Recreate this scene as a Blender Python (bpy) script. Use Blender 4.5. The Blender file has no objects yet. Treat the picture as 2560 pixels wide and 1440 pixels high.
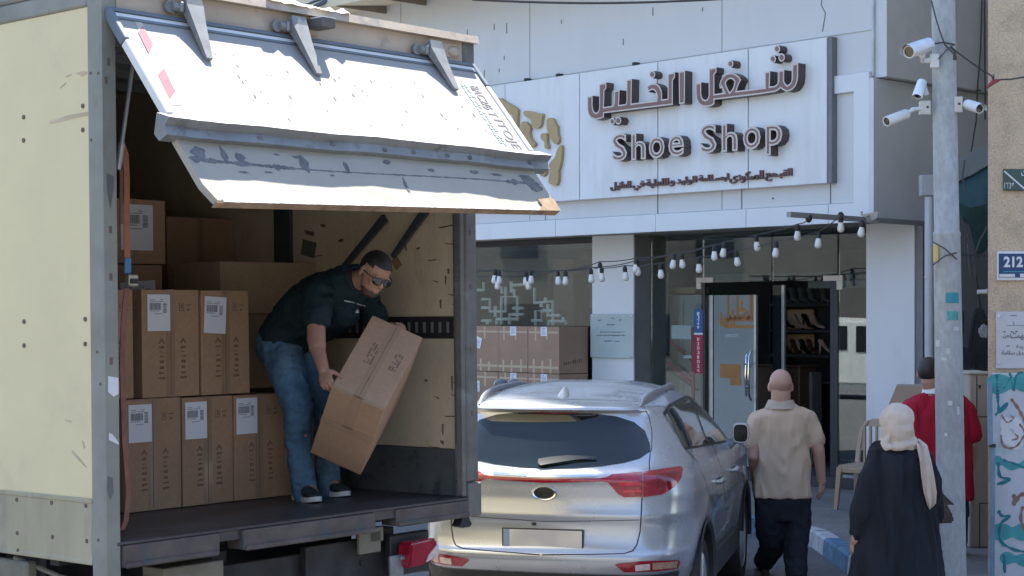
import bpy, bmesh, math, random
from mathutils import Vector, Matrix, Euler, noise
from mathutils.bvhtree import BVHTree
from mathutils.geometry import delaunay_2d_cdt
random.seed(7)
SC = bpy.context.scene
COL = SC.collection
PI = math.pi
R = math.radians

# ------------------------------------------------------------------ camera, sky, sun, exposure
F, CX, HY, EYE = 4333.0, 1280.0, 780.0, 2.2      # focal length in photo pixels, horizon row, eye height
cam = bpy.data.cameras.new('camera')
cam_o = bpy.data.objects.new('camera', cam)
COL.objects.link(cam_o)
cam_o.location = (0, 0, EYE)
cam_o.rotation_euler = (R(90), 0, 0)
cam.sensor_width = 36.0
cam.lens = 36.0 * F / 2560.0
cam.shift_y = (HY - 720.0) / 2560.0
cam.clip_end = 2000
SC.camera = cam_o

SUN = Vector((0.059, 0.41, 1.0)).normalized()     # from the scene towards the sun
SUN_EL = math.asin(SUN.z)
world = bpy.data.worlds.new('World')
SC.world = world
world.use_nodes = True
wn = world.node_tree
bg = wn.nodes['Background']
sky = wn.nodes.new('ShaderNodeTexSky')
sky.sky_type = 'NISHITA'
sky.sun_disc = False
sky.sun_elevation = SUN_EL
sky.sun_rotation = math.atan2(SUN.x, SUN.y)
sky.altitude = 50
sky.air_density = 1.0
sky.dust_density = 0.4
sky.ozone_density = 1.6
wn.links.new(sky.outputs[0], bg.inputs[0])
bg.inputs[1].default_value = 0.115
sl = bpy.data.lights.new('sun', 'SUN')
sl.energy = 5.0
sl.angle = R(0.53)
sl.color = (1.0, 0.95, 0.87)
so = bpy.data.objects.new('sun', sl)
COL.objects.link(so)
so.location = (0, 0, 40)
so.rotation_euler = (-SUN).to_track_quat('-Z', 'Y').to_euler()
SC.view_settings.view_transform = 'Standard'
SC.view_settings.look = 'None'
SC.view_settings.gamma = 1.0
SC.view_settings.exposure = 2.05

# ------------------------------------------------------------------ photo rays -> points in the place
EYEV = Vector((0, 0, EYE))
def ray(u, v):
    return Vector(((u - CX) / F, 1.0, (HY - v) / F))
def px(u, v, d):
    return EYEV + ray(u, v) * d
def hit(fr, u, v, axis, val):
    """local point of frame fr where the ray through photo pixel (u,v) meets the plane axis=val"""
    inv = fr.inverted()
    c = inv @ EYEV
    d = inv.to_3x3() @ ray(u, v)
    t = (val - c[axis]) / d[axis]
    return c + d * t
def frame(o, x, y, z):
    m = Matrix((x, y, z)).transposed().to_4x4()
    m.translation = Vector(o)
    return m

# ------------------------------------------------------------------ materials
MATS = {}
def mat(name, col, rough=0.6, metal=0.0, var=0.12, scale=5.0, bump=0.0, bscale=60.0, coat=0.0, dirt=None,
        damt=0.5, dscale=3.0, stretch=(1, 1, 1), spec=0.5, fine=0.0, bdist=0.01, bdet=4, dthr=0.55, dsoft=0.12):
    if name in MATS: return MATS[name]
    m = bpy.data.materials.new(name)
    m.use_nodes = True
    nt = m.node_tree
    b = nt.nodes['Principled BSDF']
    b.inputs['Roughness'].default_value = rough
    b.inputs['Metallic'].default_value = metal
    b.inputs['Specular IOR Level'].default_value = spec
    b.inputs['Coat Weight'].default_value = coat
    b.inputs['Coat Roughness'].default_value = 0.06
    tc = nt.nodes.new('ShaderNodeTexCoord')
    mp = nt.nodes.new('ShaderNodeMapping')
    mp.inputs['Scale'].default_value = stretch
    nt.links.new(tc.outputs['Object'], mp.inputs[0])
    nz = nt.nodes.new('ShaderNodeTexNoise')
    nz.inputs['Scale'].default_value = scale
    nz.inputs['Detail'].default_value = 6
    nz.inputs['Roughness'].default_value = 0.6
    nt.links.new(mp.outputs[0], nz.inputs[0])
    rmp = nt.nodes.new('ShaderNodeValToRGB')
    rmp.color_ramp.elements[0].position = 0.3
    rmp.color_ramp.elements[1].position = 0.7
    rmp.color_ramp.elements[0].color = [max(0, c * (1 - var)) for c in col] + [1]
    rmp.color_ramp.elements[1].color = [min(1, c * (1 + var)) for c in col] + [1]
    nt.links.new(nz.outputs[0], rmp.inputs[0])
    out = rmp.outputs[0]
    if fine:
        nf = nt.nodes.new('ShaderNodeTexNoise')
        nf.inputs['Scale'].default_value = scale * 14
        nf.inputs['Detail'].default_value = 3
        nt.links.new(mp.outputs[0], nf.inputs[0])
        mf = nt.nodes.new('ShaderNodeMix'); mf.data_type = 'RGBA'; mf.blend_type = 'OVERLAY'
        mf.inputs[0].default_value = fine
        nt.links.new(out, mf.inputs[6]); nt.links.new(nf.outputs[0], mf.inputs[7])
        out = mf.outputs[2]
    if dirt is not None:
        nd = nt.nodes.new('ShaderNodeTexNoise')
        nd.inputs['Scale'].default_value = dscale
        nd.inputs['Detail'].default_value = 9
        nd.inputs['Roughness'].default_value = 0.68
        nt.links.new(mp.outputs[0], nd.inputs[0])
        mr = nt.nodes.new('ShaderNodeMapRange')
        mr.inputs[1].default_value = dthr
        mr.inputs[2].default_value = dthr + dsoft
        mr.inputs[3].default_value = 0
        mr.inputs[4].default_value = damt
        nt.links.new(nd.outputs[0], mr.inputs[0])
        mx = nt.nodes.new('ShaderNodeMix'); mx.data_type = 'RGBA'
        nt.links.new(mr.outputs[0], mx.inputs[0])
        nt.links.new(out, mx.inputs[6])
        mx.inputs[7].default_value = (*dirt, 1)
        out = mx.outputs[2]
    nt.links.new(out, b.inputs['Base Color'])
    if bump:
        nb = nt.nodes.new('ShaderNodeTexNoise')
        nb.inputs['Scale'].default_value = bscale
        nb.inputs['Detail'].default_value = bdet
        nt.links.new(mp.outputs[0], nb.inputs[0])
        bp = nt.nodes.new('ShaderNodeBump')
        bp.inputs['Strength'].default_value = bump
        bp.inputs['Distance'].default_value = bdist
        nt.links.new(nb.outputs[0], bp.inputs['Height'])
        nt.links.new(bp.outputs[0], b.inputs['Normal'])
    MATS[name] = m
    return m
def glass(name, tint=(0.75, 0.82, 0.82), refl=1.0, rough=0.0, ior=1.5, base=0.05):
    """thin pane: clear part plus mirror part by Fresnel"""
    if name in MATS: return MATS[name]
    m = bpy.data.materials.new(name); m.use_nodes = True
    nt = m.node_tree; nt.nodes.clear()
    o = nt.nodes.new('ShaderNodeOutputMaterial')
    t = nt.nodes.new('ShaderNodeBsdfTransparent'); t.inputs[0].default_value = (*tint, 1)
    g = nt.nodes.new('ShaderNodeBsdfGlossy'); g.inputs['Roughness'].default_value = rough
    f = nt.nodes.new('ShaderNodeFresnel'); f.inputs[0].default_value = ior
    a = nt.nodes.new('ShaderNodeMath'); a.operation = 'MULTIPLY_ADD'; a.use_clamp = True
    a.inputs[1].default_value = refl; a.inputs[2].default_value = base
    nt.links.new(f.outputs[0], a.inputs[0])
    x = nt.nodes.new('ShaderNodeMixShader')
    nt.links.new(a.outputs[0], x.inputs[0]); nt.links.new(t.outputs[0], x.inputs[1]); nt.links.new(g.outputs[0], x.inputs[2])
    nt.links.new(x.outputs[0], o.inputs[0])
    MATS[name] = m
    return m

# ------------------------------------------------------------------ mesh helpers (all work on a bmesh)
class MB:
    def __init__(s): s.bm = bmesh.new(); s.mi = 0
    def face(s, vs):
        try:
            f = s.bm.faces.new(vs); f.material_index = s.mi; return f
        except ValueError: return None
    def box(s, x0, x1, y0, y1, z0, z1, bev=0.0, fr=None, segs=1):
        co = [(x0, y0, z0), (x1, y0, z0), (x1, y1, z0), (x0, y1, z0), (x0, y0, z1), (x1, y0, z1), (x1, y1, z1), (x0, y1, z1)]
        vs = [s.bm.verts.new(fr @ Vector(c) if fr else c) for c in co]
        fs = [s.face([vs[i] for i in q]) for q in ((3, 2, 1, 0), (4, 5, 6, 7), (0, 1, 5, 4), (1, 2, 6, 5), (2, 3, 7, 6), (3, 0, 4, 7))]
        if bev:
            es = list({e for f in fs for e in f.edges})
            r = bmesh.ops.bevel(s.bm, geom=es, offset=bev, segments=segs, affect='EDGES', profile=0.7, clamp_overlap=True)
            for f in r['faces']: f.material_index = s.mi
        return s
    def prism(s, poly, ext):
        """poly: 3D points of a flat outline; ext: vector"""
        ext = Vector(ext)
        a = [s.bm.verts.new(p) for p in poly]
        b = [s.bm.verts.new(Vector(p) + ext) for p in poly]
        n = len(a)
        s.face(a[::-1]); s.face(b)
        for i in range(n): s.face([a[i], a[(i + 1) % n], b[(i + 1) % n], b[i]])
        return s
    def quad(s, *pts):
        s.face([s.bm.verts.new(p) for p in pts]); return s
    def loft(s, rings, closed=True, caps=True):
        vr = [[s.bm.verts.new(p) for p in r] for r in rings]
        n = len(vr[0])
        for a, b in zip(vr[:-1], vr[1:]):
            for i in range(n if closed else n - 1):
                s.face([a[i], a[(i + 1) % n], b[(i + 1) % n], b[i]])
        if caps and closed:
            s.face(vr[0][::-1]); s.face(vr[-1])
        return vr
    def tube(s, pts, r, seg=8, flat=1.0, up=None):
        pts = [Vector(p) for p in pts]
        rs = r if isinstance(r, (list, tuple)) else [r] * len(pts)
        rings = []
        prev = None
        for i, p in enumerate(pts):
            d = (pts[min(i + 1, len(pts) - 1)] - pts[max(i - 1, 0)]).normalized()
            if prev is None:
                u = Vector(up) if up else (Vector((0, 0, 1)) if abs(d.z) < 0.9 else Vector((1, 0, 0)))
            else: u = prev
            u = (u - d * u.dot(d)).normalized()
            prev = u
            w = d.cross(u)
            rings.append([p + u * rs[i] * math.cos(2 * PI * k / seg) + w * rs[i] * flat * math.sin(2 * PI * k / seg) for k in range(seg)])
        s.loft(rings); return s
    def ell(s, c, r, rot=None, seg=14, rings=9):
        c = Vector(c); r = (r, r, r) if not isinstance(r, (tuple, list)) else r
        rr = []
        for j in range(1, rings):
            t = PI * j / rings
            ring = []
            for k in range(seg):
                a = 2 * PI * k / seg
                p = Vector((r[0] * math.sin(t) * math.cos(a), r[1] * math.sin(t) * math.sin(a), -r[2] * math.cos(t)))
                if rot: p = rot @ p
                ring.append(c + p)
            rr.append(ring)
        lo = Vector((0, 0, -r[2])); hi = Vector((0, 0, r[2]))
        if rot: lo = rot @ lo; hi = rot @ hi
        vr = s.loft(rr, caps=False)
        a = s.bm.verts.new(c + lo); b = s.bm.verts.new(c + hi)
        for k in range(seg):
            s.face([a, vr[0][(k + 1) % seg], vr[0][k]]); s.face([b, vr[-1][k], vr[-1][(k + 1) % seg]])
        return s
    def lathe(s, prof, fr=None, seg=20):
        rings = []
        for r, z in prof:
            ring = [Vector((max(r, 1e-4) * math.cos(2 * PI * k / seg), max(r, 1e-4) * math.sin(2 * PI * k / seg), z)) for k in range(seg)]
            rings.append([fr @ p if fr else p for p in ring])
        s.loft(rings); return s
    def add_mesh(s, me, fr=None):
        off = len(s.bm.verts)
        vs = [s.bm.verts.new(fr @ v.co if fr else v.co) for v in me.vertices]
        for p in me.polygons: s.face([vs[i] for i in p.vertices])
        return s

WM = {}     # world matrix of every empty / thing built here
def thing(name, label, cat, loc, group=None, rot=None, kind=None):
    o = bpy.data.objects.new(name, None)
    o.empty_display_size = 0.1
    COL.objects.link(o)
    m = Matrix.Translation(loc) if not isinstance(loc, Matrix) else loc.copy()
    if rot: m = m @ rot
    o.matrix_world = m
    o.location = m.to_translation(); o.rotation_euler = m.to_euler()
    WM[o] = m
    tag(o, label, cat, group, kind)
    return o
def tag(o, label=None, cat=None, group=None, kind=None):
    if label: o['label'] = label
    if cat: o['category'] = cat
    if group: o['group'] = group
    if kind: o['kind'] = kind
    return o
def obj(name, mb, mats, parent=None, fr=None, smooth=False, sharp=40, label=None):
    """link one mesh object; coordinates of mb are in frame fr (world if None)"""
    bm = mb.bm if isinstance(mb, MB) else mb
    if fr is not None: bmesh.ops.transform(bm, matrix=fr, verts=bm.verts)
    bmesh.ops.remove_doubles(bm, verts=bm.verts, dist=1e-5)
    bmesh.ops.recalc_face_normals(bm, faces=bm.faces)
    if parent is not None:
        base = WM[parent]
    else:
        xs = [v.co for v in bm.verts]
        lo = Vector([min(v[i] for v in xs) for i in range(3)]); hi = Vector([max(v[i] for v in xs) for i in range(3)])
        base = Matrix.Translation(((lo.x + hi.x) / 2, (lo.y + hi.y) / 2, lo.z))
    bmesh.ops.transform(bm, matrix=base.inverted(), verts=bm.verts)
    me = bpy.data.meshes.new(name)
    bm.to_mesh(me); bm.free()
    for m in (mats if isinstance(mats, (list, tuple)) else [mats]): me.materials.append(m)
    if smooth:
        me.polygons.foreach_set('use_smooth', [True] * len(me.polygons))
        if sharp: me.set_sharp_from_angle(angle=R(sharp))
    o = bpy.data.objects.new(name, me)
    COL.objects.link(o)
    if parent is not None:
        o.parent = parent
        WM[o] = base.copy()
    else:
        o.location = base.to_translation(); WM[o] = base
    if label: o['label'] = label
    return o
def struct(name, mb, m, fr=None, **k):
    o = obj(name, mb, m, None, fr, **k); o['kind'] = 'structure'; return o
def copy_tree(src, mtx, parent=None):
    """copy of a thing with copies of its parts and sub-parts"""
    c = src.copy(); COL.objects.link(c)
    if parent is None:
        c.location = mtx.to_translation(); c.rotation_euler = mtx.to_euler()
    else: c.parent = parent
    for k in [o for o in COL.objects if o.parent == src]: copy_tree(k, None, c)
    return c

# ------------------------------------------------------------------ lettering (built-in font, Arabic shaped by hand)
AF = {'ا': 'FE8D FE8E', 'ب': 'FE8F FE90 FE91 FE92', 'ة': 'FE93 FE94', 'ت': 'FE95 FE96 FE97 FE98', 'ح': 'FEA1 FEA2 FEA3 FEA4',
      'خ': 'FEA5 FEA6 FEA7 FEA8', 'د': 'FEA9 FEAA', 'ر': 'FEAD FEAE', 'س': 'FEB1 FEB2 FEB3 FEB4', 'ش': 'FEB5 FEB6 FEB7 FEB8',
      'ص': 'FEB9 FEBA FEBB FEBC', 'ع': 'FEC9 FECA FECB FECC', 'غ': 'FECD FECE FECF FED0', 'ف': 'FED1 FED2 FED3 FED4',
      'ق': 'FED5 FED6 FED7 FED8', 'ك': 'FED9 FEDA FEDB FEDC', 'ل': 'FEDD FEDE FEDF FEE0', 'م': 'FEE1 FEE2 FEE3 FEE4',
      'ن': 'FEE5 FEE6 FEE7 FEE8', 'و': 'FEED FEEE', 'ى': 'FEEF FEF0', 'ي': 'FEF1 FEF2 FEF3 FEF4', 'ـ': '0640 0640 0640 0640'}
def arabic(t):
    out = []
    for i, c in enumerate(t):
        if c not in AF: out.append(c); continue
        f = [chr(int(x, 16)) for x in AF[c].split()]
        pj = i > 0 and t[i - 1] in AF and len(AF[t[i - 1]].split()) == 4
        nj = i < len(t) - 1 and t[i + 1] in AF and len(f) == 4
        out.append(f[(3 if pj else 2) if nj else (1 if pj else 0)])
    return ''.join(out[::-1])
def text_mesh(body, size=1.0, extrude=0.0, offset=0.0, spacing=1.0, align='LEFT', shear=0):
    cu = bpy.data.curves.new('txt', 'FONT')
    cu.body = body; cu.size = size; cu.extrude = extrude; cu.offset = offset; cu.space_character = spacing
    cu.align_x = align; cu.resolution_u = 3; cu.shear = shear
    o = bpy.data.objects.new('txt', cu)
    me = bpy.data.meshes.new_from_object(o)
    bpy.data.objects.remove(o); bpy.data.curves.remove(cu)
    return me
def fit_text(mb, body, fr, x0, x1, z0, z1=None, thick=0.002, offset=0.0, spacing=1.0):
    """text laid in the x-z plane of fr between x0..x1 with its ink from z0 to z1, standing thick towards -y"""
    me = text_mesh(body, 1.0, 0.0, offset, spacing)
    if not me.vertices: return
    xs = [v.co.x for v in me.vertices]; ys = [v.co.y for v in me.vertices]
    sx = (x1 - x0) / (max(xs) - min(xs)); sy = sx if z1 is None else (z1 - z0) / (max(ys) - min(ys))
    mx, my = min(xs), min(ys)
    bpy.data.meshes.remove(me)
    me = text_mesh(body, 1.0, thick / 2, offset, spacing)
    for v in me.vertices:
        c = v.co
        v.co = Vector((x0 + (c.x - mx) * sx, -thick / 2 - c.z, z0 + (c.y - my) * sy))
    mb.add_mesh(me, fr)
    bpy.data.meshes.remove(me)
def curve_mesh(polys, extrude, offset=0.0):
    """flat outlines (with holes) -> solid of half-depth extrude, outline moved by offset"""
    cu = bpy.data.curves.new('out', 'CURVE'); cu.dimensions = '2D'; cu.fill_mode = 'BOTH'
    cu.extrude = extrude; cu.offset = offset
    for p in polys:
        sp = cu.splines.new('POLY'); sp.points.add(len(p) - 1); sp.use_cyclic_u = True
        for q, c in zip(sp.points, p): q.co = (c[0], c[1], 0, 1)
    o = bpy.data.objects.new('out', cu)
    me = bpy.data.meshes.new_from_object(o)
    bpy.data.objects.remove(o); bpy.data.curves.remove(cu)
    return me
def smooth_poly(p, n=1):
    for _ in range(n):
        q = []
        for i in range(len(p)):
            a, b = Vector(p[i]), Vector(p[(i + 1) % len(p)])
            q += [tuple(a * .75 + b * .25), tuple(a * .25 + b * .75)]
        p = q
    return p
def circle(c, rx, ry, n=20):
    return [(c[0] + rx * math.cos(2 * PI * k / n), c[1] + ry * math.sin(2 * PI * k / n)) for k in range(n)]
def wrinkle(mb, amp, size, stretch=(1, 1, 1), seed=0.0, fade=None):
    """real folds: push the cloth in and out along its normals in soft ridges"""
    bm = mb.bm; bm.normal_update(); mv = []
    for v in bm.verts:
        p = Vector((v.co.x * stretch[0], v.co.y * stretch[1], v.co.z * stretch[2])) / size + Vector((seed, seed * 1.7, seed * 0.6))
        q = p + noise.noise_vector(p * 0.5) * 0.6
        r_ = 1.0 - abs(noise.noise(q)) * 2.2
        n2 = noise.noise(q * 2.1 + Vector((9, 3, 5)))
        mv.append(v.co + v.normal * amp * (0.8 * r_ + 0.45 * n2 - 0.25) * (fade(v.co) if fade else 1.0))
    for v, c in zip(bm.verts, mv): v.co = c
    return mb
def remesh(mb, voxel, smooth=6, fr=None):
    """one continuous skin over overlapping volumes"""
    bm = mb.bm
    bmesh.ops.recalc_face_normals(bm, faces=bm.faces)
    me = bpy.data.meshes.new('tmp'); bm.to_mesh(me); bm.free()
    o = bpy.data.objects.new('tmp', me); COL.objects.link(o)
    r = o.modifiers.new('r', 'REMESH'); r.mode = 'VOXEL'; r.voxel_size = voxel; r.adaptivity = 0
    if smooth:
        s = o.modifiers.new('s', 'SMOOTH'); s.factor = 0.5; s.iterations = smooth
    dg = bpy.context.evaluated_depsgraph_get()
    m2 = bpy.data.meshes.new_from_object(o.evaluated_get(dg))
    bpy.data.objects.remove(o); bpy.data.meshes.remove(me)
    out = MB(); out.bm.from_mesh(m2); bpy.data.meshes.remove(m2)
    return out
# ------------------------------------------------------------------ delivery truck: local x across the rear, y into the box, z up
def rotm(yaw, p, r):
    return Matrix.Rotation(yaw, 3, 'Z') @ Matrix.Rotation(p, 3, 'X') @ Matrix.Rotation(r, 3, 'Y')
TM = rotm(0.8663, -0.0097, -0.0052).to_4x4()
TM.translation = Vector((-1.8046, 7.7311, 1.0613))
TW, TH, TF, TL = 2.5, 2.65, 0.10, 6.0            # width, height, floor level, length of the box
def tp(u, v, axis, val): return hit(TM, u, v, axis, val)

m_cream = mat('cream_panel', (0.70, 0.595, 0.355), 0.55, var=0.05, scale=1.6, dirt=(0.42, 0.36, 0.26), damt=0.35, dscale=2.2, dthr=0.56, dsoft=0.2, bump=0.04, bscale=25)
m_scuff = mat('panel_scuff', (0.50, 0.40, 0.27), 0.8, var=0.2)
m_hole = mat('dark_rivet', (0.14, 0.10, 0.075), 0.7)
m_steel = mat('grey_green_steel', (0.235, 0.235, 0.205), 0.5, var=0.16, scale=4, dirt=(0.20, 0.16, 0.12), damt=0.7, dscale=9, dthr=0.6, bump=0.08, bscale=30)
m_rail = mat('dull_side_rail', (0.38, 0.34, 0.23), 0.5, var=0.16, scale=3, dirt=(0.22, 0.20, 0.16), damt=0.7, dscale=4, dthr=0.55, stretch=(1, 1, 0.35), bump=0.1, bscale=18)
m_head = mat('dusty_header', (0.46, 0.38, 0.295), 0.7, var=0.16, scale=3.5, dirt=(0.20, 0.20, 0.20), damt=0.7, dscale=5, dthr=0.56, bump=0.12, bscale=30)
m_chan = mat('grey_channel', (0.24, 0.25, 0.25), 0.45, metal=0.3, var=0.15, scale=6, dirt=(0.12, 0.11, 0.10), damt=0.7, dscale=8)
m_white = mat('white_door_skin', (0.30, 0.29, 0.275), 0.5, var=0.05, scale=3, dirt=(0.24, 0.21, 0.17), damt=0.6, dscale=13, dthr=0.66, dsoft=0.04, bump=0.03, bscale=12)
m_flap = mat('stained_flap', (0.36, 0.335, 0.285), 0.55, var=0.10, scale=4, dirt=(0.28, 0.25, 0.20), damt=0.55, dscale=7, dthr=0.62, stretch=(0.5, 1, 1), bump=0.1, bscale=20)
m_stain = mat('dark_grease', (0.13, 0.135, 0.14), 0.6, var=0.4, scale=20)
m_lip = mat('chipped_and_sunlit_white', (0.70, 0.69, 0.65), 0.5, var=0.1, scale=20)
m_rust = mat('rusty_wood_edge', (0.30, 0.20, 0.13), 0.8, var=0.35, scale=14)
m_ply = mat('cream_plywood', (0.56, 0.475, 0.33), 0.6, var=0.10, scale=2.5, dirt=(0.24, 0.18, 0.12), damt=0.55, dscale=4, dthr=0.58, dsoft=0.16, stretch=(1, 1.6, 0.8), fine=0.12)
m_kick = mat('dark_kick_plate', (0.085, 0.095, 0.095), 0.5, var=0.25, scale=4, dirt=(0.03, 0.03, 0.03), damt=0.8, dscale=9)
m_floor = mat('worn_dark_floor', (0.050, 0.044, 0.043), 0.42, var=0.4, scale=2.6, stretch=(0.35, 1.6, 1), dirt=(0.11, 0.10, 0.10), damt=0.6, dscale=3.5, dthr=0.55, bump=0.1, bscale=30)
m_roofin = mat('grey_roof_lining', (0.20, 0.21, 0.21), 0.7, var=0.2)
m_sill = mat('scraped_sill', (0.085, 0.068, 0.062), 0.6, var=0.35, scale=7, dirt=(0.05, 0.075, 0.085), damt=0.7, dscale=8, dthr=0.55, bump=0.3, bscale=25)
m_chassis = mat('grimy_chassis', (0.024, 0.026, 0.028), 0.7, var=0.5, scale=7, dirt=(0.08, 0.07, 0.055), damt=0.6, dscale=6, dthr=0.6, bump=0.2, bscale=20)
m_beige = mat('dusty_beige_bracket', (0.17, 0.155, 0.115), 0.7, var=0.2, scale=8)
m_black = mat('black_rubber', (0.018, 0.018, 0.02), 0.6, var=0.3, scale=20)
m_tyre = mat('tyre_rubber', (0.022, 0.022, 0.023), 0.75, var=0.3, scale=12)
m_redlens = mat('red_lamp_lens', (0.27, 0.005, 0.02), 0.12, coat=0.6, var=0.3, scale=30, spec=0.6)
m_clear = mat('clear_lamp_lens', (0.62, 0.50, 0.46), 0.15, coat=0.6, var=0.2, scale=30)
m_chrome = mat('bright_metal', (0.72, 0.72, 0.72), 0.18, metal=1.0, var=0.05)
m_alu = mat('brushed_aluminium', (0.55, 0.57, 0.58), 0.38, metal=0.75, var=0.12, scale=8)
m_redtape = mat('faded_red_tape', (0.30, 0.085, 0.11), 0.4, var=0.1, scale=20)
m_yeltape = mat('faded_pale_tape', (0.40, 0.39, 0.29), 0.4, var=0.08, scale=20)
m_ink = mat('grey_print', (0.15, 0.15, 0.16), 0.6, var=0.3, scale=30)
m_inkfaint = mat('faint_grey_print', (0.26, 0.33, 0.33), 0.6, var=0.1, scale=30)

TB = TM @ Matrix.Translation((1.25, 0.0, -1.06))
truck = thing('delivery_truck', 'cream box truck with its rear top flap propped open, cartons inside', 'truck', TB)

# left side: panel, rails, rivets, scuffs
b = MB(); b.box(0, 0.035, 0.1, TL, 0.297, 2.514)
b.mi = 1
for u, v in [(60, 293), (60, 351), (208, 265), (208, 325), (61, 804), (214, 798), (61, 864), (214, 860)]:
    p = tp(u, v, 0, 0)
    b.prism([Vector((-0.001, p.y + 0.011 * math.cos(a), p.z + 0.011 * math.sin(a))) for a in [k * PI / 4 for k in range(8)]], (-0.004, 0, 0))
b.mi = 2
def scuff(pts, axis=0, val=-0.0005, ext=(-0.0015, 0, 0), fr=None):
    b.prism([(lambda p: Vector([val if i == axis else p[i] for i in range(3)]))(tp(u, v, axis, val)) for u, v in pts], ext)
scuff([(124, 303), (150, 295), (172, 288), (222, 279), (222, 288), (180, 296), (150, 304), (126, 310)])
scuff([(188, 184), (205, 178), (218, 179), (218, 184), (206, 192), (200, 187)])
scuff([(165, 190), (178, 185), (178, 188), (166, 193)])
scuff([(150, 219), (164, 206), (166, 208), (151, 221)])
scuff([(180, 1125), (195, 1140), (215, 1165), (216, 1170), (194, 1148), (180, 1132)])
scuff([(163, 1048), (178, 1053), (178, 1057), (163, 1051)])
scuff([(205, 1100), (210, 1106), (213, 1120), (209, 1122)])
obj('side_panel', b, [m_cream, m_hole, m_scuff], truck, TM)
b = MB(); b.box(-0.006, 0.03, 0.1, TL, 0.0, 0.292, 0.006)
b.box(-0.010, 0.0, 0.1, TL, 0.278, 0.300, 0.003)
b.box(-0.010, 0.0, 0.1, TL, 0.0, 0.022, 0.003)
b.mi = 1
for u, v in [(45, 1249), (132, 1256), (218, 1264), (46, 1332), (134, 1342), (220, 1352), (48, 1376)]:
    p = tp(u, v, 0, 0)
    b.box(-0.011, -0.004, p.y - 0.009, p.y + 0.009, p.z - 0.009, p.z + 0.009, 0.003)
obj('bottom_rail', b, [m_rail, m_hole], truck, TM)
b = MB(); b.box(-0.012, 0.03, 0.1, TL, 2.516, 2.60, 0.008); b.box(-0.02, 0.03, 0.05, TL, 2.602, 2.66, 0.012)
obj('top_rail', b, m_steel, truck, TM)
b = MB(); b.box(0.004, TW - 0.004, 0.02, TL, TH - 0.03, TH + 0.004, 0.004)
obj('roof', b, m_white, truck, TM)
b = MB()
for k in range(12): b.box(0.04, TW - 0.06, 0.25 + k * 0.48, 0.29 + k * 0.48, TH - 0.085, TH - 0.032)
obj('roof_rib', b, m_roofin, truck, TM)
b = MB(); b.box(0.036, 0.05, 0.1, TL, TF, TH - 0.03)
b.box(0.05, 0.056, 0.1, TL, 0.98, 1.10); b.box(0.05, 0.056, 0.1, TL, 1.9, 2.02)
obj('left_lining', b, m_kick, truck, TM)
# right wall: plywood lining, track, kick plate, marks
XR = 2.44
b = MB(); b.box(XR + 0.015, TW, 0.1, TL, 0.0, TH - 0.03)
obj('right_panel', b, m_cream, truck, TM)
b = MB(); b.box(XR, XR + 0.014, 0.045, TL, 0.365, 0.978); b.box(XR, XR + 0.014, 0.045, TL, 1.105, TH - 0.035)
b.mi = 1
def wmark(pts, val=XR - 0.001):
    b.prism([(lambda p: Vector((val, p.y, p.z)))(tp(u, v, 0, val)) for u, v in pts], (-0.0012, 0, 0))
rnd = random.Random(3)
for u, v, w, h in [(1095, 568, 40, 4), (1110, 608, 30, 3), (1068, 650, 24, 3), (1112, 690, 4, 22), (1120, 735, 26, 4), (1099, 750, 5, 24),
                   (1130, 760, 18, 3), (1080, 700, 16, 3), (1118, 672, 6, 14), (1105, 1060, 4, 30), (1085, 990, 14, 3), (1130, 955, 36, 4),
                   (1125, 985, 30, 4), (1110, 1040, 36, 3), (1060, 948, 9, 6), (1040, 620, 10, 5), (960, 800, 8, 4), (1100, 1100, 10, 10),
                   (1128, 940, 4, 40), (1145, 930, 4, 34), (1070, 1115, 30, 3), (845, 600, 14, 8), (760, 575, 26, 12), (800, 560, 14, 8), (785, 640, 22, 3)]:
    s = rnd.uniform(-0.35, 0.35)
    wmark([(u, v), (u + w, v + s * w), (u + w * 0.9, v + s * w + h), (u + w * 0.2, v + h * 0.8)])
b.mi = 2
wmark([(757, 598), (792, 607), (786, 646), (752, 636)])
b.mi = 3
wmark([(977, 652), (992, 640), (1006, 662), (990, 676)]); wmark([(990, 618), (1010, 602), (1012, 606), (992, 622)]); wmark([(1008, 602), (1012, 602), (1018, 626), (1014, 628)])
obj('wall_lining', b, [m_ply, mat('brown_scratch', (0.14, 0.10, 0.065), 0.8), mat('dark_sticker', (0.10, 0.11, 0.09), 0.6), mat('brown_paper_tape', (0.26, 0.17, 0.11), 0.7)], truck, TM)
b = MB(); b.box(XR - 0.012, XR + 0.01, 0.045, TL, 0.982, 1.102, 0.004)
b.mi = 1
for k in range(40): b.box(XR - 0.016, XR - 0.0125, 0.08 + k * 0.06, 0.098 + k * 0.06, 1.012, 1.072)
obj('cargo_track', b, [m_black, mat('track_slot_edge', (0.17, 0.165, 0.15), 0.5)], truck, TM)
b = MB(); b.box(XR - 0.012, XR + 0.012, 0.045, TL, TF, 0.362, 0.003)
obj('kick_plate', b, m_kick, truck, TM)
b = MB()
for a, c, w in [((965, 545), (862, 668), 0.05), ((1068, 525), (985, 642), 0.05)]:
    p, q = tp(*a, 0, XR - 0.02), tp(*c, 0, XR - 0.02)
    d = (q - p).normalized(); n = Vector((0, -d.z, d.y)) * w / 2
    b.prism([p + n, p - n, q - n * 0.6, q + n * 0.6], (-0.02, 0, 0))
p = tp(712, 520, 0, XR - 0.002); q = tp(712, 656, 0, XR - 0.002)
b.box(XR - 0.03, XR - 0.002, p.y - 0.07, p.y + 0.07, 1.1, TH - 0.09)
obj('wall_batten', b, mat('dark_batten', (0.045, 0.055, 0.06), 0.6), truck, TM)
b = MB(); b.box(0.05, XR, TL - 0.05, TL, TF, TH - 0.03)
obj('front_wall', b, m_ply, truck, TM)
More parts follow.
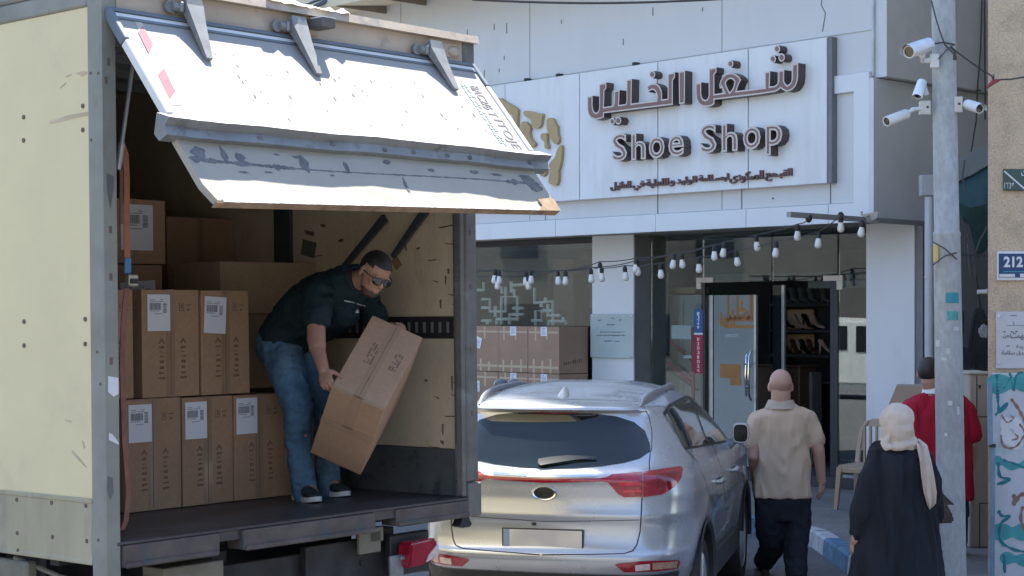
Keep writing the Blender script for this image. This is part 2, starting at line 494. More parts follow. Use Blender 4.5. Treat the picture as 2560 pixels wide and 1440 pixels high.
b = MB(); b.box(0.036, XR + 0.02, 0.0, TL - 0.05, 0.045, TF)
obj('cargo_floor', b, m_floor, truck, TM)
# posts, header
b = MB(); b.box(-0.012, 0.075, -0.004, 0.098, -0.06, TH - 0.004, 0.008)
b.mi = 1
for u, v in [(246, 183), (227, 183), (228, 350), (246, 1350), (251, 960), (243, 880)]:
    p = tp(u, v, 0, -0.012); b.box(-0.015, -0.01, p.y - 0.006, p.y + 0.006, p.z - 0.006, p.z + 0.006)
for u, v in [(276, 572), (278, 900), (270, 152), (264, 198), (277, 690)]:
    p = tp(u, v, 1, -0.004); b.box(p.x - 0.008, p.x + 0.008, -0.008, -0.002, p.z - 0.02, p.z + 0.012, 0.002)
b.mi = 2
for pts in [[(266, 432), (284, 440), (284, 470), (276, 520), (268, 480)], [(270, 1190), (282, 1195), (284, 1232), (276, 1250), (268, 1225)]]:
    b.prism([(lambda p: Vector((p.x, -0.005, p.z)))(tp(u, v, 1, -0.005)) for u, v in pts], (0, -0.0012, 0))
b.mi = 3
for pts in [[(270, 940), (296, 945), (296, 985), (284, 992), (270, 980)], [(272, 1082), (280, 1085), (296, 1105), (297, 1112), (282, 1105), (272, 1100)]]:
    b.prism([(lambda p: Vector((p.x, -0.005, p.z)))(tp(u, v, 1, -0.005)) for u, v in pts], (0, -0.0012, 0))
obj('corner_post', b, [m_steel, m_hole, mat('bare_dark_steel', (0.13, 0.125, 0.12), 0.6, var=0.3), mat('white_paint_chip', (0.66, 0.66, 0.68), 0.6)], truck, TM)
b = MB(); b.box(2.372, 2.405, 0.0, 0.045, 0.11, TH - 0.16, 0.004); b.box(2.408, TW + 0.004, -0.006, 0.098, 0.185, TH - 0.004, 0.010)
b.box(2.405, TW + 0.012, -0.016, 0.09, -0.003, 0.182, 0.006)
b.mi = 1
for z in (0.55, 0.9, 1.25, 1.55): b.box(2.44, 2.458, -0.009, -0.004, z, z + 0.03)
obj('corner_post', b, [mat('dark_worn_post', (0.125, 0.12, 0.115), 0.55, var=0.25, scale=8, dirt=(0.24, 0.25, 0.25), damt=0.6, dscale=5, dthr=0.57), m_hole], truck, TM)
b = MB(); b.box(0.078, 2.405, 0.0, 0.08, 2.50, 2.615, 0.004)
b.prism([(0.0, -0.045, 2.612), (0.0, -0.03, 2.655), (0.0, 0.085, 2.66), (0.0, 0.085, 2.617)], (TW, 0, 0))
b.box(0.078, 2.405, -0.006, 0.0, 2.478, 2.505, 0.002)
for x in (0.35, 1.15, 2.2): b.box(x, x + 0.16, -0.006, 0.0, 2.52, 2.60, 0.003)
b.ell((2.33, -0.005, 2.555), (0.055, 0.02, 0.03))
obj('header', b, m_head, truck, TM)
b = MB(); rnd = random.Random(5)
pa = [Vector((0.95 + 0.035 * k, -0.035 - rnd.uniform(0, 0.02), 2.652 + rnd.uniform(-0.004, 0.004))) for k in range(17)]
pb = [p + Vector((0, 0.04, 0.022 + rnd.uniform(-0.008, 0.012))) for p in pa]
for i in range(16): b.quad(pa[i], pa[i + 1], pb[i + 1], pb[i]); b.quad(pb[i], pb[i + 1], pb[i + 1] + Vector((0, 0.05, -0.01)), pb[i] + Vector((0, 0.05, -0.01)))
obj('torn_roof_edge', b, m_lip, truck, TM)
b = MB(); b.box(1.235, 1.325, -0.125, 0.0, 2.548, 2.595, 0.006); b.mi = 1; b.box(1.238, 1.322, -0.124, -0.03, 2.596, 2.602)  # pale cap paints the sunlight on top of the dark bracket
obj('header_bracket', b, [mat('dark_bracket', (0.11, 0.10, 0.095), 0.6), m_lip], truck, TM)

# the raised tail door: frame with x across, y up the panel, z out of its outer skin
dd = Vector((0, -0.42, -0.51)).normalized()
TD = TM @ frame((0, -0.012, 2.497), Vector((1, 0, 0)), -dd, Vector((0, dd.z, -dd.y)))
def tdp(u, v, n=0.0): return hit(TD, u, v, 2, n)
b = MB(); b.box(0.04, 2.46, -0.662, 0.0, -0.03, 0.0, 0.003)
rnd = random.Random(11); b.mi = 1
for k in range(46):
    x, y = rnd.uniform(0.45, 2.35), rnd.uniform(-0.62, -0.2); s = rnd.uniform(0.004, 0.010); a = rnd.uniform(-0.5, 0.5)
    b.prism([Vector((x + s * math.cos(t) * 0.7 + a * s * math.sin(t), y + s * 1.6 * math.sin(t), 0.0006)) for t in [q * PI / 3 for q in range(6)]], (0, 0, 0.0003))
door = obj('tail_door', b, [m_white, mat('tan_rust_fleck', (0.085, 0.068, 0.05), 0.8, var=0.3)], truck, TD)
b = MB()
b.box(0.04, 2.46, -0.022, 0.0, 0.001, 0.012, 0.002); b.box(0.04, 2.46, -0.066, -0.050, 0.0008, 0.006, 0.001)
b.mi = 1; b.box(0.04, 2.46, -0.048, -0.026, 0.0008, 0.004)
b.mi = 0; b.box(0.012, 0.042, -0.20, 0.0, -0.035, 0.012, 0.004); b.box(2.456, 2.486, -0.17, 0.0, -0.035, 0.012, 0.004)
b.mi = 1; b.box(0.014, 0.05, -0.66, -0.204, -0.035, 0.010, 0.006); b.box(2.454, 2.474, -0.66, -0.174, -0.035, 0.010, 0.005); b.box(2.4765, 2.492, -0.66, -0.174, -0.03, 0.006, 0.004)
obj('door_trim', b, [mat('blue_grey_trim', (0.13, 0.16, 0.19), 0.45, var=0.1), mat('pale_trim', (0.68, 0.67, 0.64), 0.4, var=0.06)], door, TD)
def decal(mbx, pts, fr=TD, n=0.0008, th=0.0012):
    mbx.prism([(lambda p: Vector((p.x, p.y, n)))(hit(fr, u, v, 2, n)) for u, v in pts], (0, 0, th))
b = MB(); b.mi = 1
decal(b, [(333, 45), (352, 52), (455, 262), (428, 262)])
b.mi = 0
decal(b, [(345, 80), (357, 66), (382, 108), (381, 116), (371, 133)], n=0.0022); decal(b, [(396, 186), (410, 170), (438, 228), (424, 247)], n=0.0022)
obj('reflective_tape', b, [m_redtape, m_yeltape], door, TD)
# lettering that runs down the right edge of the door
b = MB()
A1, A2 = tdp(1170, 190, 0.001), tdp(1270, 365, 0.001)
LF = TD @ frame((2.27, -0.18, 0.001), Vector((0, -1, 0)), Vector((0, 0, -1)), Vector((1, 0, 0)))
fit_text(b, '8AC2/6 T', LF, 0.0, 0.235, 0.045, 0.115, 0.0015, 0.006)
fit_text(b, 'ITOJE', LF, 0.255, 0.475, 0.04, 0.13, 0.0015, 0.006)
obj('door_lettering', b, m_ink, door)
b = MB(); rnd = random.Random(4)
for row, z in ((0, 0.012), (1, -0.018)):
    x = 0.0
    while x < 0.44:
        w = rnd.uniform(0.006, 0.02)
        if rnd.random() < 0.8: b.box(x, x + w, -0.0015, 0, z - 0.010 + rnd.uniform(-.002, .002), z + 0.010)
        x += w + rnd.uniform(0.003, 0.008)
obj('door_small_print', b, m_inkfaint, door, LF)
b = MB(); rnd = random.Random(9)
n = 50
prof = [(-0.42, 1.992), (-0.508, 1.966), (-0.474, 1.932), (-0.490, 1.892), (-0.435, 1.868), (-0.40, 1.90)]
rings = []
for i in range(n + 1):
    x = -0.03 + 2.59 * i / n
    w = 0.004 * math.sin(x * 3.1) + 0.003 * math.sin(x * 9) + rnd.uniform(-0.0015, 0.0015)
    rings.append([Vector((x, y - (w if j in (1, 3) else 0), z - (w * 0.8 if j in (1, 3, 2) else 0))) for j, (y, z) in enumerate(prof)])
b.loft(rings)
b.mi = 1
for x in (0.5, 0.95, 1.3, 1.5, 1.75, 1.92, 2.4): b.ell((x, -0.482, 1.915), (0.018, 0.006, 0.012), seg=8, rings=5)
obj('bumper_strip', b, [m_chan, m_stain], door, TM, smooth=True, sharp=25)
# lower folded leaf
ld = Vector((0, -0.170, -0.275)).normalized()
TDL = TM @ frame((0, -0.455, 1.885), Vector((1, 0, 0)), -ld, Vector((0, ld.z, -ld.y)))
b = MB()
b.prism([(0.045, 0.0, 0.0), (2.46, 0.0, 0.0), (2.492, -0.18, 0.0), (2.505, -0.255, 0.0), (0.13, -0.322, 0.0), (0.085, -0.24, 0.0)], (0, 0, -0.035))
b.mi = 1
def blot(fr, cx, cy, rx, ry, seed, n=0.0006, k=14):
    r = random.Random(seed)
    b.prism([Vector((cx + rx * math.cos(t) * r.uniform(0.55, 1.15), cy + ry * math.sin(t) * r.uniform(0.5, 1.2), n)) for t in [q * 2 * PI / k for q in range(k)]], (0, 0, 0.0008))
rnd = random.Random(21)
x = 0.10
while x < 2.44:
    y = -0.105 - 0.012 * math.sin(x * 2.2)
    big = x < 0.7 or x > 2.2
    blot(TDL, x, y, rnd.uniform(0.03, 0.05), rnd.uniform(0.008, 0.022) if big else rnd.uniform(0.002, 0.006), int(x * 1000), n=0.0006 + 0.00004 * int(x * 40 % 7))
    x += rnd.uniform(0.035, 0.055)
for cx, cy, rx, ry in [(0.14, -0.075, 0.05, 0.035), (0.28, -0.07, 0.02, 0.05), (0.37, -0.08, 0.03, 0.03), (0.75, -0.09, 0.035, 0.05), (0.72, -0.05, 0.03, 0.008), (1.02, -0.085, 0.02, 0.03),
                       (1.32, -0.035, 0.03, 0.014), (1.62, -0.06, 0.03, 0.01), (1.95, -0.05, 0.04, 0.012), (2.12, -0.055, 0.05, 0.01), (1.38, -0.17, 0.012, 0.045), (0.60, -0.045, 0.02, 0.005),
                       (2.36, -0.07, 0.06, 0.04), (2.40, -0.12, 0.06, 0.03), (0.5, -0.15, 0.03, 0.006), (0.35, -0.16, 0.03, 0.006), (0.9, -0.14, 0.02, 0.005)]:
    blot(TDL, cx, cy, rx, ry, int(cx * 997), n=0.0016)
leaf = obj('lower_leaf', b, [m_flap, m_stain], door, TDL)
b = MB(); rnd = random.Random(2)
for i in range(48):
    x = 0.16 + i * 0.0462
    yb = -0.325 + 0.066 * (x - 0.13) / 2.37; b.box(x, x + 0.0462, yb - 0.006, yb + 0.022 - rnd.uniform(0, 0.010), -0.004, 0.003 + rnd.uniform(0, 0.002))
obj('chipped_edge', b, m_lip, leaf, TDL)
b = MB(); b.prism([(2.36, -0.20, 0.0045), (2.497, -0.185, 0.0045), (2.512, -0.268, 0.0045), (2.32, -0.274, 0.0045), (2.37, -0.24, 0.0045)], (0, 0, 0.003))
b.prism([(0.12, -0.334, -0.04), (2.51, -0.266, -0.04), (2.51, -0.263, -0.04), (0.12, -0.3315, -0.04)], (0, 0, 0.042))
obj('bare_wood_edge', b, m_rust, leaf, TDL)
# hinge straps
for (a, c) in [((482, 22), (523, 148)), ((745, 70), (797, 186)), ((1088, 128), (1140, 224))]:
    p0 = tp(*a, 1, -0.05); q0 = TM.inverted() @ (TD @ tdp(*c, 0.012))
    b = MB()
    d = (q0 - p0).normalized(); up = Vector((0, -0.77, 0.63))
    sidev = Vector((1, 0, 0))
    def sec(p, w, h): return [p + sidev * w + up * h, p - sidev * w + up * h, p - sidev * w - up * h, p + sidev * w - up * h]
    b.loft([sec(p0 + Vector((0, 0.01, 0.045)), 0.045, 0.02), sec(p0, 0.05, 0.024), sec(p0 + (q0 - p0) * 0.35, 0.036, 0.016), sec(q0, 0.018, 0.008)])
    b.box(p0.x - 0.075, p0.x - 0.055, -0.06, -0.002, p0.z - 0.025, p0.z + 0.025, 0.006); b.tube([(p0.x - 0.11, -0.03, p0.z), (p0.x + 0.07, -0.03, p0.z)], 0.022, 10)
    b.tube([(p0.x - 0.115, -0.012, p0.z), (p0.x - 0.115, -0.03, p0.z)], 0.03, 12)
    obj('hinge', b, mat('weathered_hinge', (0.22, 0.225, 0.225), 0.5, metal=0.2, var=0.2, scale=10), door, TM)
b = MB(); p, q = tp(340, 105, 1, 0.05), tp(304, 360, 1, 0.10)
b.tube([p, q], 0.010, 8); b.tube([q, q + (q - p) * 0.25], 0.016, 8)
obj('gas_strut', b, m_alu, door, TM)
# sill beams, lower frame, lamp, wheels
def sx(u, v): return tp(u, v, 1, 0).x
for u0, u1, vv, zl, y0 in [(303, 545, 1360, -0.012, -0.015), (602, 933, 1330, -0.008, -0.02), (987, 1170, 1300, 0.0, -0.012)]:
    b = MB(); b.box(sx(u0, vv), sx(u1, vv), y0, 0.10, zl, 0.088, 0.01, segs=2)
    b.box(sx(u0, vv) + 0.01, sx(u1, vv) - 0.01, y0 - 0.012, y0 + 0.01, zl - 0.004, zl + 0.022, 0.006)
    obj('sill_beam', b, m_sill, truck, TM)
b = MB(); b.box(0.05, XR, -0.008, 0.05, 0.089, 0.104, 0.004)
obj('sill_edge', b, m_floor, truck, TM)
b = MB()
for x in (0.78, 1.64): b.box(x, x + 0.09, 0.22, TL, -0.36, -0.04)
for k in range(10): b.box(0.06, 2.44, 0.45 + k * 0.58, 0.52 + k * 0.58, -0.04, 0.04)
b.box(0.30, 1.72, 0.16, 0.21, -0.40, -0.10, 0.004)
b.box(1.30, 1.78, 0.11, 0.155, -0.46, -0.06, 0.004)
for x, z in [(1.36, -0.3), (1.5, -0.26), (1.5, -0.36), (1.62, -0.3), (1.68, -0.2)]: b.box(x, x + 0.02, 0.10, 0.112, z, z + 0.03, 0.003)
b.box(1.79, 1.95, 0.12, 0.2, -0.3, -0.02, 0.004)
b.box(0.3, 2.2, 0.9, 0.95, -0.6, 0.0)
obj('chassis_frame', b, m_chassis, truck, TM)
b = MB(); b.box(0.36, 0.72, 0.06, 0.22, -0.48, -0.055, 0.004); b.box(0.36, 0.80, 0.03, 0.10, -0.215, -0.195, 0.004)
obj('rear_bracket', b, m_beige, truck, TM)
b = MB(); b.box(1.70, 1.80, 0.05, 0.16, -0.075, 0.0, 0.003)
b.box(1.62, 1.78, 0.05, 0.07, -0.13, -0.02, 0.003)
obj('rear_bracket', b, m_beige, truck, TM)
b = MB(); b.box(0.0, 0.06, 0.62, 0.9, -0.5, -0.03, 0.01)
b.tube([(0.02, 0.75, -0.02), (0.1, 0.5, -0.1), (0.2, 0.3, -0.14)], 0.012, 6)
obj('side_bracket', b, m_beige, truck, TM)
b = MB(); b.box(-0.01, 0.03, 0.02, 0.05, -0.11, -0.06, 0.004); b.box(-0.05, 0.05, -0.02, 0.06, -0.125, -0.11, 0.004)
obj('step_bracket', b, m_beige, truck, TM)
b = MB(); b.box(1.80, 1.90, 0.0, 0.02, -0.36, -0.155, 0.004); b.box(1.86, 1.93, -0.02, 0.06, -0.18, -0.16, 0.003); b.box(1.80, 1.93, -0.03, -0.01, -0.50, -0.37, 0.003)
obj('lamp_bracket', b, mat('dull_galvanised', (0.22, 0.23, 0.24), 0.5, metal=0.4, var=0.3, scale=12), truck, TM)
# tail lamp traced at its own distance
LY = -0.06
pts = [(1028, 1358), (1085, 1344), (1094, 1349), (1098, 1372), (1096, 1392), (1062, 1412), (1024, 1422)]
o3 = [tp(u, v, 1, LY) for u, v in pts]
b = MB(); b.prism(o3, (0, 0.10, 0))
es = [e for e in b.bm.edges]; bmesh.ops.bevel(b.bm, geom=es, offset=0.012, segments=2, affect='EDGES')
lamp = obj('tail_lamp', b, m_redlens, truck, TM, smooth=True)
b = MB(); b.prism([(lambda p: Vector((p.x, LY - 0.002, p.z)))(tp(u, v, 1, LY)) for u, v in [(1092, 1360), (1095, 1374), (1093, 1388), (1064, 1405), (1070, 1388)]], (0, -0.006, 0))
obj('clear_lens', b, m_clear, lamp, TM)
b = MB(); q = tp(1040, 1385, 1, 0.05); b.box(q.x - 0.2, q.x + 0.1, 0.045, 0.09, q.z - 0.1, q.z + 0.12, 0.006)
obj('lamp_carrier', b, m_black, lamp, TM)
b = MB(); q = tp(1158, 1302, 1, 0.0)
b.prism([Vector((q.x + dx, -0.02, q.z + dz)) for dx, dz in [(-0.05, -0.025), (-0.035, 0.0), (-0.02, 0.035), (0.02, 0.035), (0.035, 0.0), (0.05, -0.02), (0.03, -0.035), (-0.03, -0.035)]], (0, 0.06, 0))
obj('rubber_buffer', b, m_black, truck, TM)
for sgn, x in ((-1, 0.10), (1, 2.40)):
    for y in (2.3,):
        fr = TM @ frame((x, y, -0.58), Vector((0, 1, 0)), Vector((0, 0, 1)), Vector((1, 0, 0)))
        b = MB(); b.lathe([(0.26, -0.1), (0.44, -0.13), (0.48, -0.09), (0.48, 0.42 if sgn < 0 else 0.09), (0.44, 0.45 if sgn < 0 else 0.13), (0.26, 0.4 if sgn < 0 else 0.1)], fr @ Matrix.Translation((0, 0, 0 if sgn < 0 else -0.1)), 28)
        w = obj('wheel', b, m_tyre, truck, smooth=True)
        b = MB(); b.lathe([(0.27, -0.11), (0.25, -0.06), (0.1, -0.04), (0.09, -0.12), (0.02, -0.13)] if sgn < 0 else [(0.27, 0.11), (0.25, 0.06), (0.1, 0.04), (0.09, 0.12), (0.02, 0.13)], fr, 20)
        obj('rim', b, m_alu, w, smooth=True)
    b = MB(); b.box(x - 0.1 if sgn < 0 else x - 0.35, x + 0.4 if sgn < 0 else x + 0.1, 1.55, 1.57, -0.9, -0.05)
    obj('mud_flap', b, m_black, truck, TM)
# ------------------------------------------------------------------ ground, pavement, kerb
g = MB(); g.quad((-150, -60, 0), (150, -60, 0), (150, 300, 0), (-150, 300, 0))
struct('road', g, mat('asphalt', (0.085, 0.085, 0.088), 0.85, var=0.22, scale=1.2, fine=0.5, dirt=(0.14, 0.135, 0.13), damt=0.5, dscale=0.8, dthr=0.55, bump=0.25, bscale=140))
FX = Vector((0.673, -0.740, 0)).normalized()
FM = frame((3.456, 19, 0), FX, Vector((-FX.y, FX.x, 0)), Vector((0, 0, 1)))       # shop front: x right, y into the shop
def fh(u, v, y): return hit(FM, u, v, 1, y)
kerbline = [(2.86, 6.0), (2.84, 12.0), (2.82, 14.6), (2.80, 16.2), (2.55, 17.1), (1.9, 17.9), (-2, 22.2), (-12, 33.2)]
b = MB(); pv = [Vector((x + 0.13, y + 0.02, 0.0)) for x, y in kerbline]
pv += [Vector((-6, 40, 0)), Vector((30, 40, 0)), Vector((30, 6, 0))]
b.prism(pv, (0, 0, 0.146))
struct('pavement', b, mat('pavement_asphalt', (0.16, 0.155, 0.15), 0.85, var=0.18, scale=1.6, fine=0.45, dirt=(0.10, 0.10, 0.10), damt=0.6, dscale=1.4, dthr=0.54, bump=0.25, bscale=90))
kb = thing('kerb', 'blue and white painted kerb along the pavement edge', 'kerb', (2.83, 15.2, 0))
pts = [Vector((x, y, 0)) for x, y in kerbline]
segs = []
for a, c in zip(pts[:-1], pts[1:]):
    n = max(1, round((c - a).length / 0.55))
    for i in range(n): segs.append((a + (c - a) * (i / n), a + (c - a) * ((i + 1) / n)))
mbw, mbb = MB(), MB()
for i, (a, c) in enumerate(segs):
    d = (c - a).normalized(); n = Vector((d.y, -d.x, 0)) * 0.16 * (1)
    t = mbb if (i // 2) % 2 == 0 else mbw
    a2, c2 = a + d * 0.006, c - d * 0.006
    prof = [(0.0, 0.0), (0.012, 0.14), (0.035, 0.158), (0.155, 0.158), (0.155, 0.0)]
    def P(q, k): nn = Vector((d.y, -d.x, 0)); return q + nn * k[0] + Vector((0, 0, k[1]))
    t.loft([[P(a2, k) for k in prof], [P(c2, k) for k in prof]])
obj('blue_kerb_stones', mbb, mat('blue_kerb_paint', (0.065, 0.15, 0.235), 0.75, var=0.3, scale=8, dirt=(0.22, 0.22, 0.22), damt=0.8, dscale=10, dthr=0.58, bump=0.3), kb)
obj('white_kerb_stones', mbw, mat('white_kerb_paint', (0.40, 0.405, 0.41), 0.75, var=0.25, scale=8, dirt=(0.24, 0.23, 0.22), damt=0.85, dscale=9, dthr=0.54, bump=0.3), kb)

# ------------------------------------------------------------------ shop building
m_clad = mat('pale_cladding', (0.72, 0.76, 0.81), 0.35, metal=0.15, var=0.03, scale=1.2, dirt=(0.44, 0.43, 0.41), damt=0.35, dscale=1.1, dthr=0.55, dsoft=0.25, stretch=(1, 1, 0.35))
m_clad2 = mat('upper_cladding', (0.62, 0.64, 0.66), 0.45, metal=0.1, var=0.04, scale=0.9, dirt=(0.36, 0.36, 0.35), damt=0.4, dscale=0.9, dthr=0.52, dsoft=0.25, stretch=(1.3, 1, 0.3))
m_cladg = mat('grey_return_cladding', (0.62, 0.66, 0.69), 0.5, var=0.08, scale=1.5)
m_frame = mat('dark_window_frame', (0.03, 0.035, 0.04), 0.4, var=0.2)
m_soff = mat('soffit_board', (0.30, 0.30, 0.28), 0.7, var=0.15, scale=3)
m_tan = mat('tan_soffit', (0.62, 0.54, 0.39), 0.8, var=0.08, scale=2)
m_win = glass('shop_glass', (0.90, 0.95, 0.95), 0.55, 0.0, 1.45, 0.005)
m_winr = glass('shop_glass_bright', (0.68, 0.76, 0.75), 1.0, 0.0, 1.5, 0.09)
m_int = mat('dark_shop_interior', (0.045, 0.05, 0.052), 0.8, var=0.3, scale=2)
XL, XR2 = -9.2, 0.54
shop = thing('shop_building', 'pale clad shop building with glass front, overhanging fascia and tall floors above', 'building', FM @ Vector((-4, 0.5, 0)))
b = MB(); b.box(-8.75, XR2, 0.10, 10.5, 3.392, 6.68)
b.box(-8.75, XR2, 0.085, 0.10, 5.24, 5.245)
obj('upper_wall', b, m_clad2, shop, FM)
b = MB()
rnd = random.Random(8)
for x in (-1.6, -4.9, -7.6): b.box(x - 0.004, x + 0.004, 0.0975, 0.1, 3.4, 6.6)
for x, z, h in [(-6.15, 5.95, .1), (-5.6, 5.98, .08), (-5.35, 5.9, .14), (-5.5, 5.4, .05), (-5.4, 5.55, .06), (-6.2, 5.4, .1), (-5.8, 5.3, .16), (-4.3, 5.9, .05), (-1.9, 5.75, .05), (-3.2, 5.5, .08), (-2.7, 5.8, .1)]:
    b.box(x - 0.008, x + 0.008, 0.0965, 0.1, z, z + h)
b.tube([(-0.15, 0.098, 6.0), (-0.12, 0.098, 5.8), (-0.16, 0.098, 5.6), (-0.1, 0.098, 5.5), (-0.14, 0.098, 5.3)], 0.006, 5)
obj('cladding_joint', b, mat('joint_dark_grey', (0.20, 0.21, 0.22), 0.8), shop, FM)  # dark grey joint lines and small marks on the cladding
b = MB(); b.box(XL, -8.75, 0.10, 0.5, 0, 6.68)
obj('tan_end_wall', b, m_tan, shop, FM)
b = MB(); b.prism([(XL - 0.1, -0.8, 6.50), (XL - 0.1, -0.8, 6.75), (XL - 0.1, 0.6, 6.80), (XL - 0.1, 0.6, 6.66)], (XR2 - XL + 0.1, 0, 0))
b.mi = 1
for k in range(9): b.box(XL + 0.35 + k * 0.9, XL + 0.38 + k * 0.9, -0.78, 0.09, 6.49, 6.66)
obj('eave_slab', b, [m_tan, mat('eave_joint', (0.22, 0.19, 0.15), 0.8)], shop, FM)
b = MB(); b.box(XL, XR2, 0.12, 11, 6.80, 25.4)
obj('tower_wall', b, mat('pale_render', (0.52, 0.50, 0.46), 0.85, var=0.08, scale=0.6), shop, FM)
for fl in range(5):
    for k in range(3):
        x = -8.2 + k * 3.0; z = 8.2 + fl * 3.3
        w = MB(); w.box(x, x + 1.5, 0.09, 0.119, z, z + 1.4)
        wo = obj('window_frame', w, m_frame, shop, FM)
        w = MB(); w.box(x + 0.06, x + 1.44, 0.08, 0.089, z + 0.06, z + 1.34)
        obj('pane', w, mat('upper_pane', (0.05, 0.07, 0.09), 0.05, coat=1.0), wo, FM)
# recess band to the right of the sign, white frame bands
b = MB(); b.box(0.335, XR2, 0.02, 0.099, 3.17, 4.785, 0.004); b.box(-0.04, 0.333, 0.05, 0.099, 4.59, 4.785, 0.004)
obj('white_frame_band', b, m_clad, shop, FM)
b = MB()
xs = [-9.0, -7.4, -6.0, -4.37, -2.62, -1.2, -0.03, 0.333]
for a, c in zip(xs[:-1], xs[1:]): b.box(a + 0.004, c - 0.004, 0.055, 0.099, 3.172, 3.385, 0.002)
obj('fascia_band', b, m_clad, shop, FM)
b = MB()
for k, x in enumerate([-7.4, -4.6, -2.62, -1.3, -0.03]): b.box(x - 0.006, x + 0.006, 0.094, 0.1, 3.39, 3.62)
b.box(-0.85, -0.83, 0.09, 0.1, 3.48, 3.5); b.box(0.44, 0.455, 0.012, 0.02, 3.26, 3.285)
obj('fascia_joint', b, MATS['joint_dark_grey'], shop, FM)
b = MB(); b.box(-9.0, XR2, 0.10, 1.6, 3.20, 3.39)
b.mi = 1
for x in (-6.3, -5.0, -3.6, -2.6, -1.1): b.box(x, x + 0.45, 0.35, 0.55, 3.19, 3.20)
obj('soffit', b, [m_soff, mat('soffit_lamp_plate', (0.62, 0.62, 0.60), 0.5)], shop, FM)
# corner return (grey) and its projecting upper box
b = MB(); b.box(XR2 + 0.002, XR2 + 0.06, 0.02, 7, 3.17, 4.71); b.box(XR2 + 0.002, XR2 + 0.04, 1.41, 7, 0.0, 3.17)
obj('side_wall', b, m_cladg, shop, FM)
b = MB(); b.box(XR2 + 0.004, XR2 + 0.17, 0.10, 7, 4.72, 6.68, 0.004)
b.mi = 1; b.box(XR2 + 0.004, XR2 + 0.03, 0.06, 0.10, 4.74, 6.68)
obj('side_box', b, [mat('grey_box_cladding', (0.62, 0.66, 0.69), 0.5, var=0.06), m_alu], shop, FM)
# pillars
b = MB(); b.box(-0.106, 0.545, 0.85, 1.4, 0.15, 3.20, 0.004)
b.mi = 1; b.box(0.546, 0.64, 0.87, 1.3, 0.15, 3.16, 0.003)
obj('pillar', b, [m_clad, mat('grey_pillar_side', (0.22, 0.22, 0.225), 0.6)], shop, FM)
b = MB(); b.box(-4.5, -3.745, 0.85, 1.5, 0.15, 3.20, 0.004)
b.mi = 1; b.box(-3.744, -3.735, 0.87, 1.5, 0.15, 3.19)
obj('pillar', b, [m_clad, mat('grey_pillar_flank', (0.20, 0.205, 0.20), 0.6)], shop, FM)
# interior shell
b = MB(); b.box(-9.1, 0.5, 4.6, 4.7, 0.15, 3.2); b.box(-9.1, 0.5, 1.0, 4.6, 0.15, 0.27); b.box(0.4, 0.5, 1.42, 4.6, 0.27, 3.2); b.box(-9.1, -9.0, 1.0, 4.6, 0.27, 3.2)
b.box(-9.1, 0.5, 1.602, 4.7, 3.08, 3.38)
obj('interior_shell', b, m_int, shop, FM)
# left display window
b = MB(); b.box(-9.0, -4.51, 0.98, 0.99, 0.45, 3.12)
obj('window_pane', b, m_win, shop, FM)
for z0, z1 in ((3.12, 3.19), (0.15, 0.45)):
    b = MB(); b.box(-9.0, -4.505, 0.94, 1.02, z0, z1)
    obj('window_rail', b, m_frame, shop, FM)
# entrance: frameless glass, corner fittings, door leaf, sill
E = 1.15
def ex(u): return fh(u, 900, E).x
def ez(u, v): return fh(u, v, E).z
DT = ez(1900, 705)
b = MB(); b.box(ex(1628), ex(1757) - 0.004, E, E + 0.012, 0.27, 3.19)
obj('side_glass', b, m_win, shop, FM)
b = MB(); b.box(ex(1757), ex(1928), E, E + 0.012, DT + 0.005, 3.19); b.box(ex(1931), ex(2093), E, E + 0.012, DT + 0.005, 3.19)
obj('transom_glass', b, m_winr, shop, FM)
b = MB(); b.box(ex(2097), 0.2, E, E + 0.012, 0.27, 3.19)
obj('side_glass', b, m_winr, shop, FM)
b = MB(); b.box(ex(1640), -0.106, 1.02, E + 0.1, 0.15, 0.268, 0.006); b.box(ex(2097), -0.106, E - 0.03, E + 0.03, 0.268, 0.30)
obj('door_sill', b, mat('grey_stone_sill', (0.30, 0.32, 0.34), 0.6, var=0.15, scale=5), shop, FM)
for (u0, v0, u1, v1, w, left) in [(1742, 694, 1783, 719, 0.05, True), (2059, 689, 2107, 714, 0.05, False)]:
    b = MB(); x0, x1 = ex(u0), ex(u1); z1 = ez(u0, v0); z0 = ez(u0, v1)
    b.box(x0, x1, E - 0.012, E + 0.024, z1 - 0.065, z1, 0.003)
    if left: b.box(x0, x0 + 0.075, E - 0.012, E + 0.024, z0 - 0.02, z1 - 0.066, 0.003)
    else: b.box(x1 - 0.085, x1, E - 0.012, E + 0.024, z0 - 0.05, z1 - 0.066, 0.003)
    obj('corner_fitting', b, mat('brushed_fitting', (0.55, 0.50, 0.44), 0.35, metal=0.4), shop, FM)
b = MB(); b.box(ex(1757), ex(1762), E, E + 0.03, 0.27, DT); b.box(ex(2076), ex(2095), E - 0.005, E + 0.05, 0.27, DT, 0.003)

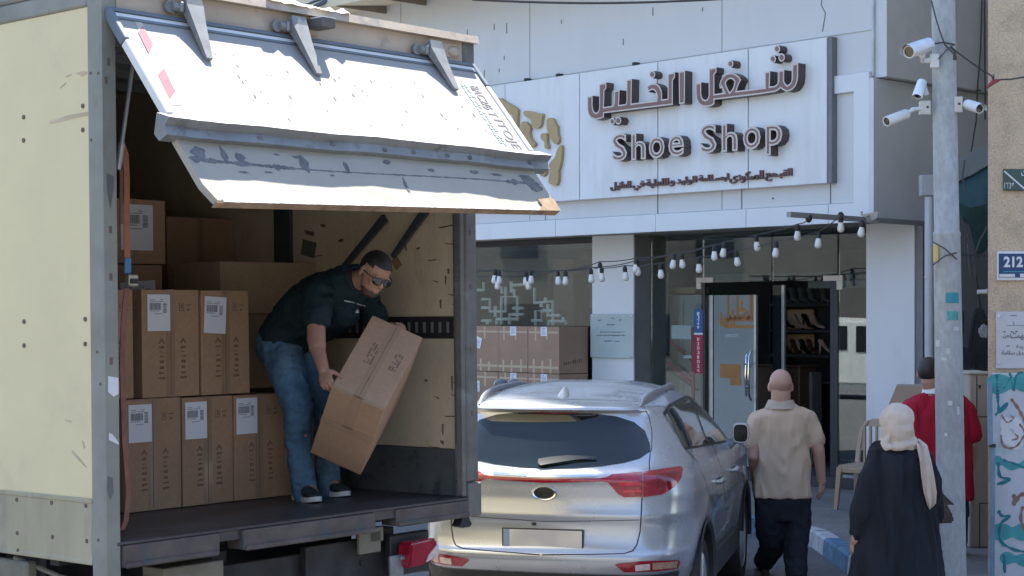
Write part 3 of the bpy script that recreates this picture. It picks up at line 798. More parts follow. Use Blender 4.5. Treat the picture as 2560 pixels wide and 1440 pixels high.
obj('door_frame', b, m_frame, shop, FM)
m_film = mat('frosted_film', (0.20, 0.255, 0.27), 0.16, var=0.10, scale=1.4, coat=0.5)
b = MB(); b.box(ex(1777), ex(1879), E + 0.06, E + 0.072, 0.29, ez(1880, 737))
leaf2 = obj('glass_door', b, m_film, shop, FM)
b = MB(); b.box(ex(1765), ex(1775), E + 0.05, E + 0.09, 0.28, ez(1880, 737)); b.box(ex(1878), ex(1883), E + 0.05, E + 0.085, 0.28, ez(1880, 737))
obj('door_stile', b, m_alu, leaf2, FM)
b = MB()
hx = ex(1872); zt, zb = ez(1872, 878), ez(1872, 1000)
for dx, dy in ((0.03, 0.0), (-0.09, 0.09)):
    b.tube([(hx + dx, E + 0.03 - 0.02 + dy, zt), (hx + dx, E - 0.03 + dy, zt - 0.06), (hx + dx, E - 0.045 + dy, (zt + zb) / 2), (hx + dx, E - 0.03 + dy, zb + 0.06), (hx + dx, E + 0.01 + dy, zb)], 0.016, 8)
b.tube([(hx - 0.09, E + 0.03, zt - 0.16), (hx + 0.03, E - 0.02, zt - 0.16)], 0.01, 6); b.tube([(hx - 0.09, E + 0.03, zb + 0.16), (hx + 0.03, E - 0.02, zb + 0.16)], 0.01, 6)
obj('pull_handle', b, m_chrome, leaf2, FM, smooth=True)
# orange lettering on the door leaf
m_orange = mat('orange_vinyl', (0.36, 0.17, 0.055), 0.6, var=0.12)
b = MB()
LFm = FM @ Matrix.Translation((0, E + 0.059, 0))
fit_text(b, arabic('الخليل'), LFm, ex(1790), ex(1880), ez(1830, 818), ez(1830, 738), 0.003, 0.035, 0.93)
for v0, v1, u0, u1 in [(793, 803, 1800, 1876), (812, 820, 1804, 1876)]: b.box(ex(u0), ex(u1), -0.003, 0, ez(u0, v1), ez(u0, v0), 0, LFm)
b.box(ex(1793), ex(1843), -0.003, 0, ez(1800, 945), ez(1800, 910), 0.0, LFm)
b.box(ex(1818), ex(1845), -0.003, 0, ez(1800, 962), ez(1800, 946), 0.0, LFm)
b.box(ex(1850), ex(1868), -0.003, 0, ez(1800, 918), ez(1800, 906), 0.0, LFm)
b.ell((ex(1838), -0.001, ez(1838, 962)), (0.05, 0.002, 0.06), LFm.to_3x3()) if False else None
obj('orange_decal', b, m_orange, leaf2)
b = MB(); fit_text(b, 'ysucon', LFm, ex(1806), ex(1838), ez(1820, 845), ez(1820, 835), 0.002, 0.01)
obj('small_door_print', b, mat('pale_print', (0.5, 0.52, 0.52), 0.6), leaf2)
b = MB(); b.box(ex(1908), ex(1915), E + 0.35, E + 0.39, 0.28, ez(1910, 712))
obj('inner_stile', b, m_alu, shop, FM)
b = MB(); b.box(ex(1885), ex(1906), E + 0.36, E + 0.38, 0.28, ez(1910, 712))
obj('inner_glass', b, mat('dark_glass_leaf', (0.015, 0.022, 0.026), 0.1, coat=0.5), shop, FM)
b = MB(); b.box(ex(1917), ex(2076), 1.95, 2.0, fh(1930, 722, 1.95).z, fh(1930, 705, 1.95).z); b.box(ex(1600), ex(2076), 2.2, 2.3, 2.62, 2.70)
obj('inner_header', b, mat('grey_header_board', (0.17, 0.19, 0.19), 0.6), shop, FM)

# ------------------------------------------------------------------ shop sign with raised letters
m_rim = mat('letter_pale_rim', (0.60, 0.56, 0.53), 0.5, var=0.04)
m_lface = mat('letter_brown_face', (0.225, 0.135, 0.125), 0.5, var=0.06)
m_lside = mat('letter_dark_side', (0.085, 0.058, 0.058), 0.5, var=0.15)
sign = thing('shop_sign', 'long white panel sign with raised brown letters reading Shoe Shop below Arabic letters', 'sign', FM @ Vector((-3, 0.05, 3.6)))
edges = [-8.3, -6.8, -5.278, -3.876, -2.531, -1.123, 0.0]
m_panel = mat('sign_panel_white', (0.75, 0.79, 0.84), 0.28, metal=0.1, var=0.03, scale=1.0, dirt=(0.50, 0.50, 0.49), damt=0.55, dscale=1.9, dthr=0.5, dsoft=0.3, stretch=(1.6, 1, 0.3), coat=0.2)
for a, c in zip(edges[:-1], edges[1:]):
    b = MB(); b.box(a + 0.009, c - 0.009, 0.0, 0.095, 3.615, 5.212, 0.004)
    obj('sign_panel', b, m_panel, sign, FM)
b = MB(); b.box(-8.25, -0.01, 0.03, 0.097, 3.62, 5.205); 
b.box(0.0005, 0.06, 0.004, 0.097, 3.612, 5.214, 0.003)
obj('sign_backing', b, mat('sign_edge_grey', (0.17, 0.18, 0.195), 0.5), sign, FM)
b = MB()
for x in (-4.9, -4.3, -2.95): b.box(x, x + 0.05, -0.005, 0.08, 5.213, 5.25)
obj('sign_clip', b, m_frame, sign, FM)
LD = 0.13                                             # how far the letters stand out
def raised(polys, name='letter', rim=0.017):
    """outlines in shop-front x,z -> letter body with pale rim, brown face on it"""
    LMx = FM @ frame((0, -LD / 2 - 0.004, 0), Vector((1, 0, 0)), Vector((0, 0, 1)), Vector((0, -1, 0)))
    me = curve_mesh(polys, LD / 2)
    b = MB(); b.add_mesh(me); bpy.data.meshes.remove(me)
    for f in b.bm.faces:
        f.material_index = 1 if f.calc_center_median().z > LD / 2 - 1e-4 else 0
    o = obj(name, b, [m_lside, m_rim], sign, LMx)
    me = curve_mesh(polys, 0.003, -rim)
    b = MB(); b.add_mesh(me, Matrix.Translation((0, 0, LD / 2 + 0.001))); bpy.data.meshes.remove(me)
    obj('letter_face', b, m_lface, o, LMx)
def trace(p, ox, oy, k):
    out = []
    for q in p:
        h = fh(ox + q[0] / k, oy + q[1] / k, -LD)
        out.append((h.x, h.z))
    return out
K1 = (1440, 100, 6.26); K2 = (1720, 90, 6.856)
raised([trace([(180, 885), (262, 872), (262, 1020), (270, 1080), (288, 1122), (315, 1140), (345, 1125), (362, 1090), (368, 1040), (366, 690), (478, 665), (478, 745), (470, 768), (447, 795), (440, 1050), (570, 1030), (590, 1015), (600, 985), (603, 800), (685, 783), (676, 1018), (770, 1005), (788, 993), (795, 970), (795, 622), (878, 608), (870, 995), (1265, 945), (1270, 880), (1262, 840), (1240, 800), (1205, 778), (1170, 788), (1136, 818), (1112, 742), (1135, 705), (1180, 682), (1235, 676), (1280, 693), (1318, 735), (1342, 790), (1350, 850), (1350, 930), (1437, 918), (1442, 528), (1550, 503), (1550, 590), (1528, 615), (1518, 640), (1518, 1012), (440, 1148), (440, 1210), (380, 1235), (300, 1250), (240, 1225), (200, 1172), (182, 1100)], *K1)])
raised([trace([(1612, 495), (1708, 480), (1706, 992), (1618, 1003)], *K1)])
for c in ((1197, 540, 46, 60), (573, 1275, 40, 56), (665, 1262, 46, 62)): raised([trace(circle(c[:2], c[2], c[3]), *K1)], 'letter_dot')
raised([trace([(133, 812), (230, 793), (228, 990), (238, 1040), (262, 1080), (300, 1097), (335, 1082), (355, 1040), (362, 985), (362, 558), (492, 537), (492, 620), (470, 645), (455, 665), (455, 996), (625, 970), (583, 878), (575, 903), (548, 900), (542, 835), (560, 770), (600, 700), (660, 645), (740, 628), (820, 653), (880, 698), (912, 750), (882, 810), (857, 870), (836, 943), (1320, 883), (1318, 618), (1413, 603), (1405, 866), (1490, 855), (1532, 822), (1554, 780), (1556, 598), (1652, 582), (1650, 770), (1670, 812), (1705, 846), (1742, 826), (1770, 790), (1785, 740), (1792, 487), (1892, 462), (1890, 700), (1876, 790), (1840, 870), (1790, 922), (1730, 948), (1680, 953), (1630, 926), (1590, 895), (1550, 930), (1500, 957), (1230, 1000), (455, 1093), (457, 1165), (400, 1202), (320, 1214), (250, 1207), (190, 1170), (150, 1100), (136, 1000)], *K2),
        trace([(725, 735), (680, 755), (652, 800), (660, 850), (692, 915), (720, 968), (764, 912), (792, 850), (803, 790), (772, 745)], *K2)])
for c in ((732, 477, 50, 66), (1530, 222, 52, 68), (1460, 395, 52, 68), (1608, 368, 56, 72)): raised([trace(circle(c[:2], c[2], c[3]), *K2)], 'letter_dot')
# Shoe Shop, each letter on its own
def latin(ch, ub, ua, vt, vb):
    me = text_mesh(ch, 1.0, 0, 0.028)
    xs = [v.co.x for v in me.vertices]; ys = [v.co.y for v in me.vertices]
    mx, Mx, my, My = min(xs), max(xs), min(ys), max(ys)
    bpy.data.meshes.remove(me)
    h0 = fh(ub, vt, -LD); h1 = fh(ua, vb, -LD)
    x0, x1, z1, z0 = h0.x, h1.x, h0.z, h1.z
    LMx = FM @ frame((0, -LD / 2 - 0.004, 0), Vector((1, 0, 0)), Vector((0, 0, 1)), Vector((0, -1, 0)))
    def put(me, dz):
        for v in me.vertices:
            v.co = Vector((x0 + (v.co.x - mx) / (Mx - mx) * (x1 - x0), z0 + (v.co.y - my) / (My - my) * (z1 - z0), v.co.z + dz))
        b = MB(); b.add_mesh(me); bpy.data.meshes.remove(me); return b
    b = put(text_mesh(ch, 1.0, LD / 2, 0.028), 0)
    for f in b.bm.faces: f.material_index = 1 if f.calc_center_median().z > LD / 2 - 1e-4 else 0
    o = obj('letter', b, [m_lside, m_rim], sign, LMx)
    b = put(text_mesh(ch, 1.0, 0.003, -0.018), LD / 2 + 0.001)
    obj('letter_face', b, m_lface, o, LMx)
kx, ky, kk = 1180, 60, 2.667
for ch, x0, y0, x1, y1 in [('S', 934, 735, 1035, 910), ('h', 1064, 733, 1160, 900), ('o', 1180, 755, 1285, 892), ('e', 1310, 745, 1415, 878),
                           ('S', 1522, 673, 1632, 856), ('h', 1666, 668, 1772, 845), ('o', 1808, 688, 1925, 832), ('p', 1958, 675, 2070, 868)]:
    latin(ch, kx + x0 / kk, kx + x1 / kk, ky + y0 / kk, ky + y1 / kk)
# small Arabic line, word by word
words = ['القبـمع', 'الصكودى', 'لبسـلامة', 'الوليد', 'و', 'اللعلبة', 'في', 'العانيل']
spans = [(2110, 2450, 100, 275), (1655, 2085, 130, 305), (1255, 1640, 165, 300), (968, 1230, 195, 335), (890, 945, 245, 352), (580, 870, 222, 370), (410, 560, 250, 402), (130, 385, 260, 405)]
for w, (x0, x1, y0, y1) in zip(words, spans):
    u0, u1, v0, v1 = 1500 + x0 / 5.12, 1500 + x1 / 5.12, 400 + y0 / 5.12, 400 + y1 / 5.12
    um = (u0 + u1) / 2
    b = MB(); fit_text(b, arabic(w), FM, fh(u0, v0, -0.03).x, fh(u1, v0, -0.03).x, fh(um, v1 - 3, -0.03).z, fh(um, v0 + 3, -0.03).z, 0.035, 0.022, 0.93)
    obj('small_lettering', b, mat('small_letter_brown', (0.15, 0.085, 0.085), 0.5), sign)
# tan shoe-shaped emblem ring
EK = (1220, 220, 5.143)
emb = [[(118, 130), (165, 130), (220, 175), (300, 215), (385, 270), (380, 330), (372, 440), (372, 560), (345, 520), (340, 440), (320, 380), (305, 335), (220, 325), (170, 250), (130, 180)],
       [(450, 310), (470, 288), (560, 300), (640, 322), (695, 325), (705, 350), (690, 400), (680, 480), (655, 512), (600, 518), (560, 505), (555, 430), (545, 395), (500, 380), (460, 345)],
       [(415, 480), (440, 430), (480, 428), (520, 470), (545, 510), (530, 570), (545, 640), (575, 680), (612, 720), (590, 755), (540, 765), (480, 730), (420, 650), (405, 590)],
       [(750, 440), (760, 395), (800, 378), (840, 395), (860, 460), (890, 490), (890, 600), (915, 640), (905, 700), (875, 730), (835, 700), (800, 630), (760, 560)],
       [(668, 610), (690, 580), (740, 578), (755, 610), (755, 700), (785, 780), (720, 780), (730, 690), (690, 668)],
       [(930, 730), (950, 740), (945, 880), (920, 1030), (900, 1050), (905, 1150), (890, 1245), (850, 1255), (770, 1225), (785, 1130), (800, 1040), (775, 990), (830, 920), (860, 890), (890, 790)],
       [(665, 1030), (700, 1010), (735, 1020), (752, 1080), (720, 1130), (690, 1140), (660, 1110)]]
m_emb = mat('tan_emblem', (0.42, 0.315, 0.165), 0.6, var=0.08, dirt=(0.20, 0.10, 0.07), damt=0.6, dscale=5, dthr=0.60)
for p in emb:
    pp = smooth_poly([(lambda h: (h.x, h.z))(fh(EK[0] + a / EK[2], EK[1] + c / EK[2], -0.05)) for a, c in p], 2)
    me = curve_mesh([pp], 0.025); b = MB(); b.add_mesh(me); bpy.data.meshes.remove(me)
    obj('emblem_piece', b, m_emb, sign, FM @ frame((0, -0.026, 0), Vector((1, 0, 0)), Vector((0, 0, 1)), Vector((0, -1, 0))))
# the hidden left half of the ring
for k in range(4):
    a = PI * (0.62 + 0.22 * k)
    pp = smooth_poly([(-5.55 + 0.62 * math.cos(a) + 0.22 * math.cos(t) * (1 + 0.3 * math.sin(2 * t)), 4.5 + 0.62 * math.sin(a) + 0.14 * math.sin(t)) for t in [q * PI / 5 for q in range(10)]], 1)
    me = curve_mesh([pp], 0.025); b = MB(); b.add_mesh(me); bpy.data.meshes.remove(me)
    obj('emblem_piece', b, m_emb, sign, FM @ frame((0, -0.026, 0), Vector((1, 0, 0)), Vector((0, 0, 1)), Vector((0, -1, 0))))
# ------------------------------------------------------------------ cardboard cartons
m_card = mat('brown_cardboard', (0.37, 0.228, 0.133), 0.75, var=0.08, scale=3, fine=0.18, dirt=(0.22, 0.14, 0.09), damt=0.4, dscale=3, dthr=0.58, bump=0.05, bscale=40)
m_card2 = mat('pale_cardboard', (0.33, 0.235, 0.15), 0.75, var=0.08, scale=3, fine=0.18, bump=0.05, bscale=40)
m_card3 = mat('shop_cardboard', (0.34, 0.225, 0.15), 0.75, var=0.08, scale=3, fine=0.15, bump=0.05, bscale=40)
m_tape = mat('brown_packing_tape', (0.30, 0.195, 0.12), 0.28, var=0.06, coat=0.3)
m_tapel = mat('pale_packing_tape', (0.50, 0.40, 0.29), 0.3, var=0.08, coat=0.3)
m_paper = mat('white_paper', (0.72, 0.73, 0.76), 0.6, var=0.02)
m_bar = mat('barcode_grey', (0.16, 0.165, 0.19), 0.6, var=0.1)
m_print = mat('dark_box_print', (0.17, 0.10, 0.065), 0.75, var=0.2, scale=20)
def carton(label, fr, w, d, h, group=None, m=None, lab=None, prints=True, seed=0, tape=True, label_rot=0.0):
    """box in fr: x 0..w, front face y=0 (towards -y), depth d, z 0..h"""
    r = random.Random(seed)
    b = MB(); b.box(0, w, 0, d, 0, h, 0.006, segs=2)
    for v in b.bm.verts: v.co += Vector((r.uniform(-1, 1), r.uniform(-1, 1), 0)) * 0.0012
    o = obj('cardboard_box', b, m or m_card, None, fr)
    tag(o, label, 'box', group)
    if tape:
        b = MB(); b.box(w / 2 - 0.028, w / 2 + 0.028, -0.0012, -0.0004, 0.0, h); b.box(w / 2 - 0.028, w / 2 + 0.028, -0.0012, d * 0.99, h + 0.0004, h + 0.0012)
        obj('packing_tape', b, m_tape, o, fr)
        b = MB(); b.box(w / 2 - 0.0012, w / 2 + 0.0012, -0.0022, -0.0013, 0.01, h - 0.01)
        obj('flap_seam', b, m_print, o, fr)
    if lab:
        lx, lz, lw, lh = lab
        lf = fr @ Matrix.Translation((lx, -0.003, lz)) @ Matrix.Rotation(label_rot, 4, 'Y')
        b = MB(); b.box(0, lw, -0.0008, 0.0006, 0, lh)
        lo = obj('shipping_label', b, m_paper, o, lf)
        b = MB(); x = 0.10 * lw
        while x < 0.58 * lw:
            ww = r.choice((0.0022, 0.0035, 0.005)); b.box(x, x + ww, -0.0016, -0.0009, 0.58 * lh, 0.77 * lh); x += ww + r.choice((0.002, 0.0028))
        z = 0.50 * lh
        while z < 0.77 * lh:
            ww = r.choice((0.0022, 0.0035, 0.005)); b.box(0.68 * lw, 0.84 * lw, -0.0016, -0.0009, z, z + ww); z += ww + r.choice((0.002, 0.0025))
        for zz, x0, x1 in [(0.80, .1, .32), (0.80, .38, .66), (0.845, .1, .18), (0.845, .22, .30), (0.85, .55, .68), (0.54, .1, .5), (0.46, .3, .64)]:
            x = x0 * lw
            while x < x1 * lw:
                ww = r.uniform(0.002, 0.006); b.box(x, x + ww, -0.0014, -0.0009, zz * lh, (zz + 0.018) * lh); x += ww + 0.0015
        obj('barcode', b, m_bar, lo, lf)
    if prints:
        b = MB()
        for cx_ in (0.34 * w, 0.72 * w):
            z = 0.50 * h
            # arrow mark over a column of stacked words
            b.prism([(cx_ - 0.022, -0.0012, z), (cx_, -0.0012, z + 0.03), (cx_ + 0.022, -0.0012, z), (cx_ + 0.012, -0.0012, z), (cx_, -0.0012, z + 0.016), (cx_ - 0.012, -0.0012, z)], (0, 0.0006, 0))
            for k, (hw, hh) in enumerate([(.016, .016), (.010, .010), (.014, .012), (.014, .02), (.012, .018), (.016, .014), (.02, .016)]):
                z -= hh + 0.012
                x = cx_ - hw
                while x < cx_ + hw:
                    ww = r.uniform(0.003, 0.007)
                    b.box(x, min(x + ww, cx_ + hw + .003), -0.0012, -0.0006, z + r.uniform(0, .004), z + hh - r.uniform(0, 0.005)); x += ww + 0.0022
        x0, z0 = 0.66 * w, 0.80 * h
        b.box(x0, x0 + 0.03, -0.0012, -0.0006, z0, z0 + 0.004); b.box(x0, x0 + 0.003, -0.0012, -0.0006, z0 + 0.004, z0 + 0.045); b.box(x0 + 0.027, x0 + 0.03, -0.0012, -0.0006, z0 + 0.004, z0 + 0.045)
        b.box(x0 + 0.011, x0 + 0.019, -0.0012, -0.0006, z0 + 0.012, z0 + 0.038)
        b.prism([(x0 + 0.05, -0.0012, z0 + 0.004), (x0 + 0.068, -0.0012, z0 + 0.002), (x0 + 0.07, -0.0012, z0 + 0.012), (x0 + 0.052, -0.0012, z0 + 0.014)], (0, 0.0006, 0))
        b.box(x0 + 0.045, x0 + 0.078, -0.0012, -0.0006, z0 + 0.03, z0 + 0.036)
        obj('printed_marks', b, m_print, o, fr)
    return o
def tfr(x, y, z, yaw=0): return TM @ Matrix.Translation((x, y, z)) @ Matrix.Rotation(yaw, 4, 'Z')
G1 = 'cartons in the lower front row inside the truck'
G2 = 'cartons in the upper front row inside the truck'
G3 = 'cartons stacked deeper inside the truck'
Y1 = 0.93
lb = lambda u, v, w, h, y, x0, z0: (tp(u, v + h, 1, y).x - x0, tp(u, v + h, 1, y).z - z0, tp(u + w, v, 1, y).x - tp(u, v, 1, y).x, tp(u, v, 1, y).z - tp(u, v + h, 1, y).z)
carton('bottom row carton with a white label and a dark hole, nearest the left post', tfr(0.80, Y1, TF + 0.004), 0.367, 0.5, 0.585, G1, lab=lb(321, 1015, 58, 95, Y1, 0.80, TF), seed=1)
carton('bottom row carton in the middle, under the seam of the two labelled cartons', tfr(1.172, Y1 - 0.006, TF + 0.004), 0.348, 0.5, 0.580, G1, lab=lb(461, 1008, 54, 93, Y1, 1.172, TF), seed=2)
carton('bottom row carton with its label beside the man\'s jeans', tfr(1.525, Y1 - 0.012, TF + 0.004), 0.362, 0.5, 0.578, G1, lab=lb(587, 998, 52, 90, Y1, 1.525, TF), seed=3)
carton('bottom row carton half hidden behind the man\'s legs and shoes', tfr(1.892, Y1 - 0.02, TF + 0.004), 0.40, 0.5, 0.42, G1, seed=4, prints=False)
carton('bottom row carton hidden behind the left corner post', tfr(0.42, Y1 + 0.05, TF + 0.004), 0.37, 0.5, 0.585, G1, seed=5)
Z2 = TF + 0.592
carton('upper row carton with a straight white label, left of its labelled twin', tfr(0.925, Y1 + 0.01, Z2), 0.378, 0.5, 0.568, G2, lab=lb(371, 736, 57, 92, Y1, 0.925, Z2), seed=6)
carton('upper row carton with a tilted white label, nearest the man\'s back', tfr(1.31, Y1 - 0.005, Z2), 0.335, 0.5, 0.566, G2, lab=lb(507, 740, 54, 92, Y1, 1.31, Z2), seed=7, label_rot=R(3))
carton('narrow upper carton edge with shiny tape beside the orange strap', tfr(0.60, Y1 + 0.03, Z2), 0.285, 0.5, 0.568, G2, seed=8, lab=None)
Y3 = 1.45
carton('dim carton with a large white label at the top of the left stack', tfr(1.05, Y3, 1.415), 0.44, 0.4, 0.36, G3, lab=(0.13, 0.075, 0.22, 0.255), seed=9, prints=False)
carton('dim carton with a crooked white label under the topmost left carton', tfr(1.06, Y3 + 0.02, 1.10), 0.42, 0.4, 0.31, G3, lab=(0.14, 0.02, 0.24, 0.19), seed=10, prints=False, label_rot=R(-4))
carton('dim plain carton beneath the crooked label carton', tfr(1.05, Y3 + 0.03, 0.60), 0.43, 0.4, 0.495, G3, seed=30, prints=False)
carton('dim plain carton standing on the floor of the left back stack', tfr(1.05, Y3 + 0.03, TF + .004), 0.43, 0.4, 0.49, G3, seed=31, prints=False)
YB = 1.95
carton('large dark carton in the middle of the back stacks', tfr(1.90, YB, 1.15), 0.52, 0.5, 0.575, G3, seed=11, prints=False)
carton('dark carton under the large middle one', tfr(1.86, YB + 0.02, 0.62), 0.55, 0.5, 0.525, G3, seed=12, prints=False)
carton('dark carton on the floor of the middle back stack', tfr(1.86, YB + 0.02, TF + .004), 0.55, 0.5, 0.51, G3, seed=32, prints=False)
YR = 1.22
carton('pale plain carton on top beside the man\'s shoulder', tfr(1.695, YR, 1.13), 0.735, 0.42, 0.30, G3, m=m_card2, seed=13, prints=False, tape=False)
carton('pale plain carton behind the man\'s back', tfr(1.66, YR + 0.02, 0.70), 0.77, 0.42, 0.428, G3, m=m_card2, seed=14, prints=False, tape=False)
for k, (x, z, w, h) in enumerate([(1.0, TF + .004, 0.7, 0.75), (1.0, 0.858, 0.7, 0.70), (1.72, TF + .004, 0.7, 0.85), (1.72, 0.958, 0.7, 0.85)]):
    carton(['tall shaded carton at the far left bottom of the load', 'tall shaded carton at the far left top of the load', 'tall shaded carton at the far right bottom of the load', 'tall shaded carton at the far right top of the load'][k],
           tfr(x, 2.6, z), w, 0.6, h, G3, m=m_card2, seed=20 + k, prints=False)
b = MB(); b.box(1.66, 1.72, 0.0, 0.35, 0.0, 0.055, 0.003)
# white sheet showing behind the man's thigh
b = MB(); b.box(0, 0.10, 0.0, 0.004, 0, 0.22)
tag(obj('paper_sheet', b, m_paper, None, tfr(1.70, YR + 0.01, 0.735)), 'white paper sheet stuck low on the pale carton behind the man', 'paper')
# carried carton
V0 = EYEV + (Vector((-0.6457, 8.739, 1.7038)) - EYEV) * 1.024
ea, eb, ec = Vector((-0.9119, 0.0270, 0.4096)), Vector((0.3028, 0.7181, 0.6266)), Vector((-0.2772, 0.6954, -0.6630))
# local: x = a (short edge), y = c depth ... front face (x-z) is the one with the tape, spanned by a and -b
CF = frame(V0 + ea * 0.298, -ea, ec, eb) if (-ea).cross(ec).dot(eb) > 0 else frame(V0, ea, ec, eb)
CW, CH, CD = 0.298, 0.59, 0.561
b = MB(); b.box(0, CW, 0, CD, 0, CH, 0.007, segs=2)
held = obj('cardboard_box', b, mat('held_cardboard', (0.38, 0.238, 0.15), 0.72, var=0.06, scale=3, fine=0.15, dirt=(0.28, 0.17, 0.11), damt=0.4, dscale=4, bump=0.04), None, CF)
tag(held, 'tilted brown carton with a taped seam held in the bending man\'s hands', 'box')
b = MB(); b.box(CW / 2 - 0.026, CW / 2 + 0.026, -0.0014, -0.0004, -0.0005, CH); b.box(CW / 2 - 0.026, CW / 2 + 0.026, -0.0014, CD * 0.45, -0.0016, -0.0006)
b.box(-0.0006, CW, -0.0014, -0.0005, 0.0, 0.018); b.box(-0.0006, CW, CD * 0.42, CD * 0.52, -0.0016, -0.0006)
obj('packing_tape', b, mat('glossy_tape', (0.375, 0.245, 0.16), 0.18, var=0.05, coat=0.6), held, CF)
b = MB(); b.box(CW / 2 - 0.0015, CW / 2 + 0.0015, -0.0024, -0.0015, 0.01, CH - 0.01)
obj('flap_seam', b, m_print, held, CF)
b = MB(); r_ = random.Random(5)
for cx_ in (0.08, 0.215):
    for col in (0, 1, 2):
        z = 0.25 + 0.02 * (cx_ > 0.1)
        while z < 0.40:
            hh = r_.uniform(0.006, 0.014)
            if r_.random() < 0.8: b.box(cx_ + col * 0.016, cx_ + col * 0.016 + 0.010, -0.0014, -0.0006, z, z + hh)
            z += hh + 0.003
obj('printed_marks', b, mat('faint_box_print', (0.21, 0.125, 0.085), 0.75), held, CF)
# orange ratchet strap hanging by the left post, with its blue sleeve and buckle
sp = thing('ratchet_strap', 'orange ratchet strap with a blue sleeve and buckle hanging by the left post', 'strap', TM @ Vector((0.09, 0.13, 0.13)))
def tz(u, v, y=0.13): return tp(u, v, 1, y)
b = MB()
cl = [(303, 355), (313, 385), (316, 450), (315, 560), (317, 645)]
P_ = [tz(*q) for q in cl]
b.loft([[p + Vector((-0.014, -0.002, 0)), p + Vector((0.018, -0.002, 0)), p + Vector((0.018, 0.002, 0)), p + Vector((-0.014, 0.002, 0))] for p in P_])
obj('webbing', b, mat('orange_webbing', (0.36, 0.135, 0.07), 0.8, var=0.12, scale=30, bump=0.2, bscale=200), sp, TM)
b = MB(); P_ = [tz(u - 13, v, 0.10) for u, v in cl[1:4]]
b.loft([[p + Vector((-0.008, -0.002, 0)), p + Vector((0.010, -0.002, 0)), p + Vector((0.010, 0.002, 0)), p + Vector((-0.008, 0.002, 0))] for p in P_])
obj('webbing', b, mat('brown_webbing', (0.16, 0.075, 0.05), 0.8, var=0.12, scale=30), sp, TM)
b = MB(); p0, p1 = tz(318, 645, 0.128), tz(320, 684, 0.128); b.box(p0.x - 0.017, p0.x + 0.02, 0.122, 0.134, p1.z, p0.z, 0.003)
obj('sleeve', b, mat('blue_sleeve', (0.07, 0.20, 0.36), 0.6), sp, TM)
b = MB(); p0, p1 = tz(322, 686), tz(326, 716); b.box(p0.x - 0.02, p0.x + 0.035, 0.10, 0.14, p1.z, p0.z, 0.006); b.mi = 1; b.box(p0.x - 0.016, p0.x + 0.03, 0.094, 0.1, p1.z + 0.012, p0.z - 0.02)
obj('buckle', b, [mat('buckle_metal', (0.42, 0.38, 0.31), 0.4, metal=0.6), m_black], sp, TM)
b = MB(); P_ = [tz(318, 720), tz(310, 800, .12), tz(306, 900, .12), tz(312, 1100, .12), tz(322, 1230, .12), tz(316, 1300, .1), tz(306, 1325, .1)]
b.loft([[p + Vector((-0.016, -0.002, 0)), p + Vector((0.012, -0.002, 0)), p + Vector((0.012, 0.003, 0)), p + Vector((-0.016, 0.003, 0))] for p in P_])
obj('loose_webbing', b, mat('red_brown_webbing', (0.22, 0.085, 0.06), 0.8, var=0.3, scale=12), sp, TM)
# ------------------------------------------------------------------ people
m_skin = mat('skin', (0.36, 0.195, 0.13), 0.5, var=0.07, scale=9, bump=0.05, bscale=120)
m_skinp = mat('pale_skin', (0.40, 0.235, 0.18), 0.5, var=0.07, scale=9, bump=0.05, bscale=120)
m_hair = mat('black_hair', (0.018, 0.015, 0.014), 0.5, var=0.4, scale=60, bump=0.4, bscale=200)
m_sole = mat('white_shoe_sole', (0.62, 0.60, 0.56), 0.6, var=0.08)
m_shoe = mat('black_trainer', (0.02, 0.024, 0.03), 0.65, var=0.4, scale=30, bump=0.3, bscale=120)
def limb(mb, pts, rad, seg=14):
    pts = [Vector(p) for p in pts]
    P_, R_ = [], []
    for i in range(len(pts) - 1):
        for k in range(4):
            t = k / 4; P_.append(pts[i].lerp(pts[i + 1], t)); R_.append(rad[i] + (rad[i + 1] - rad[i]) * t)
    P_.append(pts[-1]); R_.append(rad[-1])
    mb.tube(P_, R_, seg)
    for p, r in zip(pts, rad): mb.ell(p, r * 0.995, seg=seg, rings=9)
def torso(mb, cs, lat, rl, rd, seg=24, ex=2.3):
    cs = [Vector(c) for c in cs]
    rings = []
    for i, c in enumerate(cs):
        d = (cs[min(i + 1, len(cs) - 1)] - cs[max(i - 1, 0)]).normalized()
        l = Vector(lat[i]); l = (l - d * l.dot(d)).normalized(); f = d.cross(l)
        ring = []
        for k in range(seg):
            a = 2 * PI * k / seg; ca, sa = math.cos(a), math.sin(a)
            ring.append(c + l * rl[i] * math.copysign(abs(ca) ** (2 / ex), ca) + f * rd[i] * math.copysign(abs(sa) ** (2 / ex), sa))
        rings.append(ring)
    mb.loft(rings)
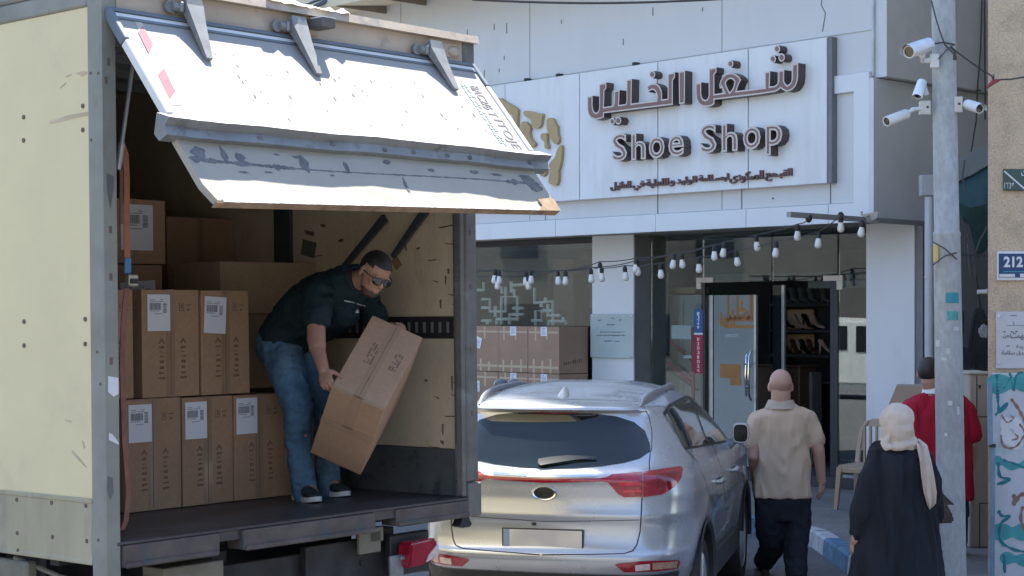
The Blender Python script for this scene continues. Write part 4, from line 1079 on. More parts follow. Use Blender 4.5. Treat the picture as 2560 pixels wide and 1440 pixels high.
def hand(mb, wrist, d, n, side, curl=(0.35, 0.5, 0.4), size=1.0, spread=0.10, thumb=0.6, thumb_curl=0.3):
    """wrist point, d towards fingertips, n out of the back of the hand, side=+1 thumb towards d x n"""
    d = Vector(d).normalized(); n = Vector(n); n = (n - d * n.dot(d)).normalized(); w = d.cross(n) * side
    wr = Vector(wrist); s = size
    mb.tube([wr - d * 0.015 * s, wr + d * 0.02 * s, wr + d * 0.055 * s, wr + d * 0.088 * s], [0.028 * s, 0.034 * s, 0.040 * s, 0.039 * s], 14, flat=0.42, up=w)
    for k, (off, ln) in enumerate([(0.030, 0.068), (0.0105, 0.077), (-0.010, 0.071), (-0.0285, 0.056)]):
        p = wr + d * (0.082 - 0.006 * abs(k - 1)) * s + w * off * s
        dirv = (d + w * off * spread * 12).normalized()
        pts = [p - dirv * 0.02 * s, p]; q = p; ang = 0
        for j, seg_l in enumerate((0.45, 0.31, 0.24)):
            ang += curl[j] * (1 + 0.1 * (k - 1.5))
            v = (dirv * math.cos(ang) - n * math.sin(ang)).normalized()
            q = q + v * ln * seg_l * s; pts.append(q)
        mb.tube(pts, [0.0095 * s, 0.0098 * s, 0.0088 * s, 0.0080 * s, 0.0062 * s], 8)
        mb.ell(pts[-1], 0.0062 * s, seg=8, rings=6)
    p = wr + d * 0.022 * s + w * 0.026 * s
    v1 = (d * math.cos(thumb) + w * math.sin(thumb) - n * 0.25).normalized(); v2 = (v1 + d * thumb_curl - n * 0.3).normalized()
    pts = [p - v1 * 0.012 * s, p + v1 * 0.032 * s, p + v1 * 0.036 * s + v2 * 0.026 * s, p + v1 * 0.036 * s + v2 * 0.05 * s]
    mb.tube(pts, [0.015 * s, 0.0125 * s, 0.0105 * s, 0.0078 * s], 8); mb.ell(pts[-1], 0.0078 * s, seg=8, rings=6)
def head(mb, hf, s=1.0, neck_to=None):
    """hf: frame at head centre, x = right of the person, y = forward, z = up"""
    T = lambda x, y, z: hf @ (Vector((x, y, z)) * s)
    rot = hf.to_3x3()
    mb.ell(T(0, -0.012, 0.030), (0.077 * s, 0.097 * s, 0.090 * s), rot, 18, 12)     # skull
    mb.ell(T(0, 0.022, -0.028), (0.063 * s, 0.070 * s, 0.088 * s), rot, 16, 11)     # face
    mb.ell(T(0, 0.058, -0.088), (0.030 * s, 0.026 * s, 0.024 * s), rot, 12, 8)      # chin
    mb.ell(T(0, 0.03, -0.07), (0.052 * s, 0.045 * s, 0.04 * s), rot, 12, 8)         # jaw
    mb.tube([T(0, 0.084, 0.012), T(0, 0.100, -0.012), T(0, 0.104, -0.028)], [0.009 * s, 0.013 * s, 0.013 * s], 8)
    for q in (-1, 1):
        mb.ell(T(q * 0.012, 0.093, -0.032), (0.009 * s, 0.010 * s, 0.008 * s), rot, 8, 6)
        mb.ell(T(q * 0.038, 0.066, -0.018), (0.024 * s, 0.020 * s, 0.018 * s), rot, 10, 7)   # cheek
        mb.ell(T(q * 0.030, 0.078, 0.022), (0.022 * s, 0.012 * s, 0.009 * s), rot, 10, 7)    # brow
        er = rot @ Matrix.Rotation(q * -0.35, 3, 'Z')
        mb.ell(T(q * 0.079, -0.012, -0.006), (0.010 * s, 0.020 * s, 0.033 * s), er, 10, 8)   # ear
    mb.ell(T(0, 0.086, -0.056), (0.024 * s, 0.010 * s, 0.007 * s), rot, 10, 6)
    mb.ell(T(0, 0.085, -0.066), (0.020 * s, 0.010 * s, 0.007 * s), rot, 10, 6)
    if neck_to is not None: limb(mb, [neck_to, T(0, -0.022, -0.05)], [0.060 * s, 0.054 * s])
def hair_cap(hf, s, keep, grow=1.05):
    b = MB(); rot = hf.to_3x3()
    b.ell((0, -0.012, 0.030), (0.077 * grow, 0.097 * grow, 0.090 * grow), None, 40, 28)
    bad = [f for f in b.bm.faces if not keep(f.calc_center_median())]
    bmesh.ops.delete(b.bm, geom=bad, context='FACES')
    bmesh.ops.transform(b.bm, matrix=hf @ Matrix.Scale(s, 4), verts=b.bm.verts)
    r = bmesh.ops.solidify(b.bm, geom=b.bm.faces[:], thickness=0.006)
    return b
def shoe(heel, toe, up=(0, 0, 1), w=0.046, h=0.085):
    """(upper, sole) meshes between heel and toe points on the ground"""
    heel, toe, up = Vector(heel), Vector(toe), Vector(up)
    d = (toe - heel); L = d.length; d.normalize(); l = up.cross(d).normalized()
    def ring(t, hw, z0, z1, n=14):
        c = heel + d * L * t
        return [c + l * hw * math.cos(2 * PI * k / n) + up * ((z0 + z1) / 2 + (z1 - z0) / 2 * math.sin(2 * PI * k / n)) for k in range(n)]
    u, so = MB(), MB()
    u.loft([ring(0.0, w * 0.4, 0.022, 0.060), ring(0.04, w * 0.72, 0.018, h + 0.006), ring(0.2, w * 0.82, 0.018, h + 0.012), ring(0.4, w * 0.82, 0.018, h), ring(0.6, w * 0.95, 0.018, h * 0.76), ring(0.8, w * 0.98, 0.018, h * 0.58), ring(0.94, w * 0.72, 0.018, h * 0.46), ring(1.0, w * 0.3, 0.02, h * 0.34)])
    def sr(t, hw):
        c = heel + d * L * t; lift = 0.010 * max(0, (t - 0.8) / 0.2)
        return [c + l * hw + up * lift, c - l * hw + up * lift, c - l * hw * 1.03 + up * (0.026 + lift), c + l * hw * 1.03 + up * (0.026 + lift)]
    so.loft([sr(-0.02, w * 0.5), sr(0.05, w * 0.82), sr(0.25, w * 0.86), sr(0.45, w * 0.82), sr(0.65, w * 1.0), sr(0.85, w * 0.98), sr(0.97, w * 0.65), sr(1.02, w * 0.25)])
    return u, so
def add_shoes(who, pairs, m1=None, m2=None, fr=None, h=0.085):
    for hl, to in pairs:
        u, so_ = shoe(hl, to, h=h)
        s = obj('shoe', u, m1 or m_shoe, who, fr, smooth=True, sharp=50)
        obj('sole', so_, m2 or m_sole, s, fr, smooth=True, sharp=35)
def cloth(name, col, **k):
    return mat(name, col, 0.85, bump=k.pop('bump', 0.7), bscale=k.pop('bscale', 9), bdist=0.04, bdet=1.2, spec=0.25, **k)

# --- the man unloading: joints in the truck's own frame
J = lambda u, v, x: tp(u, v, 0, x)
man = thing('person', 'man in sunglasses, black polo and blue jeans bending to lift a carton', 'person', TM @ Vector((1.9, 0.65, TF)))
LAT = Vector((1, 0.25, 0))
ankR, kneR, hipR = Vector((1.79, 0.66, 0.20)), Vector((1.745, 0.640, 0.615)), Vector((1.80, 0.86, 0.955))
ankL, kneL, hipL = Vector((2.05, 0.75, 0.20)), Vector((2.06, 0.74, 0.60)), Vector((2.0, 0.92, 0.965))
pel, wst, mid, chs, nkb = Vector((1.9, 0.895, 0.985)), Vector((1.9, 0.79, 1.085)), Vector((1.895, 0.66, 1.165)), Vector((1.895, 0.50, 1.235)), Vector((1.89, 0.335, 1.300))
shR, elR, wrR = Vector((1.70, 0.42, 1.235)), Vector((1.60, 0.345, 0.985)), Vector((1.545, 0.225, 0.830))
shL, elL, wrL = Vector((2.085, 0.47, 1.215)), Vector((2.17, 0.42, 1.02)), Vector((2.10, 0.27, 1.045))
hc = J(936, 684, 1.875)
# head looks down and towards the viewer's right
hfwd = (Vector((-0.22, -0.78, -0.55))).normalized()
hup = Vector((0.10, -0.45, 0.88)); hup = (hup - hfwd * hup.dot(hfwd)).normalized()
HF = frame(hc, hfwd.cross(hup), hfwd, hup)
b = MB()
limb(b, [hipR, kneR, ankR], [0.085, 0.055, 0.04]); limb(b, [hipL, kneL, ankL], [0.085, 0.055, 0.04])
limb(b, [ankR, ankR + Vector((-0.02, -0.12, -0.06))], [0.035, 0.03]); limb(b, [ankL, ankL + Vector((-0.01, -0.12, -0.06))], [0.035, 0.03])
torso(b, [pel + Vector((0, 0.06, -0.06)), pel, wst, mid, chs, nkb], [LAT] * 6, [0.12, 0.15, 0.15, 0.16, 0.17, 0.08], [0.08, 0.10, 0.10, 0.11, 0.11, 0.07])
limb(b, [shR, elR, wrR], [0.056, 0.045, 0.031]); limb(b, [shL, elL, wrL], [0.056, 0.045, 0.031])
limb(b, [chs, shR], [0.08, 0.056]); limb(b, [chs, shL], [0.08, 0.056])
limb(b, [shR.lerp(elR, 0.75), elR.lerp(wrR, 0.25)], [0.050, 0.047])
head(b, HF, 1.0, nkb)
hand(b, wrR, Vector((-0.30, -0.55, -0.72)), Vector((-0.85, -0.25, 0.35)), -1, curl=(0.55, 0.75, 0.5), size=1.02, thumb=0.95, thumb_curl=0.6)
hand(b, wrL, Vector((-0.15, -0.85, 0.10)), Vector((0.3, 0.1, 0.9)), 1, curl=(0.5, 0.6, 0.4), thumb=0.7)
obj('body', remesh(b, 0.0052, 4), m_skin, man, TM, smooth=True, sharp=0)
b = MB()
torso(b, [pel + Vector((0, 0.00, 0.0)), pel.lerp(wst, 0.5), wst, mid, mid.lerp(chs, 0.5), chs, chs.lerp(nkb, 0.55), nkb + (nkb - chs).normalized() * 0.015 + Vector((0, 0, 0.012))], [LAT] * 8,
      [0.198, 0.200, 0.200, 0.205, 0.21, 0.205, 0.165, 0.098], [0.135, 0.14, 0.142, 0.15, 0.15, 0.135, 0.115, 0.092], ex=2.2)
slR = shR.lerp(elR, 0.50); slL = shL.lerp(elL, 0.6)
limb(b, [chs + Vector((-0.08, 0, 0.01)), shR, slR], [0.11, 0.085, 0.083]); limb(b, [chs + Vector((0.08, 0, 0.01)), shL, slL], [0.11, 0.085, 0.08])
limb(b, [chs + Vector((0, -0.06, -0.11)), mid + Vector((0, -0.02, -0.10))], [0.09, 0.11])
sh = obj('polo_shirt', wrinkle(remesh(b, 0.008, 6), 0.011, 0.085, (1, 1, 1.2), 3.0), cloth('black_polo', (0.011, 0.024, 0.029), var=0.3, scale=7, bscale=13), man, TM, smooth=True, sharp=0)
b = MB(); d = (HF.to_translation() - nkb).normalized(); l = LAT.normalized(); f = d.cross(l)
rr = lambda c, r: [c + l * r * math.cos(2 * PI * k / 20) + f * r * 1.05 * math.sin(2 * PI * k / 20) for k in range(20)]
b.loft([rr(nkb - d * 0.02, 0.094), rr(nkb + d * 0.026, 0.074), rr(nkb + d * 0.028, 0.066), rr(nkb - d * 0.01, 0.074)], caps=False)
obj('collar', b, mat('black_collar', (0.012, 0.018, 0.022), 0.8), sh, TM, smooth=True)
# chest print and small badge
cb = BVHTree.FromPolygons([TM @ (WM[sh] .inverted() @ WM[sh] @ v.co) if False else WM[sh] @ v.co for v in sh.data.vertices], [p.vertices[:] for p in sh.data.polygons])
def on_surface(tree, u, v, off=0.002):
    r = ray(u, v).normalized(); loc, nor, i, dist = tree.ray_cast(EYEV, r)
    if loc is None: return None
    if nor.dot(r) > 0: nor = -nor
    return loc + nor * off
b = MB(); r_ = random.Random(3)
def strokes(u0, v0, u1, v1, n, hh):
    for i in range(n):
        t = i / n; u, v = u0 + (u1 - u0) * t, v0 + (v1 - v0) * t; du = (u1 - u0) / n * 0.62
        h1 = hh * r_.uniform(0.6, 1)
        q = [on_surface(cb, *c) for c in ((u, v), (u + du, v + 0.5), (u + du, v + h1), (u, v + h1))]
        if all(q): b.quad(*q)
strokes(861, 750, 888, 755, 9, 4); strokes(891, 757, 914, 764, 8, 4)
for tri in [((888, 782), (893, 773), (893, 782)), ((891, 782), (896, 776), (896, 783))]:
    q = [on_surface(cb, *c) for c in tri]
    if all(q): b.face([b.bm.verts.new(p) for p in q])
if len(b.bm.faces): obj('chest_print', b, mat('white_print', (0.6, 0.6, 0.6), 0.7), sh)
# jeans
b = MB()
torso(b, [pel + Vector((0, 0.10, -0.11)), pel + Vector((0, 0.05, -0.05)), pel, pel.lerp(wst, 0.35)], [LAT] * 4, [0.13, 0.182, 0.190, 0.186], [0.095, 0.125, 0.13, 0.128])
limb(b, [hipR + Vector((0.02, 0.0, 0.0)), hipR.lerp(kneR, 0.45), kneR, kneR.lerp(ankR, 0.45) + Vector((0, 0.02, 0)), ankR + Vector((0, -0.02, -0.085))], [0.122, 0.104, 0.085, 0.072, 0.068])
limb(b, [hipL, hipL.lerp(kneL, 0.45), kneL, kneL.lerp(ankL, 0.45), ankL + Vector((0, -0.02, -0.085))], [0.115, 0.100, 0.083, 0.072, 0.067])
mj = mat('blue_denim', (0.075, 0.145, 0.22), 0.85, var=0.35, scale=5, bump=0.7, bscale=12, bdist=0.03, bdet=1.5, spec=0.2, dirt=(0.22, 0.29, 0.36), damt=0.7, dscale=4.5, dthr=0.52, dsoft=0.25, stretch=(1, 1, 0.55), fine=0.3)
jn = obj('jeans', wrinkle(remesh(b, 0.008, 5), 0.008, 0.075, (0.7, 0.7, 1.5), 7.0), mj, man, TM, smooth=True, sharp=0)
add_shoes(man, [((1.815, 0.735, TF + .002), (1.725, 0.475, TF + .002)), ((2.08, 0.83, TF + .002), (2.03, 0.56, TF + .002))], fr=TM, h=0.115)
b = hair_cap(HF, 1.0, lambda c: (c.z > 0.055 or c.y < -0.01) and c.z > 0.0 - (0.035 if c.y < -0.05 else 0) and not (c.y > 0.045 and c.z < 0.075))
obj('hair', b, m_hair, man, TM, smooth=True)
b = MB(); b.ell((0, 0.036, -0.078), (0.056, 0.052, 0.042), None, 24, 16)
bmesh.ops.delete(b.bm, geom=[f for f in b.bm.faces if f.calc_center_median().z > -0.066 + max(0, 0.02 - f.calc_center_median().y) * 0.7 and not abs(f.calc_center_median().x) > 0.05], context='FACES')
obj('beard', b, mat('short_beard', (0.075, 0.045, 0.035), 0.8, var=0.4, scale=80), man, TM @ HF, smooth=True)
b = MB()
for q in (-1, 1):
    b.ell((q * 0.034, 0.099, 0.004), (0.029, 0.006, 0.023), Matrix.Rotation(q * -0.22, 3, 'Z'), 16, 8)
    b.tube([(q * 0.062, 0.092, 0.016), (q * 0.080, 0.05, 0.014), (q * 0.083, -0.01, 0.008)], 0.003, 6)
b.tube([(-0.012, 0.106, 0.014), (0.012, 0.106, 0.014)], 0.003, 6); b.tube([(-0.06, 0.096, 0.022), (0, 0.108, 0.024), (0.06, 0.096, 0.022)], 0.003, 6)
obj('sunglasses', b, mat('dark_lens', (0.008, 0.008, 0.010), 0.08, coat=1.0), man, TM @ HF, smooth=True)
# ------------------------------------------------------------------ silver car: local x right, y forward from the rear bumper, z up
CA = 0.234
CM = frame((0.181, 10.956, 0), Vector((math.cos(CA), -math.sin(CA), 0)), Vector((math.sin(CA), math.cos(CA), 0)), Vector((0, 0, 1)))
def paint(name, col):
    m = bpy.data.materials.new(name); m.use_nodes = True
    nt = m.node_tree; b = nt.nodes['Principled BSDF']
    b.inputs['Base Color'].default_value = (*col, 1); b.inputs['Metallic'].default_value = 0.5
    b.inputs['Roughness'].default_value = 0.30; b.inputs['Coat Weight'].default_value = 0.5; b.inputs['Coat Roughness'].default_value = 0.05
    tc = nt.nodes.new('ShaderNodeTexCoord')
    n = nt.nodes.new('ShaderNodeTexNoise'); n.inputs['Scale'].default_value = 900; nt.links.new(tc.outputs['Object'], n.inputs[0])
    bp = nt.nodes.new('ShaderNodeBump'); bp.inputs['Strength'].default_value = 0.06; bp.inputs['Distance'].default_value = 0.001
    nt.nodes.remove(bp)
    n2 = nt.nodes.new('ShaderNodeTexNoise'); n2.inputs['Scale'].default_value = 2.5; n2.inputs['Detail'].default_value = 6; nt.links.new(tc.outputs['Object'], n2.inputs[0])
    mr = nt.nodes.new('ShaderNodeMapRange'); mr.inputs[1].default_value = 0.35; mr.inputs[2].default_value = 0.7; mr.inputs[3].default_value = 0.25; mr.inputs[4].default_value = 0.31
    nt.links.new(n2.outputs[0], mr.inputs[0]); nt.links.new(mr.outputs[0], b.inputs['Roughness'])
    MATS[name] = m; return m
m_silver = paint('silver_paint', (0.40, 0.42, 0.45))
m_dglass = mat('dark_car_glass', (0.008, 0.012, 0.015), 0.02, var=0.1, coat=0.0, spec=0.5)
m_sglass = mat('side_car_glass', (0.022, 0.03, 0.03), 0.03, var=0.1, coat=0.6, spec=0.7)
m_trim = mat('black_trim', (0.014, 0.014, 0.015), 0.4, var=0.2)
m_clad3 = mat('grey_black_cladding', (0.03, 0.03, 0.032), 0.6, var=0.2)
m_seam = mat('panel_gap', (0.02, 0.02, 0.022), 0.8)
# rows: z, rear y, rear crown, half width, corner x, corner y, front y
ROWS = [(0.36, 0.20, .06, 0.80, .30, .45, 4.30), (0.46, 0.08, .07, 0.865, .32, .55, 4.40), (0.55, 0.03, .075, 0.892, .34, .62, 4.44), (0.64, 0.000, .08, 0.905, .35, .66, 4.46),
        (0.668, 0.005, .08, 0.908, .35, .66, 4.46), (0.69, 0.035, .075, 0.910, .35, .64, 4.46), (0.74, 0.065, .06, 0.914, .36, .62, 4.46), (0.86, 0.085, .055, 0.922, .38, .62, 4.45),
        (0.91, 0.080, .055, 0.926, .38, .62, 4.44), (0.94, 0.092, .055, 0.928, .38, .62, 4.43), (1.02, 0.105, .06, 0.930, .40, .62, 4.36), (1.10, 0.105, .06, 0.925, .42, .62, 4.15),
        (1.13, 0.100, .065, 0.917, .42, .62, 3.90), (1.165, 0.120, .07, 0.903, .42, .64, 3.55), (1.195, 0.165, .075, 0.885, .42, .66, 3.36),
        (1.30, 0.265, .08, 0.842, .40, .66, 3.10), (1.40, 0.350, .085, 0.795, .38, .66, 2.88), (1.49, 0.415, .09, 0.745, .36, .66, 2.66), (1.535, 0.430, .095, 0.715, .34, .66, 2.55),
        (1.56, 0.395, .10, 0.695, .33, .66, 2.48), (1.585, 0.42, .10, 0.668, .32, .66, 2.40), (1.62, 0.60, .10, 0.620, .30, .60, 2.28), (1.65, 0.80, .10, 0.565, .28, .55, 2.16),
        (1.68, 1.10, .08, 0.475, .22, .40, 2.02), (1.70, 1.42, .05, 0.34, .15, .20, 1.90), (1.708, 1.62, .02, 0.15, .08, .08, 1.80)]
def rowat(z):
    if z <= ROWS[0][0]: return ROWS[0]
    for i in range(len(ROWS) - 1):
        a, b = ROWS[i], ROWS[i + 1]
        if a[0] <= z <= b[0]:
            t = (z - a[0]) / (b[0] - a[0])
            p = ROWS[i - 1] if i > 0 else a; q = ROWS[i + 2] if i + 2 < len(ROWS) else b
            out = [z]
            for k in range(1, 7):
                h = b[0] - a[0]
                s = (b[k] - a[k]) / h
                sp = (a[k] - p[k]) / (a[0] - p[0]) if a is not p else s
                sn = (q[k] - b[k]) / (q[0] - b[0]) if q is not b else s
                m0 = 0 if sp * s <= 0 else 2 * sp * s / (sp + s); m1 = 0 if s * sn <= 0 else 2 * s * sn / (s + sn)
                out.append((2 * t**3 - 3 * t**2 + 1) * a[k] + (t**3 - 2 * t**2 + t) * h * m0 + (-2 * t**3 + 3 * t**2) * b[k] + (t**3 - t**2) * h * m1)
            return out
    return ROWS[-1]
WHY = (0.93, 3.60); WHZ = 0.40; WHR = 0.385
def outline(row):
    z, yr, cr, w, cx, cy, yf = row
    pts = []
    xr = w - cx
    for k in range(12): 
        x = xr * k / 12; pts.append((x, yr + cr * (x / w) ** 2))
    y0 = yr + cr * (xr / w) ** 2
    for k in range(19):
        a = PI / 2 * k / 18; e = 2 / 2.15
        pts.append((xr + cx * math.sin(a) ** e, y0 + cy * (1 - math.cos(a) ** e)))
    ys = y0 + cy; ye = max(ys + 0.1, yf - 0.6)
    for k in range(1, 40):
        t = k / 40; y = ys + (ye - ys) * t
        pts.append((w, y))
    for k in range(15):
        a = PI / 2 * k / 14; e = 2 / 2.3
        pts.append((w - 0.42 * w * (1 - math.cos(a) ** e), ye + (yf - ye) * math.sin(a) ** e))
    for k in range(1, 6): pts.append((0.58 * w * (1 - k / 5.0), yf))
    out = []
    for x, y in pts:
        t = (y - 2.2) / 2.2
        xx = x * (1 - 0.035 * t * t) if x > 0.3 else x
        for wy in WHY:                                     # flared wheel arches
            d = math.hypot(y - wy, (z - WHZ) * 1.0)
            if d < 0.62 and z < 1.02: xx += 0.028 * math.exp(-((d - WHR - 0.05) / 0.10) ** 2) * min(1, x / w) ** 6
        if 0.62 < z < 0.86 and x > 0.8 * w: xx -= 0.020 * math.exp(-((z - 0.74) / 0.09) ** 2) * math.exp(-((y - 2.25) / 0.75) ** 4)
        if x > 0.8 * w: xx += 0.006 * math.exp(-((z - 1.03) / 0.045) ** 2)
        out.append((xx, y))
    return out
zs = []
for i in range(len(ROWS) - 1):
    n = max(2, round((ROWS[i + 1][0] - ROWS[i][0]) / 0.018))
    zs += [ROWS[i][0] + (ROWS[i + 1][0] - ROWS[i][0]) * k / n for k in range(n)]
zs.append(ROWS[-1][0])
car = thing('car', 'silver crossover car parked facing the shop, seen from behind with red tail lamps', 'car', CM @ Matrix.Translation((0, 2.2, 0)))
def carshell():
    b = MB(); rings = []
    for z in zs:
        o = outline(rowat(z))
        ring = [Vector((x, y, z)) for x, y in o] + [Vector((-x, y, z)) for x, y in o[::-1][1:-1]]
        rings.append(ring)
    b.loft(rings)
    for _ in range(14): bmesh.ops.smooth_vert(b.bm, verts=[v for v in b.bm.verts if v.co.z > 1.60], factor=0.5, use_axis_x=True, use_axis_y=True, use_axis_z=True)
    return b
b = carshell()
bmesh.ops.recalc_face_normals(b.bm, faces=b.bm.faces)
TREE = BVHTree.FromBMesh(b.bm)                            # solid skin in car coordinates, used to lay lamps and glass on it
b.bm.faces.ensure_lookup_table()
kill = []
for f in b.bm.faces:
    c = f.calc_center_median()
    if abs(c.x) > 0.6 and any(math.hypot(c.y - wy, c.z - WHZ) < WHR for wy in WHY): kill.append(f)
bmesh.ops.delete(b.bm, geom=kill, context='FACES')
obj('body', b, m_silver, car, CM, smooth=True, sharp=62)
CI = CM.inverted()
def skin_px(u, v):
    o = CI @ EYEV; d = (CI.to_3x3() @ ray(u, v)).normalized()
    loc, n, i, dist = TREE.ray_cast(o, d)
    if loc is None: return None
    return loc
def fill(poly, step):
    """dense triangulation of a 2D outline"""
    P_ = []
    n = len(poly)
    for i in range(n):
        a, c = Vector(poly[i]), Vector(poly[(i + 1) % n]); k = max(1, math.ceil((c - a).length / step))
        P_ += [a.lerp(c, t / k) for t in range(k)]
    m = len(P_); pts = P_[:]
    xs = [p.x for p in P_]; ys = [p.y for p in P_]
    def inside(x, y):
        r = False; j = m - 1
        for i in range(m):
            if (P_[i].y > y) != (P_[j].y > y) and x < (P_[j].x - P_[i].x) * (y - P_[i].y) / (P_[j].y - P_[i].y) + P_[i].x: r = not r
            j = i
        return r
    y = min(ys) + step * 0.6
    while y < max(ys):
        x = min(xs) + step * 0.6
        while x < max(xs):
            if inside(x, y): pts.append(Vector((x, y)))
            x += step
        y += step
    vs, es, fs, *_ = delaunay_2d_cdt(pts, [], [list(range(m))], 1, 1e-6)
    return vs, fs
def patch(mb, poly, step=5, off=0.004, mirror=False, thick=0.0):
    """lay an outline (photo pixels) on the car's skin as a sheet standing off by off"""
    vs, fs = fill(poly, step)
    co = []
    for p in vs:
        q = skin_px(p.x, p.y); co.append(q)
    res = []
    for q in co:
        if q is None: res.append(None); continue
        loc, n, i, d = TREE.find_nearest(q)
        res.append((q, n))
    for sgn in ((1, -1) if mirror else (1,)):
        V = [None if r is None else mb.bm.verts.new((sgn * (r[0].x + r[1].x * off), r[0].y + r[1].y * off, r[0].z + r[1].z * off)) for r in res]
        for f in fs:
            q = [V[i] for i in f]
            if all(q): mb.face(q if sgn > 0 else q[::-1])
    return mb
def to_px(x, y, z):
    w = CM @ Vector((x, y, z)); return (CX + F * w.x / w.y, HY - F * (w.z - EYE) / w.y)
def plate_patch(mb, xz, off=0.004, step=0.02, mirror=False):
    """outline in car x,z laid on the rear skin"""
    vs, fs = fill(xz, step)
    for sgn in ((1, -1) if mirror else (1,)):
        V = []
        for p in vs:
            loc, n, i, d = TREE.ray_cast(Vector((p.x, -3, p.y)), Vector((0, 1, 0)))
            V.append(mb.bm.verts.new((sgn * (loc.x + n.x * off), loc.y + n.y * off, loc.z + n.z * off)) if loc else None)
        for f in fs:
            q = [V[i] for i in f]
            if all(q): mb.face(q if sgn > 0 else q[::-1])
def strip_line(mb, pts, w, off=0.0012, mirror=False):
    """thin gap line along photo pixels"""
    P_ = []
    for i in range(len(pts) - 1):
        a, c = Vector(pts[i]), Vector(pts[i + 1]); k = max(1, math.ceil((c - a).length / 6))
        P_ += [a.lerp(c, t / k) for t in range(k)]
    P_.append(Vector(pts[-1]))
    Q = []
    for p in P_:
        q = skin_px(p.x, p.y)
        if q is None: Q.append(None); continue
        loc, n, i, d = TREE.find_nearest(q); Q.append((q, n))
    Q = [q for q in Q if q]
    for sgn in ((1, -1) if mirror else (1,)):
        prev = None
        for i, (q, n) in enumerate(Q):
            d = (Q[min(i + 1, len(Q) - 1)][0] - Q[max(i - 1, 0)][0]).normalized(); s = d.cross(n).normalized() * w / 2
            c = q + n * off
            pr = []
            for e in (c + s, c - s): pr.append(mb.bm.verts.new((sgn * e.x, e.y, e.z)))
            if prev: mb.face([prev[0], prev[1], pr[1], pr[0]] if sgn > 0 else [prev[0], pr[0], pr[1], prev[1]])
            prev = pr
# rear window (right half traced from the middle, mirrored)
mid_t, mid_b = to_px(0, 0.43, 1.520), to_px(0, 0.15, 1.192)
half = [(mid_t[0], 1031), (1480, 1033), (1540, 1041), (1585, 1056), (1612, 1078), (1624, 1110), (1626, 1128), (1600, 1146), (1560, 1157), (1500, 1166), (1430, 1171), (mid_b[0], 1172)]
b = MB(); patch(b, half, 6, 0.004, True)
rw = obj('rear_window', b, m_dglass, car, CM, smooth=True, sharp=0)
b = MB(); patch(b, [(mid_t[0], 1030), (1446, 1030.5), (1446, 1035), (mid_t[0], 1034.5)], 4, 0.0065, True)
obj('brake_light', b, m_redlens, car, CM, smooth=True)
# wiper
b = MB()
wp = [(1347, 1152), (1375, 1147), (1420, 1143), (1490, 1146), (1493, 1150), (1440, 1154), (1390, 1162), (1352, 1169), (1346, 1162)]
patch(b, wp, 5, 0.022)
bmesh.ops.solidify(b.bm, geom=b.bm.faces[:], thickness=0.012)
obj('wiper', b, m_trim, car, CM, smooth=True, sharp=30)
# red strip, tail lamps with inner bar, emblem
b = MB(); patch(b, [(to_px(0, .1, 1.12)[0], 1197), (1500, 1196), (1520, 1193), (1520, 1206), (1505, 1204), (to_px(0, .1, 1.12)[0], 1207)], 4, 0.0035, True)
obj('red_strip', b, m_redlens, car, CM, smooth=True)
b = MB(); patch(b, [(to_px(0, .1, 1.13)[0], 1187.5), (1492, 1186.5), (1494, 1192), (to_px(0, .1, 1.13)[0], 1194)], 4, 0.005, True)
obj('chrome_strip', b, m_chrome, car, CM, smooth=True)
for mir in (False, True):
    def lampmesh(poly, off, step=5):
        b = MB(); patch(b, poly, step, off)
        if mir: bmesh.ops.transform(b.bm, matrix=Matrix.Scale(-1, 4, Vector((1, 0, 0))), verts=b.bm.verts)
        return b
    tl = obj('tail_light', lampmesh([(1512, 1196), (1530, 1187), (1606, 1181), (1606, 1242), (1560, 1243), (1545, 1235)], 0.006), m_redlens, car, CM, smooth=True)
    tl2 = obj('tail_light', lampmesh([(1608, 1181), (1655, 1173), (1700, 1166), (1706, 1172), (1702, 1195), (1685, 1218), (1655, 1236), (1608, 1243)], 0.006), m_redlens, car, CM, smooth=True)
    obj('lamp_band', lampmesh([(1545, 1206), (1604, 1205), (1604, 1212), (1552, 1214)], 0.0075), mat('bright_red_band', (0.55, 0.02, 0.045), 0.2, coat=0.5), tl, CM, smooth=True)
    obj('lamp_band', lampmesh([(1556, 1226), (1604, 1224), (1604, 1230), (1560, 1232)], 0.0075), MATS['bright_red_band'], tl, CM, smooth=True)
    obj('dark_lens', lampmesh([(1640, 1188), (1690, 1178), (1690, 1192), (1668, 1212), (1640, 1222)], 0.0075), mat('deep_red_lens', (0.16, 0.004, 0.012), 0.12, coat=0.6), tl2, CM, smooth=True)
    fo = obj('fog_light', lampmesh([(1537, 1412), (1545, 1409), (1600, 1403), (1696, 1400), (1700, 1406), (1693, 1421), (1640, 1428), (1560, 1430)], 0.005), m_redlens, car, CM, smooth=True)
    obj('reverse_lens', lampmesh([(1588, 1412), (1624, 1409), (1624, 1424), (1588, 1427)], 0.0065), m_clear, fo, CM, smooth=True)
    obj('amber_lens', lampmesh([(1630, 1407), (1692, 1403), (1690, 1419), (1630, 1424)], 0.0065), mat('amber_lens', (0.45, 0.27, 0.19), 0.15, coat=0.6, var=0.3, scale=40), fo, CM, smooth=True)
b = MB(); ec_ = to_px(0, 0.1, 1.046)
e3 = skin_px(*ec_)
b.lathe([(0.082, -0.002), (0.084, 0.006), (0.078, 0.012), (0.070, 0.008)], CM.inverted() @ CM @ frame((0, e3.y, 1.046), Vector((1, 0, 0)), Vector((0, 0, 0.56)), Vector((0, -1, 0))), 32)
em = obj('emblem', b, m_chrome, car, CM, smooth=True, sharp=50)
b = MB(); b.lathe([(0.070, 0.0), (0.066, 0.010), (0.001, 0.0112)], frame((0, e3.y, 1.046), Vector((1, 0, 0)), Vector((0, 0, 0.56)), Vector((0, -1, 0))), 32)
